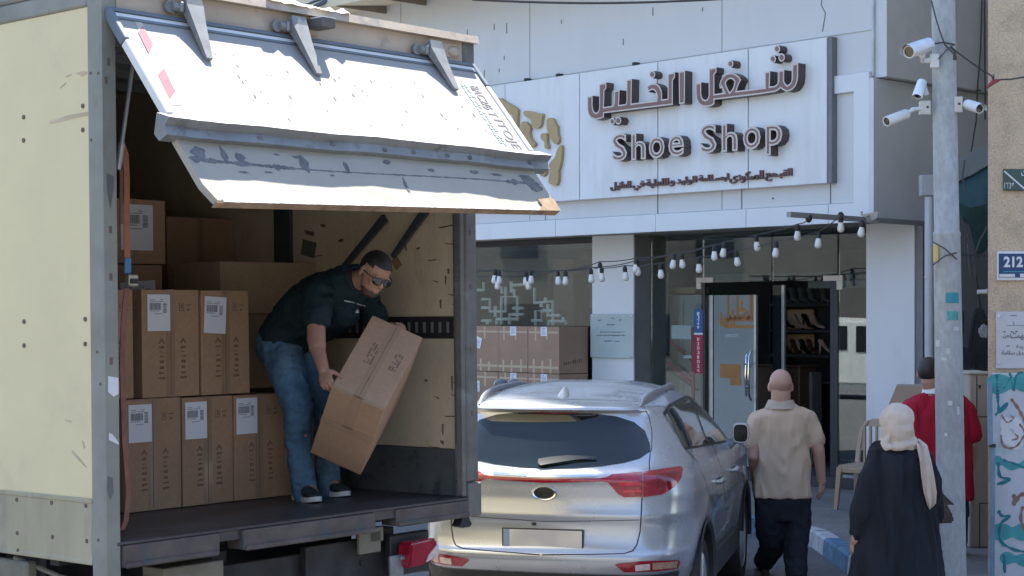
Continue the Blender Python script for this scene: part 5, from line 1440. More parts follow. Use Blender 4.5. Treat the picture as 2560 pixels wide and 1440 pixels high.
obj('emblem_disc', b, mat('dark_emblem', (0.012, 0.014, 0.015), 0.25, coat=0.4), em, CM, smooth=True)
# tailgate gaps, number plate, handle recess, sensors
b = MB()
strip_line(b, [(1626, 1128), (1623, 1160), (1624, 1180)], 0.006)
strip_line(b, [(1605, 1243), (1603, 1290), (1600, 1330), (1592, 1362), (1582, 1377), (1560, 1384), (1480, 1386), (to_px(0, .03, .69)[0], 1387)], 0.008, mirror=True)
strip_line(b, [(to_px(0, .08, .91)[0], 1303.5), (1500, 1302), (1598, 1300)], 0.004, mirror=True)
strip_line(b, [(to_px(0, .6, 1.6)[0], 998.5), (1480, 999), (1600, 1004), (1622, 1040), (1630, 1080), (1629, 1128)], 0.005, mirror=True)
obj('panel_gap', b, m_seam, car, CM)
yp = skin_px(*to_px(0, 0.07, 0.757)).y - 0.012
b = MB(); b.box(-0.265, 0.265, yp - 0.004, yp + 0.014, 0.688, 0.824, 0.006, segs=2)
npl = obj('number_plate', b, m_trim, car, CM)
def plate_mat():
    m = bpy.data.materials.new('blurred_plate'); m.use_nodes = True; nt = m.node_tree; p = nt.nodes['Principled BSDF']
    tc = nt.nodes.new('ShaderNodeTexCoord'); n = nt.nodes.new('ShaderNodeTexNoise'); n.inputs['Scale'].default_value = 7; n.inputs['Detail'].default_value = 0
    r = nt.nodes.new('ShaderNodeValToRGB'); e = r.color_ramp.elements
    e[0].position = 0.35; e[0].color = (0.46, 0.44, 0.43, 1); e[1].position = 0.65; e[1].color = (0.60, 0.57, 0.51, 1)
    nt.links.new(tc.outputs['Object'], n.inputs[0]); nt.links.new(n.outputs[0], r.inputs[0]); nt.links.new(r.outputs[0], p.inputs['Base Color'])
    p.inputs['Roughness'].default_value = 0.45
    return m
b = MB(); b.box(-0.255, 0.255, yp - 0.0055, yp - 0.0045, 0.704, 0.816); b.mi = 1; b.box(-0.2545, -0.215, yp - 0.0062, yp - 0.0056, 0.7045, 0.8155)
obj('plate_face', b, [plate_mat(), mat('plate_blue_edge', (0.22, 0.30, 0.40), 0.5)], npl, CM)
b = MB(); q = skin_px(1335, 1309); b.ell((q.x, q.y - 0.004, q.z), (0.016, 0.01, 0.010)); 
obj('camera_button', b, m_trim, car, CM)
for u, v in [(1245, 1419), (1458, 1419)]:
    q = skin_px(u, v); b = MB(); b.lathe([(0.014, -0.002), (0.013, 0.003), (0.001, 0.004)], frame(q, Vector((1, 0, 0)), Vector((0, 0, 1)), Vector((0, -1, 0))), 14)
    obj('parking_sensor', b, mat('sensor_grey', (0.30, 0.31, 0.32), 0.4, metal=0.4), car, CM, smooth=True)
b = MB()
o_ = [o for o in outline(rowat(0.46))]
for z0, z1, off in [(0.34, 0.545, 0.010)]:
    rings = []
    for z in [z0 + (z1 - z0) * k / 8 for k in range(9)]:
        o = outline(rowat(z)); pts = [(x, y) for x, y in o if y < 0.5]
        pts = [(-x, y) for x, y in pts[::-1]] + pts[1:]
        rings.append([Vector((x * 1.006, y - off, z)) for x, y in pts])
    b.loft(rings, closed=False)
obj('bumper_cladding', b, m_clad3, car, CM, smooth=True)
# roof: fin, rails
b = MB(); q = skin_px(1408, 989)
b.loft([[Vector((q.x + hw * math.cos(t), q.y + yy + l * math.sin(t), q.z + h)) for t in [k * PI / 5 for k in range(10)]] for hw, l, yy, h in [(0.042, 0.085, 0.02, -0.01), (0.034, 0.075, 0.03, 0.012), (0.018, 0.05, 0.05, 0.04), (0.008, 0.028, 0.062, 0.056), (0.003, 0.012, 0.07, 0.060)]])
obj('antenna_fin', b, mat('pale_silver_fin', (0.55, 0.54, 0.50), 0.35, metal=0.3), car, CM, smooth=True, sharp=50)
for sgn in (-1, 1):
    b = MB(); P_ = []
    for k in range(15):
        t = k / 14; y = 0.56 + 1.55 * t; x = 0.545 + 0.035 * math.sin(PI * t)
        loc, n, i, d = TREE.ray_cast(Vector((x, y, 3)), Vector((0, 0, -1)))
        P_.append(Vector((sgn * x, y, (loc.z if loc else 1.6) + 0.030 * min(1, math.sin(PI * min(max(t, 0.0), 1.0)) * 3))))
    b.tube(P_, [0.010] + [0.021] * 13 + [0.010], 10, flat=0.75)
    obj('roof_rail', b, mat('satin_rail', (0.34, 0.35, 0.36), 0.35, metal=0.6), car, CM, smooth=True)
# side glass, window trim, door gaps, handles
b = MB(); patch(b, [(1668, 1032), (1680, 1018), (1712, 1000), (1724, 998), (1756, 1090), (1772, 1110), (1712, 1120), (1690, 1080)], 5, 0.004)
obj('side_window', b, m_sglass, car, CM, smooth=True)
b = MB(); patch(b, [(1731, 1001), (1742, 1012), (1762, 1036), (1796, 1076), (1811, 1100), (1776, 1108), (1762, 1088)], 5, 0.004)
obj('side_window', b, m_sglass, car, CM, smooth=True)
b = MB(); strip_line(b, [(1660, 1036), (1672, 1016), (1712, 994), (1728, 993), (1746, 1012), (1766, 1036), (1800, 1076), (1816, 1100)], 0.022, 0.007)
strip_line(b, [(1712, 1122), (1776, 1111), (1814, 1103)], 0.014, 0.007)
strip_line(b, [(1660, 1036), (1690, 1085), (1712, 1122)], 0.012, 0.007)
strip_line(b, [(1728, 998), (1759, 1090), (1774, 1109)], 0.03, 0.007)
obj('window_trim', b, m_trim, car, CM, smooth=True)
b = MB(); strip_line(b, [(1712, 1122), (1740, 1150), (1762, 1200), (1772, 1235), (1790, 1270)], 0.006)
strip_line(b, [(1780, 1110), (1800, 1160), (1812, 1230), (1815, 1300), (1812, 1380)], 0.006)
obj('door_gap', b, m_seam, car, CM)
for y in (1.62, 2.55):
    loc, n, i, d = TREE.ray_cast(Vector((3, y, 1.005)), Vector((-1, 0, 0)))
    for sgn in (1, -1):
        b = MB(); x = loc.x; P_ = [(sgn * (x - 0.005), y - 0.11, 1.0), (sgn * (x + 0.030), y - 0.08, 1.003), (sgn * (x + 0.036), y, 1.006), (sgn * (x + 0.030), y + 0.08, 1.01), (sgn * (x - 0.005), y + 0.11, 1.01)]
        b.tube(P_, [0.014, 0.019, 0.020, 0.019, 0.014], 8)
        obj('door_handle', b, m_silver if sgn < 0 else mat('handle_chrome', (0.6, 0.61, 0.62), 0.2, metal=0.9), car, CM, smooth=True)
for sgn in (1, -1):
    b = MB(); c = Vector((sgn * 0.995, 2.62, 1.275))
    b.loft([[c + Vector((sgn * hx * math.copysign(abs(math.cos(t)) ** 0.55, math.cos(t)), dy, hz * math.copysign(abs(math.sin(t)) ** 0.55, math.sin(t)))) for t in [k * 2 * PI / 16 for k in range(16)]] for hx, hz, dy in [(0.058, 0.072, -0.05), (0.064, 0.080, -0.02), (0.06, 0.072, 0.05), (0.03, 0.04, 0.10)]])
    b.tube([(sgn * 0.85, 2.68, 1.13), (sgn * 0.94, 2.64, 1.22)], [0.03, 0.035], 8)
    mo = obj('wing_mirror', b, m_silver, car, CM, smooth=True, sharp=50)
    b = MB(); b.loft([[c + Vector((sgn * hx * math.copysign(abs(math.cos(t)) ** 0.55, math.cos(t)), -0.0515, hz * math.copysign(abs(math.sin(t)) ** 0.55, math.sin(t)))) for t in [k * 2 * PI / 16 for k in range(16)]] for hx, hz in [(0.053, 0.066), (0.03, 0.03)]])
    obj('mirror_glass', b, m_trim, mo, CM, smooth=True)
# front screen and headlights so that the car is whole from the other side
b = MB(); plate = [(-0.62, 1.22), (0.62, 1.22), (0.52, 1.55), (-0.52, 1.55)]
vs, fs = fill(plate, 0.05); V = []
for p in vs:
    loc, n, i, d = TREE.ray_cast(Vector((p.x, 8, p.y)), Vector((0, -1, 0))); V.append(b.bm.verts.new((loc + n * 0.004)) if loc else None)
for f in fs:
    q = [V[i] for i in f]
    if all(q): b.face(q)
obj('windscreen', b, m_dglass, car, CM, smooth=True)
for sgn in (1, -1):
    b = MB(); vs, fs = fill([(0.45, 0.80), (0.80, 0.84), (0.82, 0.93), (0.5, 0.9)], 0.03); V = []
    for p in vs:
        loc, n, i, d = TREE.ray_cast(Vector((p.x, 8, p.y)), Vector((0, -1, 0))); q = loc + n * 0.004; V.append(b.bm.verts.new((sgn * q.x, q.y, q.z)))
    for f in fs: b.face([V[i] for i in f])
    obj('headlight', b, m_clear, car, CM, smooth=True)
# wheels, arch liners
for sgn in (1, -1):
    for wy in WHY:
        fr = frame((sgn * 0.80, wy, 0.345), Vector((0, 1, 0)), Vector((0, 0, 1)) if sgn > 0 else Vector((0, 0, -1)), Vector((sgn, 0, 0)))
        b = MB(); b.lathe([(0.20, -0.10), (0.325, -0.11), (0.345, -0.08), (0.345, 0.08), (0.325, 0.112), (0.245, 0.105), (0.24, 0.05), (0.20, 0.04)], fr, 36)
        wh = obj('wheel', b, m_tyre, car, CM, smooth=True, sharp=50)
        b = MB(); b.lathe([(0.242, 0.104), (0.232, 0.108), (0.222, 0.085), (0.20, 0.03), (0.001, 0.02)], fr, 36)
        for k in range(5):
            a = 2 * PI * k / 5
            for da in (-0.13, 0.13):
                p0 = fr @ Vector((0.04 * math.cos(a), 0.04 * math.sin(a), 0.085)); p1 = fr @ Vector((0.228 * math.cos(a + da), 0.228 * math.sin(a + da), 0.095))
                b.tube([p0, p1], [0.022, 0.016], 6, flat=0.7)
        b.lathe([(0.06, 0.03), (0.055, 0.095), (0.001, 0.10)], fr, 16)
        obj('rim', b, m_alu, wh, CM, smooth=True, sharp=40)
        b = MB(); rings = []
        for xo, rr in [(0.955, WHR + 0.035), (0.962, WHR + 0.012), (0.945, WHR - 0.012), (0.62, WHR - 0.012)]:
            rings.append([Vector((sgn * xo * (1 - 0.035 * ((wy + rr * math.cos(t) - 2.2) / 2.2) ** 2), wy + rr * math.cos(t), max(0.33, WHZ + rr * math.sin(t)))) for t in [(-0.12 + 1.08 * 0.5 * 2 * k / 40 * 1.0) * PI * 1.0 for k in range(41)]])
        b.loft(rings, closed=False)
        obj('wheel_arch', b, m_clad3, car, CM, smooth=True, sharp=50)
b = MB(); b.box(-0.72, 0.72, 0.3, 4.1, 0.22, 0.40)
obj('underbody', b, m_clad3, car, CM)
for sgn in (1, -1):
    b = MB(); b.box(sgn * 0.895 - 0.03, sgn * 0.895 + 0.03, 1.36, 3.16, 0.33, 0.50, 0.015, segs=2)
    obj('sill_cladding', b, m_clad3, car, CM)
# ------------------------------------------------------------------ passers-by (backs to the viewer)
def W(u, v, d): return px(u, v, d)
XH = Vector((1, 0, 0))
# bald man in a beige polo
D = 14.1
walker = thing('person', 'bald man in a beige polo and dark trousers walking towards the shop beside the car', 'person', (2.2, D, 0))
hcw = W(1951, 966, D)
HFW = frame(hcw, Vector((1, 0.03, 0)).normalized(), Vector((-0.03, 1, 0)).normalized(), Vector((0, 0, 1)))
nk = W(1951, 1003, D - 0.02)
shl, shr = W(1893, 1050, D), W(2020, 1045, D)
ell_, elr = W(1884, 1140, D - 0.03), W(2046, 1125, D - 0.02)
wrl, wrr = W(1890, 1205, D + 0.22), W(2054, 1203, D + 0.03)
pelw = W(1957, 1262, D); wstw = W(1957, 1200, D); chw = W(1956, 1090, D)
hpl, hpr = W(1927, 1275, D), W(1987, 1275, D)
knl, knr = W(1932, 1368, D + 0.10), W(1988, 1365, D - 0.06)
anl, anr = Vector((2.10, D + 0.38, 0.11)), Vector((2.28, D - 0.20, 0.10))
b = MB()
head(b, HFW, 1.18, nk); limb(b, [nk + Vector((0, 0, -0.06)), hcw + Vector((0, -0.03, -0.05))], [0.084, 0.078])
torso(b, [pelw, wstw, chw, nk + Vector((0, 0, -0.02))], [XH] * 4, [0.17, 0.18, 0.2, 0.07], [0.11, 0.11, 0.12, 0.06])
limb(b, [chw + Vector((0, 0, 0.1)), shl, ell_, wrl], [0.08, 0.062, 0.052, 0.036]); limb(b, [chw + Vector((0, 0, 0.1)), shr, elr, wrr], [0.08, 0.062, 0.052, 0.036])
limb(b, [hpl, knl, anl], [0.085, 0.06, 0.045]); limb(b, [hpr, knr, anr], [0.085, 0.06, 0.045])
hand(b, wrr, Vector((0.0, 0.10, -1)), Vector((0.75, -0.65, 0)), -1, curl=(0.25, 0.35, 0.25), size=1.08, thumb=0.5)
hand(b, wrl, Vector((0.0, 0.35, -0.9)), Vector((-0.8, -0.5, 0)), 1, curl=(0.3, 0.4, 0.3), size=1.05, thumb=0.5)
obj('body', remesh(b, 0.0075, 4), m_skinp, walker, smooth=True, sharp=0)
b = hair_cap(HFW, 1.18, lambda c: -0.06 < c.z < 0.022 and c.y < 0.05, 1.012)
obj('hair', b, mat('shaved_hair', (0.325, 0.195, 0.15), 0.6, var=0.12, scale=40), walker, smooth=True)
b = MB()
torso(b, [W(1957, 1243, D), W(1957, 1180, D), W(1956, 1110, D), W(1956, 1070, D), W(1954, 1035, D), W(1952, 1010, D)], [XH] * 6, [0.243, 0.228, 0.220, 0.226, 0.195, 0.10], [0.155, 0.155, 0.155, 0.15, 0.13, 0.09], ex=2.4)
limb(b, [W(1932, 1046, D), W(1897, 1056, D), W(1882, 1106, D)], [0.10, 0.092, 0.080]); limb(b, [W(1985, 1044, D), W(2016, 1050, D), W(2038, 1098, D)], [0.10, 0.092, 0.080])
pol = obj('polo_shirt', wrinkle(remesh(b, 0.010, 5), 0.013, 0.13, (1.3, 1.3, 0.55), 1.0), mat('beige_polo', (0.49, 0.372, 0.27), 0.9, var=0.06, scale=8, bump=0.7, bscale=9, bdist=0.05, bdet=1.0, spec=0.2, stretch=(1, 1, 0.45)), walker, smooth=True, sharp=0)
b = MB(); rr = lambda c, r, q=1.0: [c + Vector((r * math.cos(2 * PI * k / 20), r * q * math.sin(2 * PI * k / 20), 0)) for k in range(20)]
b.loft([rr(W(1952, 1021, D), 0.135), rr(W(1952, 1000, D), 0.102), rr(W(1952, 999, D), 0.094), rr(W(1952, 1012, D), 0.105)], caps=False)
obj('collar', b, mat('beige_collar', (0.40, 0.33, 0.255), 0.9), pol, smooth=True)
m_dark = mat('dark_trousers', (0.016, 0.018, 0.024), 0.9, var=0.3, scale=6, bump=0.6, bscale=10, spec=0.2)
b = MB()
torso(b, [W(1957, 1300, D), W(1957, 1270, D), W(1957, 1232, D)], [XH] * 3, [0.20, 0.225, 0.235], [0.13, 0.145, 0.145])
limb(b, [W(1925, 1285, D), W(1926, 1330, D + 0.03), knl, anl + Vector((0, 0, 0.0))], [0.125, 0.12, 0.098, 0.082]); limb(b, [W(1990, 1285, D), W(1990, 1330, D - 0.02), knr, anr], [0.125, 0.12, 0.10, 0.085])
obj('trousers', wrinkle(remesh(b, 0.010, 5), 0.011, 0.09, (1, 1, 0.9), 2.0), m_dark, walker, smooth=True, sharp=0)
add_shoes(walker, [((2.11, D + 0.30, 0.002), (2.09, D + 0.60, 0.002)), ((2.285, D - 0.28, 0.002), (2.30, D + 0.02, 0.002))], m_shoe, m_trim)

# woman in black with a cream headscarf
D = 10.9
woman = thing('person', 'woman in a long black robe and cream headscarf with a black shoulder bag', 'person', (2.45, D, 0))
hcw = W(2241, 1062, D)
HFW = frame(hcw, Vector((1, 0.18, 0)).normalized(), Vector((-0.18, 1, -0.05)).normalized(), Vector((0, 0.05, 1)).normalized())
nk = W(2243, 1105, D)
b = MB(); head(b, HFW, 0.95, nk)
torso(b, [W(2245, 1330, D), W(2245, 1250, D), W(2245, 1160, D), nk + Vector((0, 0, -.02))], [XH] * 4, [0.14, 0.13, 0.15, 0.06], [0.10, 0.10, 0.10, 0.05])
wl = W(2138, 1350, D - 0.03); el_ = W(2160, 1240, D)
limb(b, [W(2200, 1135, D), el_, wl], [0.05, 0.045, 0.028]); limb(b, [W(2290, 1135, D), W(2325, 1230, D), W(2335, 1310, D + 0.12)], [0.05, 0.045, 0.03])
hand(b, wl, Vector((-0.02, 0.10, -1)), Vector((-0.75, -0.6, 0)), 1, curl=(0.3, 0.45, 0.3), size=0.95, thumb=0.5)
hand(b, W(2335, 1310, D + 0.12), Vector((0.0, 0.2, -1)), Vector((0.8, -0.5, 0)), -1, curl=(0.5, 0.6, 0.3), size=0.95)
limb(b, [W(2225, 1340, D), Vector((2.38, D, 0.45)), Vector((2.38, D, 0.09))], [0.08, 0.06, 0.04]); limb(b, [W(2265, 1340, D), Vector((2.53, D + .1, 0.45)), Vector((2.53, D + .1, 0.09))], [0.08, 0.06, 0.04])
obj('body', remesh(b, 0.007, 4), m_skinp, woman, smooth=True, sharp=0)
m_robe = mat('black_robe', (0.012, 0.014, 0.021), 0.9, var=0.35, scale=5, bump=1.0, bscale=6, bdist=0.08, bdet=0.8, spec=0.3, stretch=(1.4, 1.4, 0.3))
b = MB()
torso(b, [Vector((2.40, D, 0.10)), Vector((2.41, D, 0.45)), W(2241, 1400, D), W(2245, 1310, D), W(2246, 1230, D), W(2247, 1165, D), W(2246, 1130, D), W(2244, 1104, D)], [XH] * 8,
      [0.34, 0.31, 0.285, 0.245, 0.222, 0.208, 0.17, 0.075], [0.27, 0.24, 0.21, 0.18, 0.16, 0.15, 0.12, 0.07], ex=2.1)
limb(b, [W(2205, 1138, D), W(2185, 1200, D - 0.03), W(2158, 1285, D - 0.03), W(2143, 1330, D - 0.03)], [0.09, 0.092, 0.082, 0.046])
limb(b, [W(2290, 1138, D), W(2318, 1200, D), W(2330, 1290, D + 0.06)], [0.09, 0.085, 0.07])
for k in range(14):                                     # long folds towards the hem
    a = PI * (1 + k / 13); x0 = 2.41 + 0.30 * math.cos(a); y0 = D + 0.24 * math.sin(a)
    limb(b, [Vector((2.43 + 0.20 * math.cos(a), D + 0.16 * math.sin(a), 0.85)), Vector((x0, y0, 0.12))], [0.012, 0.035], 8)
obj('robe', wrinkle(remesh(b, 0.011, 4), 0.018, 0.11, (1.5, 1.5, 0.25), 5.0), m_robe, woman, smooth=True, sharp=0)
m_scarf = mat('cream_scarf', (0.50, 0.42, 0.355), 0.85, var=0.06, scale=6, bump=0.45, bscale=12, bdist=0.04, bdet=0.5, spec=0.2, stretch=(0.6, 0.6, 1.3))
b = MB(); rot = HFW.to_3x3()
b.ell(HFW @ Vector((0, -0.012, 0.030)), (0.104, 0.125, 0.106), rot, 22, 14)
b.ell(HFW @ Vector((0, -0.03, -0.035)), (0.098, 0.11, 0.10), rot, 20, 12)
torso(b, [W(2246, 1122, D), W(2245, 1106, D), W(2243, 1090, D - 0.01), W(2242, 1070, D - 0.02)], [XH] * 4, [0.135, 0.125, 0.098, 0.095], [0.12, 0.115, 0.105, 0.10])
limb(b, [W(2285, 1104, D - 0.06), W(2268, 1090, D - 0.085), W(2240, 1080, D - 0.095)], [0.026, 0.022, 0.016], 8)
limb(b, [W(2212, 1112, D - 0.085), W(2222, 1090, D - 0.09), W(2235, 1070, D - 0.09)], [0.022, 0.018, 0.012], 8)
limb(b, [W(2215, 1118, D - 0.10), W(2250, 1117, D - 0.115), W(2285, 1108, D - 0.10)], [0.018, 0.024, 0.02], 8)
sc = obj('headscarf', wrinkle(remesh(b, 0.007, 4), 0.009, 0.085, (1.2, 1.2, 0.6), 4.0), m_scarf, woman, smooth=True, sharp=0)
b = MB(); rings = []
for (u0, u1, v, dd_) in [(2284, 2298, 1096, -0.05), (2292, 2318, 1112, -0.13), (2300, 2328, 1150, -0.16), (2304, 2336, 1190, -0.17), (2310, 2342, 1230, -0.18), (2318, 2340, 1258, -0.18), (2322, 2328, 1270, -0.18)]:
    n = 9; top, bot = [], []
    for k in range(n):
        t = k / (n - 1); p = W(u0 + (u1 - u0) * t, v + 4 * math.sin(t * 3), D + dd_ + 0.014 * math.sin(t * 11 + v * 0.02))
        top.append(p); bot.append(p + Vector((0, 0.014, 0)))
    rings.append(top + bot[::-1])
b.loft(rings)
obj('scarf_tail', b, m_scarf, sc, smooth=True, sharp=60)
# shoulder bag
b = MB()
bp = [W(2338, 1180, D + 0.02), W(2352, 1230, D + 0.02), W(2384, 1290, D + 0.02), W(2386, 1308, D + 0.02), W(2340, 1310, D + 0.02), W(2332, 1240, D + 0.02)]
b.prism(bp, (0, 0.12, 0)); bmesh.ops.bevel(b.bm, geom=b.bm.edges[:], offset=0.012, segments=2, affect='EDGES')
bag = obj('shoulder_bag', b, mat('black_leather', (0.012, 0.012, 0.014), 0.45, var=0.3, scale=14, bump=0.3), woman, smooth=True)
b = MB(); b.tube([W(2340, 1200, D + 0.05), W(2318, 1150, D + 0.02), W(2305, 1128, D)], 0.010, 6); b.prism([W(2352, 1228, D + 0.08), W(2386, 1262, D + 0.08), W(2368, 1262, D + 0.08)], (0, 0.02, 0))
obj('bag_strap', b, MATS['black_leather'], bag)
add_shoes(woman, [((2.38, D - 0.1, 0.002), (2.38, D + 0.15, 0.002)), ((2.53, D, 0.002), (2.53, D + 0.25, 0.002))], m_shoe, m_trim)

# man in red behind the pole
D = 14.5; PZ = 0.148
red = thing('person', 'dark haired man in a red top with a white collar walking behind the grey pole', 'person', (3.55, D, PZ))
hcw = W(2322, 934, D)
HFW = frame(hcw, Vector((0.92, -0.39, 0)).normalized(), Vector((0.39, 0.92, 0)).normalized(), Vector((0, 0, 1)))
nk = W(2330, 972, D)
b = MB(); head(b, HFW, 1.12, nk); limb(b, [nk, hcw + Vector((0, -0.02, -0.06))], [0.078, 0.072])
torso(b, [W(2355, 1230, D), W(2355, 1150, D), W(2352, 1050, D), nk], [XH] * 4, [0.17, 0.18, 0.2, 0.07], [0.11, 0.11, 0.12, 0.06])
limb(b, [W(2280, 1020, D), W(2285, 1110, D - 0.05), W(2300, 1180, D + 0.1)], [0.06, 0.05, 0.036]); limb(b, [W(2415, 1030, D), W(2432, 1110, D), W(2426, 1170, D + 0.12)], [0.06, 0.05, 0.036])
hand(b, W(2300, 1180, D + 0.1), Vector((0, 0.2, -1)), Vector((-0.8, -0.5, 0)), 1); hand(b, W(2426, 1170, D + 0.12), Vector((0, 0.5, -0.8)), Vector((0.8, -0.5, 0)), -1)
limb(b, [W(2325, 1260, D), Vector((3.47, D, 0.6)), Vector((3.47, D, 0.24))], [0.08, 0.06, 0.045]); limb(b, [W(2385, 1260, D), Vector((3.72, D + .1, 0.6)), Vector((3.76, D + .2, 0.24))], [0.08, 0.06, 0.045])
obj('body', remesh(b, 0.008, 4), m_skinp, red, smooth=True, sharp=0)
b = hair_cap(HFW, 1.12, lambda c: (c.z > 0.05 or c.y < -0.0) and c.z > -0.035 and not (c.y > 0.045 and c.z < 0.075), 1.06)
obj('hair', b, m_hair, red, smooth=True)
b = MB()
torso(b, [W(2358, 1250, D), W(2356, 1170, D), W(2352, 1090, D), W(2350, 1035, D), W(2344, 1000, D), W(2334, 982, D)], [XH] * 6, [0.25, 0.245, 0.25, 0.245, 0.20, 0.11], [0.16, 0.16, 0.16, 0.15, 0.12, 0.095], ex=2.4)
limb(b, [W(2310, 1015, D), W(2284, 1026, D), W(2284, 1090, D - 0.03)], [0.115, 0.105, 0.095]); limb(b, [W(2385, 1012, D), W(2412, 1030, D), W(2428, 1085, D)], [0.11, 0.098, 0.090])
tp_ = obj('red_top', wrinkle(remesh(b, 0.010, 5), 0.013, 0.13, (1.2, 1.2, 0.6), 6.0), mat('red_jersey', (0.33, 0.010, 0.030), 0.85, var=0.12, scale=8, bump=0.7, bscale=9, bdist=0.05, bdet=1.0, spec=0.25, stretch=(1, 1, 0.5)), red, smooth=True, sharp=0)
b = MB(); b.loft([rr(W(2332, 983, D), 0.092), rr(W(2330, 966, D), 0.076), rr(W(2330, 965, D), 0.069), rr(W(2332, 980, D), 0.08)], caps=False)
obj('collar', b, m_paper, tp_, smooth=True)
b = MB()
torso(b, [W(2356, 1290, D), W(2356, 1262, D), W(2357, 1235, D)], [XH] * 3, [0.20, 0.215, 0.225], [0.13, 0.14, 0.14])
limb(b, [W(2322, 1280, D), Vector((3.46, D, 0.65)), Vector((3.47, D, 0.25))], [0.12, 0.095, 0.08]); limb(b, [W(2388, 1280, D), Vector((3.74, D + .08, 0.65)), Vector((3.78, D + .2, 0.25))], [0.12, 0.10, 0.085])
obj('trousers', remesh(b, 0.011, 6), mat('dark_blue_denim', (0.02, 0.04, 0.065), 0.9, var=0.3, scale=6, bump=0.5, bscale=12, spec=0.2), red, smooth=True, sharp=0)
add_shoes(red, [((3.47, D - 0.08, PZ), (3.47, D + 0.2, PZ)), ((3.78, D + 0.1, PZ), (3.8, D + 0.4, PZ))], m_shoe, m_trim)

# ------------------------------------------------------------------ utility pole with cameras
PD = 12.6
def pole_c(v): 
    u = 2358 + 22 * v / 1440.0
    return W(u, v, PD)
m_pole = mat('weathered_pole', (0.33, 0.345, 0.35), 0.7, var=0.16, scale=2.2, dirt=(0.20, 0.185, 0.17), damt=0.6, dscale=3.2, dthr=0.50, dsoft=0.2, stretch=(1, 1, 0.5), fine=0.3, bump=0.15, bscale=40)
pl = thing('utility_pole', 'grey weathered utility pole carrying security cameras and stickers', 'pole', Vector((pole_c(1491).x, PD, PZ)))
b = MB(); rings = []
for v, r_ in [(1491, 0.104), (1440, 0.103), (900, 0.100), (592, 0.096), (588, 0.0985), (582, 0.0985), (578, 0.0905), (200, 0.0865), (0, 0.084), (-1200, 0.07)]:
    c = pole_c(v); rings.append([c + Vector((r_ * math.cos(2 * PI * k / 28), r_ * math.sin(2 * PI * k / 28), 0)) for k in range(28)])
b.loft(rings)
obj('shaft', b, m_pole, pl, smooth=True, sharp=60)
def wrap(mb, u0, u1, v0, v1, off=0.002, n=6):
    for i in range(n):
        q = []
        for uu, vv in ((u0 + (u1 - u0) * i / n, v0), (u0 + (u1 - u0) * (i + 1) / n, v0), (u0 + (u1 - u0) * (i + 1) / n, v1), (u0 + (u1 - u0) * i / n, v1)):
            c = pole_c(vv); rad = (0.100 if vv > 585 else 0.0895) + off
            dx = max(-0.999, min(0.999, ((uu - CX) / F * (PD - rad * 0.9) - c.x) / rad))
            q.append(c + Vector((rad * dx, -rad * math.sqrt(1 - dx * dx), 0)))
        mb.quad(*q)
for (q, mm) in [((2364, 2398, 732, 758), mat('teal_sticker', (0.02, 0.22, 0.27), 0.5, var=0.2)), ((2367, 2396, 778, 800), mat('green_teal_sticker', (0.06, 0.28, 0.25), 0.6, var=0.3, scale=20))]:
    b = MB(); wrap(b, *q); obj('sticker', b, mm, pl)
b = MB()
for q in [(2384, 2398, 817, 826), (2365, 2374, 870, 884), (2355, 2366, 893, 900), (2370, 2380, 1000, 1012), (2392, 2399, 1015, 1035), (2362, 2368, 1080, 1088), (2345, 2352, 850, 866)]: wrap(b, *q, off=0.0015, n=3)
obj('paper_remnant', b, mat('torn_paper', (0.5, 0.5, 0.49), 0.7, var=0.2), pl)
m_wire = mat('dark_wire', (0.05, 0.05, 0.052), 0.6)
b = MB(); dcl = PD - 0.12
b.tube([W(2333, 605, dcl), W(2362, 622, dcl), W(2392, 648, dcl + .02)], 0.005, 5); b.tube([W(2333, 662, dcl), W(2362, 640, dcl), W(2392, 632, dcl + .02)], 0.005, 5)
b.tube([W(2328, 0, dcl), W(2338, 40, dcl), W(2350, 80, dcl), W(2362, 112, dcl), W(2385, 135, dcl), W(2384, 150, dcl)], 0.006, 5)
b.tube([W(2325, 111, dcl), W(2360, 106, dcl), W(2388, 112, dcl)], 0.007, 5); b.tube([W(2346, 148, dcl), W(2366, 126, dcl), W(2384, 112, dcl)], 0.005, 5)
b.tube([W(2390, 150, dcl + .06), W(2386, 125, dcl + .04), W(2378, 118, dcl)], 0.008, 5)
obj('tie_wire', b, m_wire, pl)
b = MB(); p0, p1 = W(2333, 612, PD - 0.05), W(2345, 656, PD - 0.05); b.box(p0.x, p1.x, PD - 0.07, PD - 0.05, p1.z, p0.z, 0.004)
obj('yellow_tag', b, mat('yellow_tag', (0.62, 0.45, 0.16), 0.5), pl)
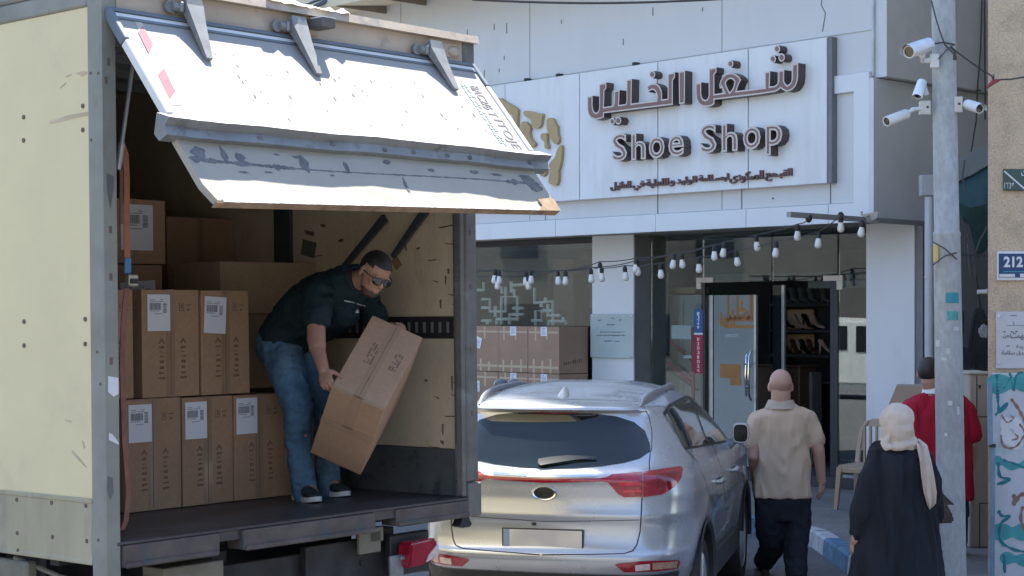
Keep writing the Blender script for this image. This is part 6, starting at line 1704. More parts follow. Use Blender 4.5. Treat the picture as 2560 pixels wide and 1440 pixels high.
# cameras
m_cam = mat('white_camera_plastic', (0.62, 0.62, 0.60), 0.35, var=0.04)
m_camb = mat('cream_camera_plastic', (0.50, 0.48, 0.42), 0.45, var=0.06)
m_lensb = mat('black_lens', (0.01, 0.01, 0.012), 0.1, coat=0.6)
def camera(label, back, tip, r_, base, group='security cameras on the pole', hood=True, box=True, arm=None, bsize=0.055):
    t = thing('security_camera', label, 'camera', base, group)
    d = (tip - back).normalized(); up = Vector((0, 0, 1)); s = d.cross(up).normalized(); up = s.cross(d)
    fr = frame(back, s, up, d); L = (tip - back).length
    b = MB(); b.lathe([(0.001, 0), (r_ * 0.8, 0.0), (r_, 0.012), (r_, L - 0.012), (r_ * 0.94, L), (r_ * 0.8, L), (r_ * 0.78, L - 0.012), (0.001, L - 0.014)], fr, 20)
    obj('housing', b, m_cam, t, smooth=True, sharp=40)
    b = MB(); b.lathe([(r_ * 0.77, L - 0.010), (0.001, L - 0.008)], fr, 18); obj('lens', b, m_lensb, t)
    if hood:
        b = MB()
        ring = lambda z, k_: [fr @ Vector((k_ * r_ * math.cos(a), k_ * r_ * math.sin(a) + r_ * 0.05, z)) for a in [PI * (-0.08 + 1.16 * j / 14) for j in range(15)]]
        b.loft([ring(0.01, 1.08), ring(L + 0.03, 1.14)], closed=False); bmesh.ops.solidify(b.bm, geom=b.bm.faces[:], thickness=0.004)
        obj('sun_hood', b, mat('white_hood', (0.66, 0.70, 0.76), 0.3), t, smooth=True)
    b = MB(); pts = [back + d * 0.02] + (arm or []) + [base]
    b.tube(pts, [r_ * 0.38] * (len(pts) - 1) + [r_ * 0.5], 10); b.ell(pts[1] if arm else back, r_ * 0.48, seg=10, rings=7)
    obj('arm', b, m_cam, t, smooth=True)
    if box:
        b = MB(); b.box(base.x - bsize * 0.75, base.x + bsize * 0.75, base.y - 0.03, base.y + 0.03, base.z - bsize, base.z + bsize, 0.012, segs=3)
        b.mi = 1; b.box(base.x + bsize * 0.1, base.x + bsize * 0.4, base.y - 0.033, base.y - 0.029, base.z - 0.004, base.z + 0.012)
        obj('junction_box', b, [m_camb, m_wire], t, smooth=True)
    return t
camera('white security camera with a blue white sun hood, highest on the pole', W(2322, 112, 12.5), W(2272, 130, 12.28), 0.048, W(2340, 150, PD - 0.07), arm=[W(2305, 138, 12.45), W(2306, 152, 12.5)], box=False)
b = MB(); q = W(2337, 152, PD - 0.09); b.box(q.x - 0.03, q.x + 0.03, q.y - 0.012, q.y + 0.02, q.z - 0.05, q.z + 0.05, 0.004); 
o_ = [o for o in COL.objects if o.name.startswith('security_camera')][-1]
obj('wall_bracket', b, m_cam, o_)
camera('white security camera pointing down left from its cream box on the pole', W(2268, 284, 12.5), W(2216, 304, 12.38), 0.038, W(2312, 270, PD - 0.03), arm=[W(2282, 274, 12.52)], hood=False, bsize=0.052)
camera('white security camera with a dark round lens facing right of the pole', W(2418, 262, 12.55), W(2449, 272, 12.36), 0.036, W(2390, 262, PD - 0.04), arm=[W(2408, 262, 12.56)], hood=True, bsize=0.058)
camera('small cream security camera tucked behind the pole\'s left side', W(2306, 205, 12.62), W(2294, 240, 12.52), 0.034, W(2318, 238, PD), arm=[W(2312, 215, 12.62)], hood=True, box=False)
cw = MB(); cw.tube([W(2390, 128, 12.55), W(2420, 150, 12.7), W(2455, 175, 12.9), W(2478, 188, 13.05), W(2484, 200, 13.1)], 0.006, 5); cw.tube([W(2484, 186, 13.1), W(2485, 200, 13.1), W(2530, 198, 13.1), W(2600, 186, 13.1)], 0.007, 5)
cb_ = obj('cable', cw, m_wire); tag(cb_, 'thin dark cable running from the pole to the stone wall', 'cable')
b = MB(); b.tube([W(2468, 218, 13.08), W(2484, 204, 13.1), W(2500, 200, 13.1)], [0.012, 0.02, 0.008], 6)
obj('red_tape', b, mat('red_tape', (0.25, 0.04, 0.05), 0.6), cb_)

# ------------------------------------------------------------------ stone building on the right, its signs, painted lower wall
SY = 13.3
m_stone = mat('rough_beige_stone', (0.52, 0.40, 0.28), 0.9, var=0.22, scale=5, fine=0.5, dirt=(0.30, 0.24, 0.19), damt=0.6, dscale=5, dthr=0.54, dsoft=0.16, bump=0.9, bscale=30)
x0 = W(2470, 720, SY).x
stn = thing('stone_building', 'rough beige stone building at the right edge with street signs', 'building', (x0 + 2, SY, PZ))
b = MB(); b.prism([(x0, SY, PZ), (x0 + 9, SY, PZ), (x0 + 9, SY + 9, PZ), (x0 + 3.4, SY + 9, PZ)], (0, 0, 12))
obj('stone_wall', b, m_stone, stn)
b = MB(); xg = W(2479, 1200, SY).x; zt = W(2480, 932, SY).z
b.box(xg, x0 + 3, SY - 0.05, SY - 0.001, PZ, zt, 0.006)
gp = obj('painted_panel', b, mat('pale_lilac_paint', (0.50, 0.51, 0.55), 0.8, var=0.10, scale=4, dirt=(0.30, 0.42, 0.43), damt=0.7, dscale=4, dthr=0.55, bump=0.2), stn)
GY = SY - 0.052
def spray(pts, w, m, lay):
    b = MB(); P_ = [W(u, v, GY - 0.0006 * lay) for u, v in pts]; Q = []
    for i in range(len(P_) - 1):
        p0, p1, p2, p3 = P_[max(i - 1, 0)], P_[i], P_[i + 1], P_[min(i + 2, len(P_) - 1)]
        for k in range(8):
            t = k / 8; Q.append(0.5 * (2 * p1 + (p2 - p0) * t + (2 * p0 - 5 * p1 + 4 * p2 - p3) * t * t + (3 * p1 - p0 - 3 * p2 + p3) * t ** 3))
    Q.append(P_[-1]); n = len(Q)
    for i, p in enumerate(Q):                           # overlapping round dabs, as a spray can leaves them
        r_ = w / 2 * (0.78 + 0.22 * math.sin(i * 0.9 + lay))
        b.face([b.bm.verts.new(p + Vector((r_ * math.cos(2 * PI * k / 12), -0.00002 * i, r_ * math.sin(2 * PI * k / 12)))) for k in range(12)])
    obj('graffiti_stroke', b, m, gp)
m_teal = mat('teal_spray', (0.06, 0.30, 0.32), 0.7, var=0.2, scale=8); m_teald = mat('dark_teal_spray', (0.015, 0.16, 0.20), 0.7, var=0.2, scale=8); m_brs = mat('brown_spray', (0.24, 0.15, 0.11), 0.7, var=0.2, scale=8); m_whs = mat('white_spray', (0.62, 0.62, 0.64), 0.7, var=0.06, scale=8)
spray([(2490, 960), (2570, 955)], 0.16, m_teal, 1); spray([(2492, 940), (2495, 1000), (2500, 1030), (2518, 1008), (2490, 1036)], 0.03, m_teald, 2)
spray([(2525, 935), (2535, 975), (2540, 940), (2556, 930)], 0.022, m_teald, 2); spray([(2510, 970), (2530, 940)], 0.015, m_teald, 3)
spray([(2530, 1000), (2545, 1020), (2556, 1040), (2566, 1060)], 0.028, m_brs, 2)
spray([(2515, 1060), (2540, 1060), (2550, 1090), (2535, 1110), (2510, 1080)], 0.10, m_whs, 1)
spray([(2505, 1038), (2512, 1050), (2520, 1056), (2534, 1046), (2528, 1040)], 0.014, m_brs, 3)
spray([(2503, 1090), (2506, 1110), (2520, 1120), (2540, 1116), (2556, 1096), (2562, 1080), (2550, 1062)], 0.020, m_brs, 3)
spray([(2530, 1100), (2545, 1095), (2538, 1085)], 0.016, m_brs, 4)
spray([(2492, 1150), (2530, 1165), (2570, 1160)], 0.07, m_teal, 1); spray([(2496, 1160), (2500, 1190), (2524, 1200), (2495, 1210)], 0.03, m_teald, 2); spray([(2510, 1150), (2550, 1165), (2570, 1170)], 0.02, m_teald, 2)
spray([(2535, 1240), (2536, 1260), (2548, 1240), (2560, 1235)], 0.035, m_brs, 2); spray([(2556, 1270), (2552, 1300), (2566, 1330)], 0.03, m_brs, 2)
spray([(2498, 1280), (2506, 1290), (2524, 1292), (2502, 1310), (2500, 1350), (2530, 1372), (2566, 1380)], 0.028, m_teald, 2); spray([(2500, 1330), (2560, 1330)], 0.14, m_teal, 1); spray([(2510, 1390), (2512, 1430)], 0.03, m_teald, 3); spray([(2515, 1395), (2560, 1400)], 0.10, m_teal, 1)
def plate_box(name, label, cat, u0, v0, u1, v1, m, th=0.02, d=SY, parent=None):
    a, c = W(u0, v0, d - 0.004), W(u1, v1, d - 0.004)
    t = thing(name, label, cat, Vector(((a.x + c.x) / 2, d - 0.01, c.z)))
    b = MB(); b.box(a.x, c.x, d - 0.004 - th, d - 0.004, c.z, a.z, 0.003); obj('plate', b, m, t)
    return t, a, c
m_green = mat('green_enamel', (0.045, 0.085, 0.075), 0.4, var=0.1); m_blue = mat('blue_enamel', (0.012, 0.055, 0.15), 0.35, var=0.08); m_wht = mat('white_enamel', (0.66, 0.66, 0.68), 0.4)
t, a, c = plate_box('street_sign', 'dark green street sign crossed by a thin white diagonal line on the stone wall', 'sign', 2507, 423, 2620, 477, m_green)
y = SY - 0.026
FRS = frame((0, y, 0), Vector((1, 0, 0)), Vector((0, 1, 0)), Vector((0, 0, 1)))
b = MB(); p, q = W(2511, 428, y), W(2566, 476, y); n = Vector((0.004, 0, 0.004)); b.prism([p + n, p - n, q - n, q + n], (0, 0.001, 0)); obj('diagonal_line', b, m_wht, t)
b = MB(); zz = W(2511, 471, y); z2 = W(2536, 457, y); fit_text(b, 'ודנפ', FRS, zz.x, z2.x, zz.z, z2.z, 0.001, 0.006, 1.2); fit_text(b, arabic('ث'[:0] + 'ت'), FRS, W(2553, 440, y).x, W(2568, 440, y).x, W(2553, 440, y).z, W(2553, 427, y).z, 0.001, 0.02); obj('sign_lettering', b, m_wht, t)
t, a, c = plate_box('house_number', 'dark blue house number plate reading 212 in a white border', 'sign', 2491, 628, 2600, 701, m_wht)
b = MB(); b.box(W(2497, 0, y).x, W(2594, 0, y).x, y - 0.001, y + 0.004, W(0, 694, y).z, W(0, 634, y).z, 0.001); nb = obj('blue_field', b, m_blue, t)
b = MB(); fit_text(b, '212', FRS @ Matrix.Translation((0, -0.002, 0)), W(2509, 0, y).x, W(2557, 0, y).x, W(0, 668, y).z, W(0, 641, y).z, 0.001, 0.035); obj('number', b, m_wht, nb)
b = MB(); b.box(W(2508, 0, y).x, W(2590, 0, y).x, y - 0.003, y - 0.0015, W(0, 680, y).z, W(0, 678, y).z); obj('teal_line', b, mat('teal_enamel', (0.05, 0.30, 0.36), 0.4), nb)
b = MB(); b.box(W(2498, 0, y).x, W(2537, 0, y).x, y - 0.003, y - 0.0015, W(0, 693, y).z, W(0, 685, y).z)
for k in range(6): b.box(W(2500 + k * 6, 0, y).x, W(2503 + k * 6, 0, y).x, y - 0.0045, y - 0.0032, W(0, 692, y).z, W(0, 686, y).z)
b.box(W(2550, 0, y).x, W(2592, 0, y).x, y - 0.003, y - 0.0015, W(0, 693, y).z, W(0, 684, y).z)
obj('small_print_strip', b, m_wht, nb)
t, a, c = plate_box('wall_plaque', 'white wall plaque with black Arabic calligraphy above the painted wall', 'plaque', 2489, 779, 2620, 921, mat('plaque_white', (0.52, 0.52, 0.53), 0.45, var=0.06, dirt=(0.36, 0.34, 0.3), damt=0.4, dscale=5))
b = MB()
def ptext(s, u0, u1, v0, v1, off=0.01): fit_text(b, arabic(s), FRS, W(u0, 0, y).x, W(u1, 0, y).x, W(0, v1, y).z, W(0, v0, y).z, 0.001, off)
ptext('البيت', 2524, 2580, 826, 850, 0.02); ptext('من', 2507, 2522, 836, 846, 0.02); ptext('فندق سلامة', 2504, 2570, 876, 889, 0.015); ptext('مدينة', 2540, 2575, 862, 872)
b.box(W(2517, 0, y).x, W(2570, 0, y).x, y - 0.001, y, W(0, 814, y).z, W(0, 813, y).z); b.box(W(2534, 0, y).x, W(2535, 0, y).x, y - 0.001, y, W(0, 813, y).z, W(0, 803, y).z)
b.box(W(2526, 0, y).x, W(2542, 0, y).x, y - 0.001, y, W(0, 790, y).z, W(0, 788, y).z); b.box(W(2516, 0, y).x, W(2524, 0, y).x, y - 0.001, y, W(0, 866, y).z, W(0, 864, y).z)
for u, v in ((2508, 828), (2527, 828), (2538, 827)): b.box(W(u, 0, y).x, W(u + 6, 0, y).x, y - 0.001, y, W(0, v + 3, y).z, W(0, v, y).z)
obj('plaque_lettering', b, m_ink, t)
b = MB()
for v in (791, 908):
    p = W(2498, v, y); b.lathe([(0.013, -0.004), (0.012, 0.004), (0.001, 0.006)], frame(p, Vector((1, 0, 0)), Vector((0, 0, 1)), Vector((0, -1, 0))), 12)
obj('screw', b, m_alu, t)
# cabinet, blue pipe, drain pipe, junction box
CD_ = 15.1
b = MB(); xa, xb = W(2424, 0, CD_).x, W(2478, 0, CD_).x; b.box(xa, xb, CD_, CD_ + 0.45, PZ, W(0, 936, CD_).z, 0.01)
b.mi = 1; b.box(xa - 0.01, xb + 0.01, CD_ - 0.012, CD_ + 0.51, W(0, 936, CD_).z, W(0, 930, CD_).z, 0.004)
b.mi = 2
for u0, u1, v0, v1 in [(2441, 2443, 940, 1060), (2443, 2470, 1041, 1043), (2448, 2450, 1258, 1430), (2450, 2477, 1257, 1259), (2475, 2477, 1259, 1268)]: b.box(W(u0, 0, CD_).x, W(u1, 0, CD_).x, CD_ - 0.003, CD_ + 0.001, W(0, v1, CD_).z, W(0, v0, CD_).z)
b.box(W(2447, 0, CD_).x, W(2451, 0, CD_).x, CD_ - 0.01, CD_, W(0, 971, CD_).z, W(0, 962, CD_).z)
tag(obj('utility_cabinet', b, [mat('beige_cabinet', (0.36, 0.31, 0.25), 0.6, var=0.12, scale=3, dirt=(0.22, 0.19, 0.16), damt=0.6, dscale=4, stretch=(1, 1, 0.4), bump=0.1), mat('cabinet_cap', (0.44, 0.40, 0.33), 0.6), m_seam]), 'tall beige utility cabinet with worn doors beside the painted wall', 'cabinet')
b = MB(); b.tube([W(2473, 1470, 13.2), W(2480, 1440, 13.2), W(2482, 1115, 13.2), W(2476, 1112, 13.2), W(2474, 955, 13.2)], 0.020, 10)
b.mi = 1; b.tube([W(2481, 1118, 13.2), W(2481, 1110, 13.2)], 0.026, 10)
tag(obj('blue_pipe', b, [mat('faded_blue_pipe', (0.16, 0.24, 0.33), 0.5, var=0.25, scale=3, dirt=(0.34, 0.36, 0.40), damt=0.6, dscale=3), m_black], smooth=True), 'faded blue pipe running up the corner by the painted wall', 'pipe')
DP = 18.2
b = MB(); b.tube([W(2323, 1262, DP), W(2323, 492, DP)], 0.048, 12)
for v in (695, 1000): b.tube([W(2323, v, DP), W(2323, v - 5, DP)], 0.054, 12)
dpipe = obj('drain_pipe', b, mat('white_drain_pipe', (0.50, 0.53, 0.57), 0.45, var=0.06, scale=3), smooth=True); tag(dpipe, 'white drain pipe dropping from a box at the shop\'s corner', 'pipe')
b = MB(); a, c = W(2300, 438, DP), W(2345, 490, DP); b.box(a.x, c.x, DP - 0.06, DP + 0.06, c.z, a.z, 0.006)
obj('pipe_box', b, mat('pale_pipe_box', (0.42, 0.44, 0.47), 0.5), dpipe)
# shaded stall between the shop and the stone building: awning, dark panel standing in for the shade, hanging things
AD = 17.4
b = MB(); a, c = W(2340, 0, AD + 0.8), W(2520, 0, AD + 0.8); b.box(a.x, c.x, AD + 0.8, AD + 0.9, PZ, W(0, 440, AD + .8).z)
tag(obj('alley_shade_panel', b, mat('alley_shade_grey', (0.085, 0.083, 0.085), 0.8, var=0.15, scale=3)), 'dark grey panel standing in for the shade deep in the gap between shop and stone building', 'wall')
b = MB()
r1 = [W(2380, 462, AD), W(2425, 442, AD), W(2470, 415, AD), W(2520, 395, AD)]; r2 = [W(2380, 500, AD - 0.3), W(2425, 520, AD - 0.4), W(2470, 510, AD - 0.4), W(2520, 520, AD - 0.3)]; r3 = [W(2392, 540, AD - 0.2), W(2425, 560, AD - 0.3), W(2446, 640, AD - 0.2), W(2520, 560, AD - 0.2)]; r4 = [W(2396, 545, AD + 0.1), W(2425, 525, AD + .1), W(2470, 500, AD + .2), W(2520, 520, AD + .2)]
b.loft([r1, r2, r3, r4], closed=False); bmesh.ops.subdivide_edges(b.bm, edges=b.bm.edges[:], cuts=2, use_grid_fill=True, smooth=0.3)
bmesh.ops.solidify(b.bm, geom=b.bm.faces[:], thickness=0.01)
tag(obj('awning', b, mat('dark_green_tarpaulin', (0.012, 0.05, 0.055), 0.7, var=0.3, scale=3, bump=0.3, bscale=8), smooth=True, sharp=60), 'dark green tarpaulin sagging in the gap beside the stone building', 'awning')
b = MB(); b.prism([W(2380, 462, AD - .05), W(2470, 412, AD - .05), W(2520, 388, AD - .05), W(2520, 340, AD - .05), W(2380, 400, AD - .05)], (0, 0.04, 0))
tag(obj('awning_board', b, mat('blue_grey_board', (0.17, 0.195, 0.215), 0.6, var=0.08)), 'blue grey board above the dark green tarpaulin', 'board')
def hang(label, pts, d, m, th=0.12):
    b = MB(); b.prism([W(u, v, d) for u, v in pts], (0, th, 0)); bmesh.ops.bevel(b.bm, geom=b.bm.edges[:], offset=0.02, segments=2, affect='EDGES')
    return tag(obj('hanging_bag', b, m, smooth=True), label, 'bag', 'bags hung in the gap beside the stone building')
m_bagd = mat('black_fabric_bag', (0.012, 0.015, 0.02), 0.7, var=0.4, scale=8, bump=0.4)
hang('narrow black bag hanging right beside the pole', [(2396, 775), (2408, 772), (2413, 790), (2410, 830), (2402, 868), (2396, 868)], AD + 0.3, m_bagd)
hang('long black bag hanging from the wire in the gap', [(2440, 772), (2458, 768), (2470, 800), (2468, 930), (2440, 930), (2424, 880)], AD + 0.35, m_bagd)
hang('round black bag low in the gap beside the pole', [(2395, 872), (2420, 866), (2436, 890), (2430, 925), (2410, 935), (2395, 930)], AD - 0.2, m_bagd)
hang('pale grey bag with a dark patch beside the stone wall', [(2450, 815), (2468, 808), (2474, 842), (2462, 848), (2448, 838)], AD - 0.1, mat('pale_fabric_bag', (0.30, 0.31, 0.32), 0.8, var=0.35, scale=9), 0.06)
b = MB(); b.tube([W(2402, 540, AD - .4), W(2420, 590, AD - .4), W(2433, 630, AD - .4), W(2440, 690, AD - .4), W(2452, 775, AD)], 0.010, 5); b.tube([W(2470, 565, AD - .4), W(2448, 605, AD - .4), W(2430, 665, AD - .4)], 0.010, 5); b.tube([W(2392, 636, AD - .4), W(2470, 640, AD - .4)], 0.014, 5); b.tube([W(2420, 610, AD - .4), W(2426, 690, AD - .4)], 0.012, 5)
b.tube([W(2412, 400, AD - .5), W(2406, 440, AD - .5), W(2413, 478, AD - .5)], 0.008, 5)
tag(obj('tangled_cables', b, m_wire), 'tangled dark cables hanging under the green tarpaulin', 'cable')
b = MB(); b.tube([W(2444, 730, AD - .3), W(2466, 729, AD - .3)], 0.022, 10); b.mi = 1; b.tube([W(2466, 729, AD - .3), W(2474, 730, AD - .3)], 0.03, 10)
tag(obj('stall_lamp', b, [mat('white_lamp_tube', (0.7, 0.7, 0.7), 0.3), m_alu], smooth=True), 'short white lamp tube fixed in the gap by the stone wall', 'lamp')
# cables on the grey side wall
b = MB()
for pts in [[(2455, 0), (2452, 120), (2444, 220), (2441, 300), (2428, 380), (2410, 430)], [(2462, 0), (2463, 300)], [(2440, 226), (2452, 226)]]:
    b.tube([hit(FM, u, v, 0, XR2 + 0.20) for u, v in pts], 0.009, 5)
wc = obj('wall_cable', b, m_wire, None, FM); tag(wc, 'thin dark cables running down the shop\'s grey side wall', 'cable')

# ------------------------------------------------------------------ plastic chair, cartons on the pavement
CHX, CHY = W(2160, 1268, 17.9).x, 17.9
ch = thing('plastic_chair', 'beige plastic chair standing on the pavement by the white pillar', 'chair', Vector((CHX, CHY, PZ)))
CF_ = frame((CHX + 0.06, CHY + 0.15, PZ), Vector((0.80, -0.60, 0)), Vector((0.60, 0.80, 0)), Vector((0, 0, 1)))
m_pl = mat('beige_plastic', (0.38, 0.285, 0.20), 0.4, var=0.05)
b = MB(); b.box(-0.22, 0.22, -0.22, 0.22, 0.435, 0.465, 0.014, segs=2); b.box(-0.215, 0.215, -0.226, -0.205, 0.385, 0.44, 0.006)
obj('seat', b, m_pl, ch, CF_, smooth=True)
for sx_, sy in ((-1, -1), (1, -1), (-1, 1), (1, 1)):
    b = MB(); b.loft([[Vector((sx_ * cx_ + dx, sy * cy_ + dy, z)) for dx, dy in ((-h, -h), (h, -h), (h, h), (-h, h))] for cx_, cy_, z, h in [(0.235, 0.235, 0.0, 0.018), (0.205, 0.205, 0.44, 0.028)]])
    obj('leg', b, m_pl, ch, CF_)
for s_ in (-1, 1):
    b = MB(); P_ = [(s_ * 0.20, 0.19, 0.44), (s_ * 0.205, 0.24, 0.62), (s_ * 0.20, 0.30, 0.80), (s_ * 0.15, 0.335, 0.90)]
    b.tube(P_, [0.032, 0.030, 0.028, 0.024], 8, flat=0.6); obj('back_post', b, m_pl, ch, CF_, smooth=True)
b = MB(); b.loft([[Vector((x, yy, z)), Vector((x, yy + 0.015, z)), Vector((-x, yy + 0.015, z)), Vector((-x, yy, z))] for x, yy, z in [(0.16, 0.32, 0.84), (0.15, 0.335, 0.90), (0.10, 0.345, 0.92)]])
for k in range(5): b.box(-0.14 + k * 0.07 - 0.012, -0.14 + k * 0.07 + 0.012, 0.23, 0.25, 0.46, 0.85)
obj('backrest', b, m_pl, ch, CF_)
PF = frame(W(2236, 1010, 17.0), Vector((0.97, -0.24, 0)).normalized(), Vector((0.24, 0.97, 0)).normalized(), Vector((0, 0, 1)))
zt_ = W(0, 964, 17.0).z
PF.translation.z = 0
o = carton('plain tan carton standing on the pavement behind the headscarf', PF @ Matrix.Translation((0, 0, PZ + .002)), 0.46, 0.4, 0.62, 'tan cartons on the pavement', m=m_card2, prints=False, tape=False, seed=41)
b = MB(); h0, h1 = PZ + 0.624, zt_
b.prism([(0, 0, h0), (0.46, 0, h0), (0.46, 0, h1 - 0.12), (0.42, 0, h1), (0.02, 0, h1), (-0.06, 0, h1 - 0.2)], (0, 0.40, 0))
tag(obj('cardboard_box', b, mat('pinkish_cardboard', (0.40, 0.315, 0.25), 0.8, var=0.06), None, PF), 'pale tan carton with a sloping flap stacked behind the man in red', 'box', 'tan cartons on the pavement')
b = MB(); p = W(2540, 1445, 11.6); b.ell(p + Vector((0.12, 0, -0.14)), (0.26, 0.2, 0.26), None, 20, 12)
# ------------------------------------------------------------------ cartons stacked before the left window
YW = 0.30
def fx(u, v, y): return fh(u, v, y).x
xs_ = [fx(1160, 900, YW), fx(1245, 900, YW), fx(1320, 900, YW), fx(1399, 900, YW)]
zr = [PZ + .002, 0.77, 1.395, fh(1320, 815, YW).z]
names = [['bottom', 'bottom', 'bottom'], ['left carton of the middle row in the shop window', 'middle carton of the middle row in the shop window', 'right carton of the middle row in the shop window'],
         ['top row window carton with a crooked white note, beside the truck', 'top row window carton with a white note at its upper edge', 'top row window carton at the corner, nearest the white pillar']]
names[0] = ['left carton of the bottom row in the shop window', 'middle carton of the bottom row in the shop window', 'right carton of the bottom row in the shop window']
rs = random.Random(17)
m_note = mat('pale_blue_note', (0.58, 0.63, 0.74), 0.6, var=0.12, scale=60)
for r_i in range(3):
    for c_i in range(3):
        x0, x1 = xs_[c_i] + 0.006, xs_[c_i + 1] - 0.006
        fr = FM @ Matrix.Translation((x0, YW + rs.uniform(-.01, .01), zr[r_i]))
        w, h, d = x1 - x0, zr[r_i + 1] - zr[r_i] - 0.008, 0.53
        o = carton(names[r_i][c_i], fr, w, d, h, 'cartons stacked before the shop window', m=m_card3, prints=False, tape=False, seed=50 + r_i * 3 + c_i)
        b = MB()
        def T(a, c, z0, z1, k): b.box(a * w, c * w, -0.0012 - 0.0006 * k, -0.0005 - 0.0006 * k, z0 * h, z1 * h)
        T(0.02, 0.98, 0.10, 0.15, 0)
        for k in range(3):
            a = 0.15 + 0.28 * k + rs.uniform(-.04, .04); T(a, a + 0.06, 0.0, 0.26 + rs.uniform(-.05, .05), 1)
        T(0.02, 0.98, 0.86, 0.90, 0)
        for k in range(2):
            a = 0.2 + 0.4 * k + rs.uniform(-.04, .04); T(a, a + 0.05, 0.72 + rs.uniform(-.05, .05), 1.0, 1)
        obj('packing_tape', b, m_tapel, o, fr)
        lf = fr @ Matrix.Translation((w * (0.42 if c_i else 0.30), -0.004, h * (0.80 if c_i else 0.55))) @ Matrix.Rotation(R(0 if c_i else 18) if r_i == 2 else 0, 4, 'Y')
        b = MB(); b.box(0, 0.12, -0.001, 0.0, 0, 0.12 if c_i else 0.15)
        no = obj('paper_note', b, m_paper, o, lf)
        b = MB()
        for k in range(5): b.box(0.02, 0.06 + rs.uniform(0, 0.045), -0.002, -0.0012, 0.02 + k * 0.019, 0.028 + k * 0.019)
        obj('note_writing', b, mat('blue_grey_ink', (0.25, 0.30, 0.42), 0.7), no, lf)
b = MB(); sf = frame(FM @ Vector((xs_[3] - 0.006, YW, 1.405)), FM.to_3x3() @ Vector((0, 1, 0)), FM.to_3x3() @ Vector((-1, 0, 0)), Vector((0, 0, 1)))
o = [q for q in COL.objects if q.get('label', '').startswith('top row window carton at the corner')][0]
for k in range(9): b.box(0.08 + k * 0.04, 0.08 + k * 0.04 + rs.uniform(.015, .03), -0.0012, -0.0005, 0.10 + 0.004 * k, 0.125 + 0.006 * k + rs.uniform(0, .02))
obj('printed_marks', b, m_print, o, sf)
# pipe-like white display rack behind the left window
YP = 1.06
rack = thing('display_rack', 'white pipe shaped display rack standing behind the left window', 'rack', FM @ Vector((-6, YP, 1.3)))
m_wpipe = mat('white_rack_pipe', (0.80, 0.78, 0.72), 0.5, var=0.08)
b = MB(); kk_ = 3.273
for pts in [[(45, 540), (95, 540), (95, 475)], [(80, 615), (145, 615), (145, 715), (275, 715), (275, 515)], [(80, 685), (140, 685)], [(190, 670), (190, 760)], [(240, 510), (245, 570)], [(240, 820), (240, 595), (370, 595), (370, 785)], [(320, 470), (320, 560)], [(335, 500), (435, 495)], [(335, 500), (335, 515)], [(345, 530), (345, 590)],
            [(335, 688), (420, 688)], [(200, 820), (200, 778), (375, 778)], [(305, 820), (305, 740), (420, 740)], [(80, 792), (155, 792)], [(125, 792), (125, 820)],
            [(510, 520), (510, 645), (660, 632), (660, 830)], [(565, 640), (565, 680)], [(490, 790), (568, 790), (568, 710), (520, 710), (520, 830)], [(580, 708), (665, 708)], [(620, 655), (620, 748), (720, 748)], [(625, 830), (625, 798), (765, 795), (768, 820)], [(745, 760), (745, 795)], [(600, 600), (600, 640)]]:
    b.tube([fh(1180 + x / kk_, 560 + y / kk_, YP) for x, y in pts], 0.022, 8)
obj('pipe_work', b, m_wpipe, rack, FM)
b = MB(); a = fh(1180, 835, YP); c = fh(1470, 835, YP); b.box(a.x - 0.3, c.x, YP - 0.04, YP + 0.2, 0.28, a.z - 0.02)
obj('plinth', b, mat('dark_plinth', (0.05, 0.05, 0.052), 0.6), rack, FM)
b = MB(); a = fh(1382, 700, 1.9); b.box(a.x, a.x + 0.42, 1.9, 2.2, 0.28, fh(1382, 650, 1.9).z, 0.01)
b2 = tag(obj('shelf_column', b, mat('brown_wood_column', (0.17, 0.11, 0.075), 0.6, var=0.25, scale=4, stretch=(4, 4, 0.6)), None, FM), 'brown wooden column standing inside the left shop window', 'column')
def dress(label, u, v0, v1, w, m, y=2.3):
    """draped garment on a stand"""
    t = thing('draped_display', label, 'display', FM @ Vector((fx(u, v1, y), y, 0.28)))
    z1, z0 = fh(u, v0, y).z, fh(u, v1, y).z; x = fx(u, v0, y); b = MB()
    b.loft([[Vector((x + ww * w * math.cos(a) * (1 + 0.12 * math.sin(5 * a)), y + 0.6 * ww * w * math.sin(a), z0 + (z1 - z0) * h)) for a in [2 * PI * k / 20 for k in range(20)]] for h, ww in [(0, 1.0), (0.3, 0.8), (0.6, 0.55), (0.75, 0.7), (0.9, 0.5), (1.0, 0.15)]])
    obj('cloth', b, m, t, FM, smooth=True, sharp=60)
    b = MB(); b.tube([(x, y, 0.28), (x, y, z0 + 0.2)], 0.03, 8); obj('stand', b, m_alu, t, FM)
dress('deep blue draped cloth on a stand in the window', 1418, 765, 805, 0.16, mat('deep_blue_cloth', (0.01, 0.06, 0.18), 0.7))
dress('tan draped cloth hanging at the window\'s right side', 1466, 630, 770, 0.20, mat('tan_cloth', (0.30, 0.20, 0.13), 0.8))
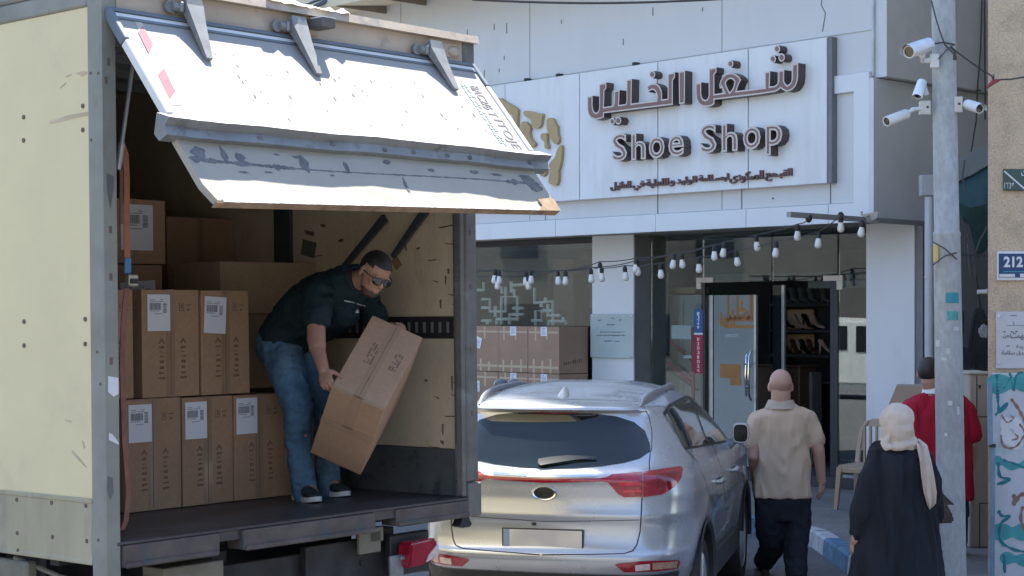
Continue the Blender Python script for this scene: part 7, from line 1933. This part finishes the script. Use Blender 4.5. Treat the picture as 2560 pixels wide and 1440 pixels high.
# acrylic notice plate on the centre pillar
YPq = 0.815
t = thing('notice_plate', 'pale green acrylic notice plate with four studs on the centre pillar', 'plaque', FM @ Vector((-4.1, YPq, fh(1530, 895, YPq).z)))
a, c = fh(1476, 785, YPq), fh(1584, 896, YPq)
b = MB(); b.box(a.x, c.x, YPq, YPq + 0.008, c.z, a.z, 0.002)
obj('plate', b, mat('green_acrylic', (0.46, 0.54, 0.54), 0.15, var=0.06, scale=3, coat=0.5), t, FM)
b = MB()
for u, v in [(1482, 791), (1578, 791), (1482, 887), (1578, 890)]:
    p = fh(u, v, YPq); b.lathe([(0.018, 0.03), (0.018, -0.006), (0.001, -0.012)], frame((p.x, p.y, p.z), Vector((1, 0, 0)), Vector((0, 0, 1)), Vector((0, 1, 0))), 12)
obj('stud', b, m_alu, t, FM)
b = MB(); rs2 = random.Random(6)
for u0, u1, v, hh in [(1518, 1537, 810, 4), (1500, 1563, 829, 3), (1492, 1564, 837, 4), (1511, 1530, 851, 4), (1535, 1550, 852, 3), (1495, 1503, 799, 4), (1528, 1535, 794, 4), (1548, 1554, 798, 5)]:
    u = u0
    while u < u1:
        du = rs2.uniform(1.2, 3.5); p, q = fh(u, v, YPq), fh(min(u + du, u1), v + hh * rs2.uniform(.5, 1), YPq); b.box(p.x, q.x, YPq - 0.0015, YPq - 0.0005, q.z, p.z); u += du + 0.9
obj('plate_print', b, mat('grey_green_print', (0.10, 0.15, 0.16), 0.6), t, FM)
# ------------------------------------------------------------------ inside the entrance: shelves, shoes, counter, cabinet, red frame built for a reflection
YS = 2.35
sx0, sx1 = fx(1926, 850, YS), fx(2074, 850, YS)
shelf = thing('shoe_shelf', 'dark shoe shelf with lamp glow painted as tan back panels, seen through the open doorway', 'shelf', FM @ Vector(((sx0 + sx1) / 2, YS, 0.28)))
m_shelf = mat('black_shelf', (0.018, 0.02, 0.023), 0.5, var=0.2)
b = MB(); b.box(sx0, sx1, YS + 0.36, YS + 0.39, 0.28, 2.5); b.box(sx0 - 0.02, sx0, YS, YS + 0.39, 0.28, 2.5); b.box(sx1, sx1 + 0.02, YS, YS + 0.39, 0.28, 2.5)
obj('carcass', b, m_shelf, shelf, FM)
rows = [fh(1980, v, YS).z for v in (759, 824, 886, 950)]
for z in rows:
    b = MB(); b.box(sx0 + 0.001, sx1 - 0.001, YS, YS + 0.355, z - 0.035, z)
    obj('shelf_board', b, m_shelf, shelf, FM)
xb = fx(2022, 800, YS + 0.3)
for z0, z1 in [(rows[1] + 0.005, rows[0] - 0.07), (rows[2] + 0.005, rows[1] - 0.06)]:
    b = MB(); b.box(sx0 + 0.03, xb + 0.08, YS + 0.30, YS + 0.33, z0, z1, 0.01)
    obj('lamp_glow_panel', b, mat('lamp_glow_tan', (0.62, 0.42, 0.25), 0.7, var=0.08), shelf, FM)  # tan colour stands in for warm lamplight in the niches
def pump(label, x, z, m, yaw, sc=1.0, y=YS + 0.12):
    fr = FM @ Matrix.Translation((x, y, z + 0.002)) @ Matrix.Rotation(yaw, 4, 'Z') @ Matrix.Scale(sc, 4)
    b = MB()
    rings = []
    for t, zc, w, hh in [(0.0, 0.110, 0.022, 0.045), (0.15, 0.100, 0.030, 0.050), (0.35, 0.066, 0.028, 0.020), (0.55, 0.032, 0.034, 0.018), (0.72, 0.018, 0.040, 0.030), (0.88, 0.014, 0.032, 0.024), (1.0, 0.010, 0.006, 0.008)]:
        rings.append([Vector((t * 0.24, w * math.cos(a), zc + hh * (0.5 + 0.5 * math.sin(a)))) for a in [2 * PI * k / 12 for k in range(12)]])
    b.loft(rings); b.tube([(0.015, 0, 0.112), (0.004, 0, 0.0)], [0.014, 0.006], 8)
    tag(obj('high_heel_shoe', b, m, None, fr, smooth=True), label, 'shoe', 'shoes on the shelf in the doorway')
m_sb = mat('black_patent', (0.012, 0.010, 0.010), 0.25, coat=0.4); m_st = mat('nude_leather', (0.50, 0.34, 0.26), 0.4); m_sr = mat('dark_red_leather', (0.10, 0.03, 0.025), 0.4)
for i, (u, m, l) in enumerate([(1938, m_sb, 'black court shoe first on the upper lit shelf'), (1966, m_st, 'tan court shoe second on the upper lit shelf'), (1992, m_sb, 'black court shoe third on the upper lit shelf'), (2012, m_st, 'nude court shoe at the right end of the upper lit shelf')]): pump(l, fx(u, 820, YS), rows[1], m, -0.35, 1.35)
for i, (u, m, l) in enumerate([(1940, m_sb, 'black shoe first on the lower lit shelf'), (1963, m_sr, 'dark red shoe second on the lower lit shelf'), (1987, m_sb, 'black shoe third on the lower lit shelf'), (2004, m_sr, 'dark red shoe fourth on the lower lit shelf'), (2034, m_st, 'nude shoe alone at the right end of the lower shelf')]): pump(l, fx(u, 884, YS), rows[2], m, -0.5 if u < 2020 else -0.15, 1.3)
for i, (u, l) in enumerate([(1938, 'shaded grey shoe first on the top shelf'), (1962, 'shaded grey shoe second on the top shelf'), (1985, 'shaded grey shoe third on the top shelf'), (2008, 'shaded grey shoe fourth on the top shelf'), (2040, 'shaded grey shoe at the right end of the top shelf')]): pump(l, fx(u, 757, YS), rows[0], mat('grey_leather', (0.10, 0.12, 0.12), 0.4), -0.6, 1.35)
b = MB(); a, c = fh(1880, 915, 1.9), fh(1998, 1120, 1.9); b.box(a.x, c.x, 1.9, 2.25, 0.275, a.z, 0.01); b.box(a.x - 0.02, c.x + 0.02, 1.88, 2.27, a.z, a.z + 0.03, 0.004)
tag(obj('counter', b, mat('dark_brown_counter', (0.085, 0.045, 0.032), 0.4, var=0.2, scale=4, stretch=(0.4, 1, 3)), None, FM), 'dark brown counter just inside the doorway behind the bald man', 'counter')
b = MB(); a, c = fh(1990, 930, 2.1), fh(2030, 1010, 2.1); b.box(a.x, c.x, 2.1, 2.3, 0.275, a.z, 0.006)
tag(obj('box_stack', b, mat('grey_shoebox', (0.12, 0.12, 0.12), 0.6, var=0.2), None, FM), 'grey shoe box stack beside the counter in the doorway', 'box')
# pale cabinet, and a red frame added in place of a glass reflection, left of the door
YC = 1.75
a, c = fh(1650, 738, YC), fh(1752, 1000, YC)
cab = thing('display_cabinet', 'pale grey display cabinet inside the glass left of the door', 'cabinet', FM @ Vector(((a.x + c.x) / 2, YC, 0.28)))
b = MB(); b.box(a.x, c.x, YC, YC + 0.4, 0.275, a.z, 0.006); obj('carcass', b, mat('pale_grey_laminate', (0.36, 0.39, 0.38), 0.5, var=0.1, scale=2), cab, FM)
for u in (1697, 1709): 
    b = MB(); x = fx(u, 800, YC); b.box(x - 0.012, x + 0.012, YC - 0.012, YC - 0.001, 0.3, a.z - 0.02); obj('door_edge', b, m_alu, cab, FM)
b = MB(); p, q = fh(1668, 728, YC), fh(1735, 713, YC); b.box(p.x, q.x, YC + 0.02, YC + 0.3, a.z + 0.02, q.z - 0.02, 0.01)
tag(obj('carton_tray', b, m_card2, None, FM), 'flat tan carton tray lying on the pale cabinet', 'box')
YRd = 1.45
stand = thing('reflected_red_frame', 'red frame with dark slanting rails added in place of a reflection in the glass left of the door', 'stand', FM @ Vector((fx(1690, 900, YRd), YRd, 0.28)))
m_redp = mat('red_paint', (0.34, 0.012, 0.03), 0.4, var=0.1)
for u in (1660, 1733):
    b = MB(); x = fx(u, 850, YRd); b.box(x - 0.022, x + 0.022, YRd - 0.02, YRd + 0.02, 0.275, fh(u, 818, YRd).z, 0.004); obj('post', b, m_redp, stand, FM)
for (p, q, m) in [((1665, 850), (1712, 880), m_redp), ((1648, 836), (1735, 905), m_frame), ((1648, 868), (1735, 945), m_frame), ((1668, 905), (1735, 962), m_redp), ((1664, 920), (1745, 975), m_frame)]:
    b = MB(); b.tube([fh(*p, YRd + 0.03), fh(*q, YRd + 0.03)], 0.02, 6); obj('slanting_rail', b, m, stand, FM)
b = MB(); p, q = fh(1713, 888, YRd), fh(1732, 896, YRd); b.box(p.x, q.x, YRd - 0.03, YRd, q.z, p.z); obj('white_tag', b, m_paper, stand, FM)
b = MB(); p, q = fh(1679, 813, 1.17), fh(1728, 848, 1.17); b.box(p.x, q.x, 1.166, 1.169, q.z, p.z)
tag(obj('paper_sheet', b, mat('pale_blue_paper', (0.42, 0.48, 0.52), 0.6, var=0.05), None, FM), 'pale paper sheet taped inside the glass left of the door', 'paper')
# blue and red vertical sticker on the glass
ys = E - 0.003
st = thing('window_sticker', 'tall blue and red sticker with white vertical letters on the glass left of the door', 'sticker', FM @ Vector((fx(1746, 935, ys), ys, fh(1746, 935, ys).z)))
def vst(name, v0, v1, m, glyphs, va, vb):
    a, c = fh(1735, v0, ys), fh(1757, v1, ys)
    b = MB(); b.box(a.x, c.x, ys - 0.002, ys, c.z, a.z); o = obj(name, b, m, st, FM)
    b = MB(); n = len(glyphs)
    for i, g_ in enumerate(glyphs):
        vv = va + (vb - va) * i / max(1, n - 1)
        p, q = fh(1743, vv + 4, ys), fh(1749, vv - 4, ys)
        fit_text(b, g_, FM @ Matrix.Translation((0, ys - 0.003, 0)), p.x, q.x, p.z, q.z, 0.001, 0.02)
    obj('sticker_lettering', b, m_paper, o)
vst('red_field', 838, 934, mat('red_vinyl', (0.33, 0.012, 0.045), 0.4), 'ש2סגsמ2<', 848, 926)
vst('blue_field', 774, 832, mat('blue_vinyl', (0.02, 0.10, 0.30), 0.4), 'יןל+*', 784, 818)
b = MB(); a, c = fh(1735, 832, ys), fh(1757, 837, ys); b.box(a.x, c.x, ys - 0.002, ys, c.z, a.z); obj('white_gap', b, m_paper, st, FM)
# ------------------------------------------------------------------ string lights and the bar they hang from
bar = thing('light_bar', 'grey metal bar reaching out from the corner to carry the string lights', 'bar', W(2150, 548, 18.2))
b = MB(); p, q = W(1972, 536, 17.4), W(2312, 559, 19.0)
d = (q - p).normalized(); s = d.cross(Vector((0, 0, 1))).normalized() * 0.028; up = Vector((0, 0, 0.026))
b.loft([[p + s + up, p - s + up, p - s - up, p + s - up], [q + s + up, q - s + up, q - s - up, q + s - up]]); obj('channel', b, mat('grey_channel_bar', (0.30, 0.32, 0.335), 0.45, metal=0.3, var=0.1), bar)
b = MB(); b.prism([W(2150, 536, 18.1), W(2196, 529, 18.1), W(2192, 545, 18.1), W(2180, 552, 18.1)], (0, 0.03, 0)); b.prism([W(2165, 540, 18.0), W(2196, 532, 18.3), W(2190, 550, 18.3), W(2200, 558, 18.3), W(2170, 556, 18.0)], (0, 0.02, 0.0))
obj('torn_plate', b, mat('pale_torn_plate', (0.48, 0.46, 0.43), 0.5), bar)
b = MB()
for u, v, d_ in ((2022, 546, 17.6), (2102, 540, 17.95)): b.ell(W(u, v, d_), (0.035, 0.03, 0.045), None, 10, 7)
obj('cable_clip', b, m_black, bar)
m_bulb = mat('white_bulb_glass', (0.70, 0.685, 0.65), 0.25, var=0.04, spec=0.5, coat=0.3)
def sdepth(u): return 17.6 + (2040 - u) * 0.0042
bulb_parts = {}
def strand(label, cable, bulbs):
    D0 = sdepth(cable[0][0]); t = thing('string_lights', label, 'string lights', W(cable[len(cable) // 2][0], cable[len(cable) // 2][1], sdepth(cable[len(cable) // 2][0])), 'strings of white bulbs across the shopfront')
    b = MB(); P_ = []
    for (a, c) in zip(cable[:-1], cable[1:]):
        for k in range(5):
            tt = k / 5; u = a[0] + (c[0] - a[0]) * tt; v = a[1] + (c[1] - a[1]) * tt + 3.0 * 4 * tt * (1 - tt); P_.append(W(u, v, sdepth(u)))
    P_.append(W(*cable[-1], sdepth(cable[-1][0]))); b.tube(P_, 0.006, 5); obj('cable', b, m_wire, t)
    for u, v in bulbs:
        p = W(u, v, sdepth(u)); fr = Matrix.Translation(p) @ Euler((rs.uniform(-.12, .12), rs.uniform(-.16, .16), 0)).to_matrix().to_4x4()
        if 'b' not in bulb_parts:
            b = MB(); b.lathe([(0.001, -0.158), (0.018, -0.155), (0.031, -0.143), (0.036, -0.125), (0.034, -0.105), (0.028, -0.078), (0.0235, -0.055), (0.022, -0.045)], None, 16)
            m1 = bpy.data.meshes.new('bulb'); bmesh.ops.recalc_face_normals(b.bm, faces=b.bm.faces); b.bm.to_mesh(m1); b.bm.free(); m1.materials.append(m_bulb); m1.polygons.foreach_set('use_smooth', [True] * len(m1.polygons))
            b = MB(); b.lathe([(0.024, -0.058), (0.026, -0.01), (0.018, 0.004), (0.010, 0.012), (0.001, 0.013)], None, 12)
            m2 = bpy.data.meshes.new('socket'); bmesh.ops.recalc_face_normals(b.bm, faces=b.bm.faces); b.bm.to_mesh(m2); b.bm.free(); m2.materials.append(m_black)
            bulb_parts['b'] = (m1, m2)
        o = bpy.data.objects.new('bulb', bulb_parts['b'][0]); COL.objects.link(o); o.parent = t
        mm = WM[t].inverted() @ fr; o.location = mm.to_translation(); o.rotation_euler = mm.to_euler()
        s_ = bpy.data.objects.new('socket', bulb_parts['b'][1]); COL.objects.link(s_); s_.parent = o
up_ = lambda L: [(u, v - 4) for u, v in L]
A_ = [(1995, 564), (1890, 591), (1811, 608), (1786, 616), (1704, 636), (1592, 649), (1500, 658), (1414, 680), (1328, 678), (1247, 679)]
B_ = [(2156, 554), (2102, 542), (2047, 583), (1941, 607), (1840, 630), (1746, 647), (1651, 662), (1562, 668), (1477, 674), (1394, 680), (1320, 692), (1243, 692)]
C_ = [(1686, 638), (1592, 655), (1504, 671), (1314, 681), (1238, 677)]
strand('upper string of white bulbs rising to the bar\'s clip', [(2022, 548)] + up_(A_) + [(1190, 676)], A_)
strand('lower string of white bulbs with two bulbs on the bar', up_(B_) + [(1190, 690)], B_)
strand('short inner string of white bulbs between the other two', [(1780, 612)] + up_(C_) + [(1190, 672)], C_)
# ------------------------------------------------------------------ motor scooter behind the car: only its mirrors show
SP = W(1262, 985, 17.2); sc_ = thing('motor_scooter', 'motor scooter behind the car, its two dark mirrors above the roof', 'scooter', Vector((SP.x, SP.y, 0)))
for u, v, k in ((1253, 962, 1.0), (1284, 960, 0.85)):
    p = W(u, v, 17.2 if k == 1.0 else 17.5); b = MB()
    b.ell(p, (0.075 * k, 0.06, 0.062 * k), None, 16, 10); mm = obj('mirror', b, mat('grey_mirror_shell', (0.09, 0.11, 0.125), 0.35, coat=0.3), sc_, smooth=True)
    b = MB(); b.tube([p + Vector((0.0, 0.0, -0.04)), p + Vector((0.03, 0.02, -0.16)), Vector((SP.x + 0.03, SP.y, 1.05))], 0.012, 6); obj('mirror_stem', b, m_trim, mm)
b = MB(); b.tube([(SP.x - 0.3, SP.y, 1.03), (SP.x + 0.03, SP.y + 0.05, 1.06), (SP.x + 0.36, SP.y, 1.03)], 0.02, 8); obj('handlebar', b, m_trim, sc_)
b = MB(); b.loft([[Vector((SP.x + 0.03 + w * math.cos(a), SP.y + yy + l * math.sin(a), z)) for a in [2 * PI * k / 16 for k in range(16)]] for w, l, yy, z in [(0.12, 0.05, 0.1, 0.25), (0.2, 0.08, 0.1, 0.45), (0.18, 0.08, 0.06, 0.8), (0.1, 0.07, 0.04, 1.02)]])
b.box(SP.x - 0.12, SP.x + 0.18, SP.y + 0.15, SP.y + 0.55, 0.22, 0.30, 0.02); b.loft([[Vector((SP.x + 0.03 + w * math.cos(a), SP.y + 0.85 + l * math.sin(a), z)) for a in [2 * PI * k / 16 for k in range(16)]] for w, l, z in [(0.14, 0.3, 0.25), (0.2, 0.42, 0.5), (0.17, 0.4, 0.78)]])
obj('fairing', b, mat('dark_scooter_paint', (0.04, 0.045, 0.05), 0.3, coat=0.5), sc_, smooth=True, sharp=50)
for y in (-0.12, 1.15):
    b = MB(); b.lathe([(0.12, -0.04), (0.21, -0.045), (0.235, 0), (0.21, 0.045), (0.12, 0.04)], frame((SP.x + 0.03, SP.y + y, 0.236), Vector((0, 1, 0)), Vector((0, 0, 1)), Vector((1, 0, 0))), 24)
    wo = obj('wheel', b, m_tyre, sc_, smooth=True)
    b = MB(); b.lathe([(0.12, -0.03), (0.02, -0.05), (0.02, 0.05), (0.12, 0.03)], frame((SP.x + 0.03, SP.y + y, 0.236), Vector((0, 1, 0)), Vector((0, 0, 1)), Vector((1, 0, 0))), 16); obj('rim', b, m_alu, wo)
# ------------------------------------------------------------------ overhead cable, bracket above the truck roof
b = MB(); b.tube([W(1180 + 60 * k, -6 + 14 * math.sin(PI * (k + 1.5) / 13), 17) for k in range(12)], 0.012, 5)
tag(obj('overhead_cable', b, m_wire), 'dark overhead cable sagging across the top of the shop wall', 'cable')
b = MB()
for p, q, r_ in [((750, 16), (810, -5), 0.02), ((775, 22), (826, -2), 0.03), ((826, -4), (828, 9), 0.012)]:
    b.tube([W(*p, 24.5), W(*q, 24.5)], r_, 6)
b.tube([W(826, -4, 24.5), W(900, -30, 24.3)], 0.03, 6)
b.tube([W(775, 22, 24.5), hit(FM, 800, 30, 1, -0.75) and FM @ hit(FM, 800, 28, 1, -0.78)], 0.02, 6)
tag(obj('roof_bracket', b, mat('slate_metal', (0.06, 0.08, 0.10), 0.5)), 'dark slanting metal bars fixed at the end of the eave', 'bracket')
# ------------------------------------------------------------------ the other side of the street, behind and left of the viewer
def block(label, x0, x1, y0, y1, h, m, face, n, seed):
    t = thing('street_building', label, 'building', ((x0 + x1) / 2, (y0 + y1) / 2, 0))
    b = MB(); b.box(x0, x1, y0, y1, 0, h); obj('wall', b, m, t)
    r = random.Random(seed)
    for fl in range(int(h // 3.2)):
        for k in range(n):
            z = 1.0 + fl * 3.2
            if face == 'y': xx = x0 + (x1 - x0) * (k + 0.3) / n; w = MB(); w.box(xx, xx + 1.4, y1 + 0.001, y1 + 0.05, z, z + 1.5)
            else: yy = y0 + (y1 - y0) * (k + 0.3) / n; w = MB(); w.box(x1 + 0.001, x1 + 0.05, yy, yy + 1.4, z, z + 1.5)
            obj('window', w, mat('far_window', (0.03, 0.04, 0.05), 0.1, coat=0.5), t)
m_pale = mat('pale_street_stone', (0.52, 0.48, 0.41), 0.85, var=0.1, scale=0.7)
block('pale stone building across the street behind the viewer', -16, 2, -26, -15, 8.5, m_pale, 'y', 6, 1)
block('lower pale stone building behind the viewer to the right', 3, 22, -24, -13, 6.5, mat('ochre_street_stone', (0.46, 0.39, 0.30), 0.85, var=0.1, scale=0.7), 'y', 6, 2)
block('pale building down the street to the left', -52, -40, -10, 60, 16, mat('brown_street_stone', (0.28, 0.24, 0.19), 0.85, var=0.12, scale=0.7), 'x', 10, 3)
block('grey building along the right side behind the viewer', 10, 20, -12, 9, 9.5, mat('grey_street_render', (0.34, 0.33, 0.31), 0.85, var=0.1, scale=0.7), 'y', 3, 4)

# ------------------------------------------------------------------ trees and a van down the street to the left (seen in the shop glass and the car)
m_leaf = mat('dark_leaves', (0.028, 0.045, 0.02), 0.7, var=0.45, scale=1.2)
m_bark = mat('grey_bark', (0.10, 0.08, 0.06), 0.9, var=0.3, scale=6)
def tree_at(x, y, h, seed, label, src=None):
    if src is not None:
        c = copy_tree(src, Matrix.Translation((x, y, 0)) @ Matrix.Rotation(seed, 4, 'Z') @ Matrix.Identity(4)); c['label'] = label; return c
    t = thing('street_tree', label, 'tree', (x, y, 0), 'trees down the street to the left'); r = random.Random(seed)
    b = MB(); b.tube([(x, y, 0), (x + .1, y, h * .3), (x + .05, y + .1, h * .6)], [0.2, 0.15, 0.08], 10)
    tips = []
    for k in range(9):
        a = 2 * PI * k / 9 + r.uniform(-.3, .3); p = Vector((x + 1.6 * math.cos(a) * r.uniform(.5, 1), y + 1.6 * math.sin(a) * r.uniform(.5, 1), h * r.uniform(.5, .95)))
        b.tube([(x + .08, y + .05, h * r.uniform(.3, .5)), p], [0.07, 0.02], 6); tips.append(p)
    obj('trunk', b, m_bark, t, smooth=True)
    b = MB()
    for k in range(2600):
        c = r.choice(tips); d = Vector((r.gauss(0, 1), r.gauss(0, 1), r.gauss(0, .8))); d = d.normalized() * 1.25 * r.random() ** 0.45
        p = c + d; u = Vector((r.uniform(-1, 1), r.uniform(-1, 1), r.uniform(-1, 1))).normalized(); w = u.orthogonal().normalized(); s = r.uniform(.08, .16)
        b.quad(p + u * s, p + w * s * .6, p - u * s, p - w * s * .6)
    obj('crown', b, m_leaf, t); return t
tr = tree_at(-23, 3, 5.2, 3, 'round dark green street tree nearest the truck front')
tree_at(-38, 36, 5.2, 2.6, 'dark green street tree far down the street by the brown building', tr)
van = thing('white_van', 'white parked van across the street left of the truck', 'van', (-20.5, 17.5, 0))
VF = frame((-20.5, 17.5, 0), Vector((0.55, -0.83, 0)).normalized(), Vector((0.83, 0.55, 0)).normalized(), Vector((0, 0, 1)))
b = MB(); b.prism([(-2.3, -0.95, 0.35), (2.4, -0.95, 0.35), (2.45, -0.95, 0.95), (1.6, -0.95, 1.15), (0.9, -0.95, 2.0), (-2.3, -0.95, 2.1)], (0, 1.9, 0)); bmesh.ops.bevel(b.bm, geom=b.bm.edges[:], offset=0.08, segments=2, affect='EDGES')
obj('body', b, mat('van_white', (0.7, 0.7, 0.68), 0.3, coat=0.4), van, VF, smooth=True)
for (pts) in ([(0.85, 1.2), (1.42, 1.2), (0.9, 1.85), (0.35, 1.85), (0.35, 1.2)], [(-1.9, 1.25), (0.1, 1.25), (0.1, 1.85), (-1.9, 1.85)]):
    for yy, e in ((-0.953, -0.01), (0.953, 0.01)):
        b = MB(); b.prism([(x, yy, z) for x, z in pts], (0, e, 0)); obj('window', b, m_dglass, van, VF)
for x in (-1.5, 1.6):
    for yy in (-0.9, 0.9):
        b = MB(); b.lathe([(0.01, -0.1), (0.33, -0.1), (0.34, 0), (0.33, 0.1), (0.01, 0.1)], frame((x, yy, 0.34), Vector((1, 0, 0)), Vector((0, 0, 1)), Vector((0, -1, 0))), 20); obj('wheel', b, m_tyre, van, VF, smooth=True)
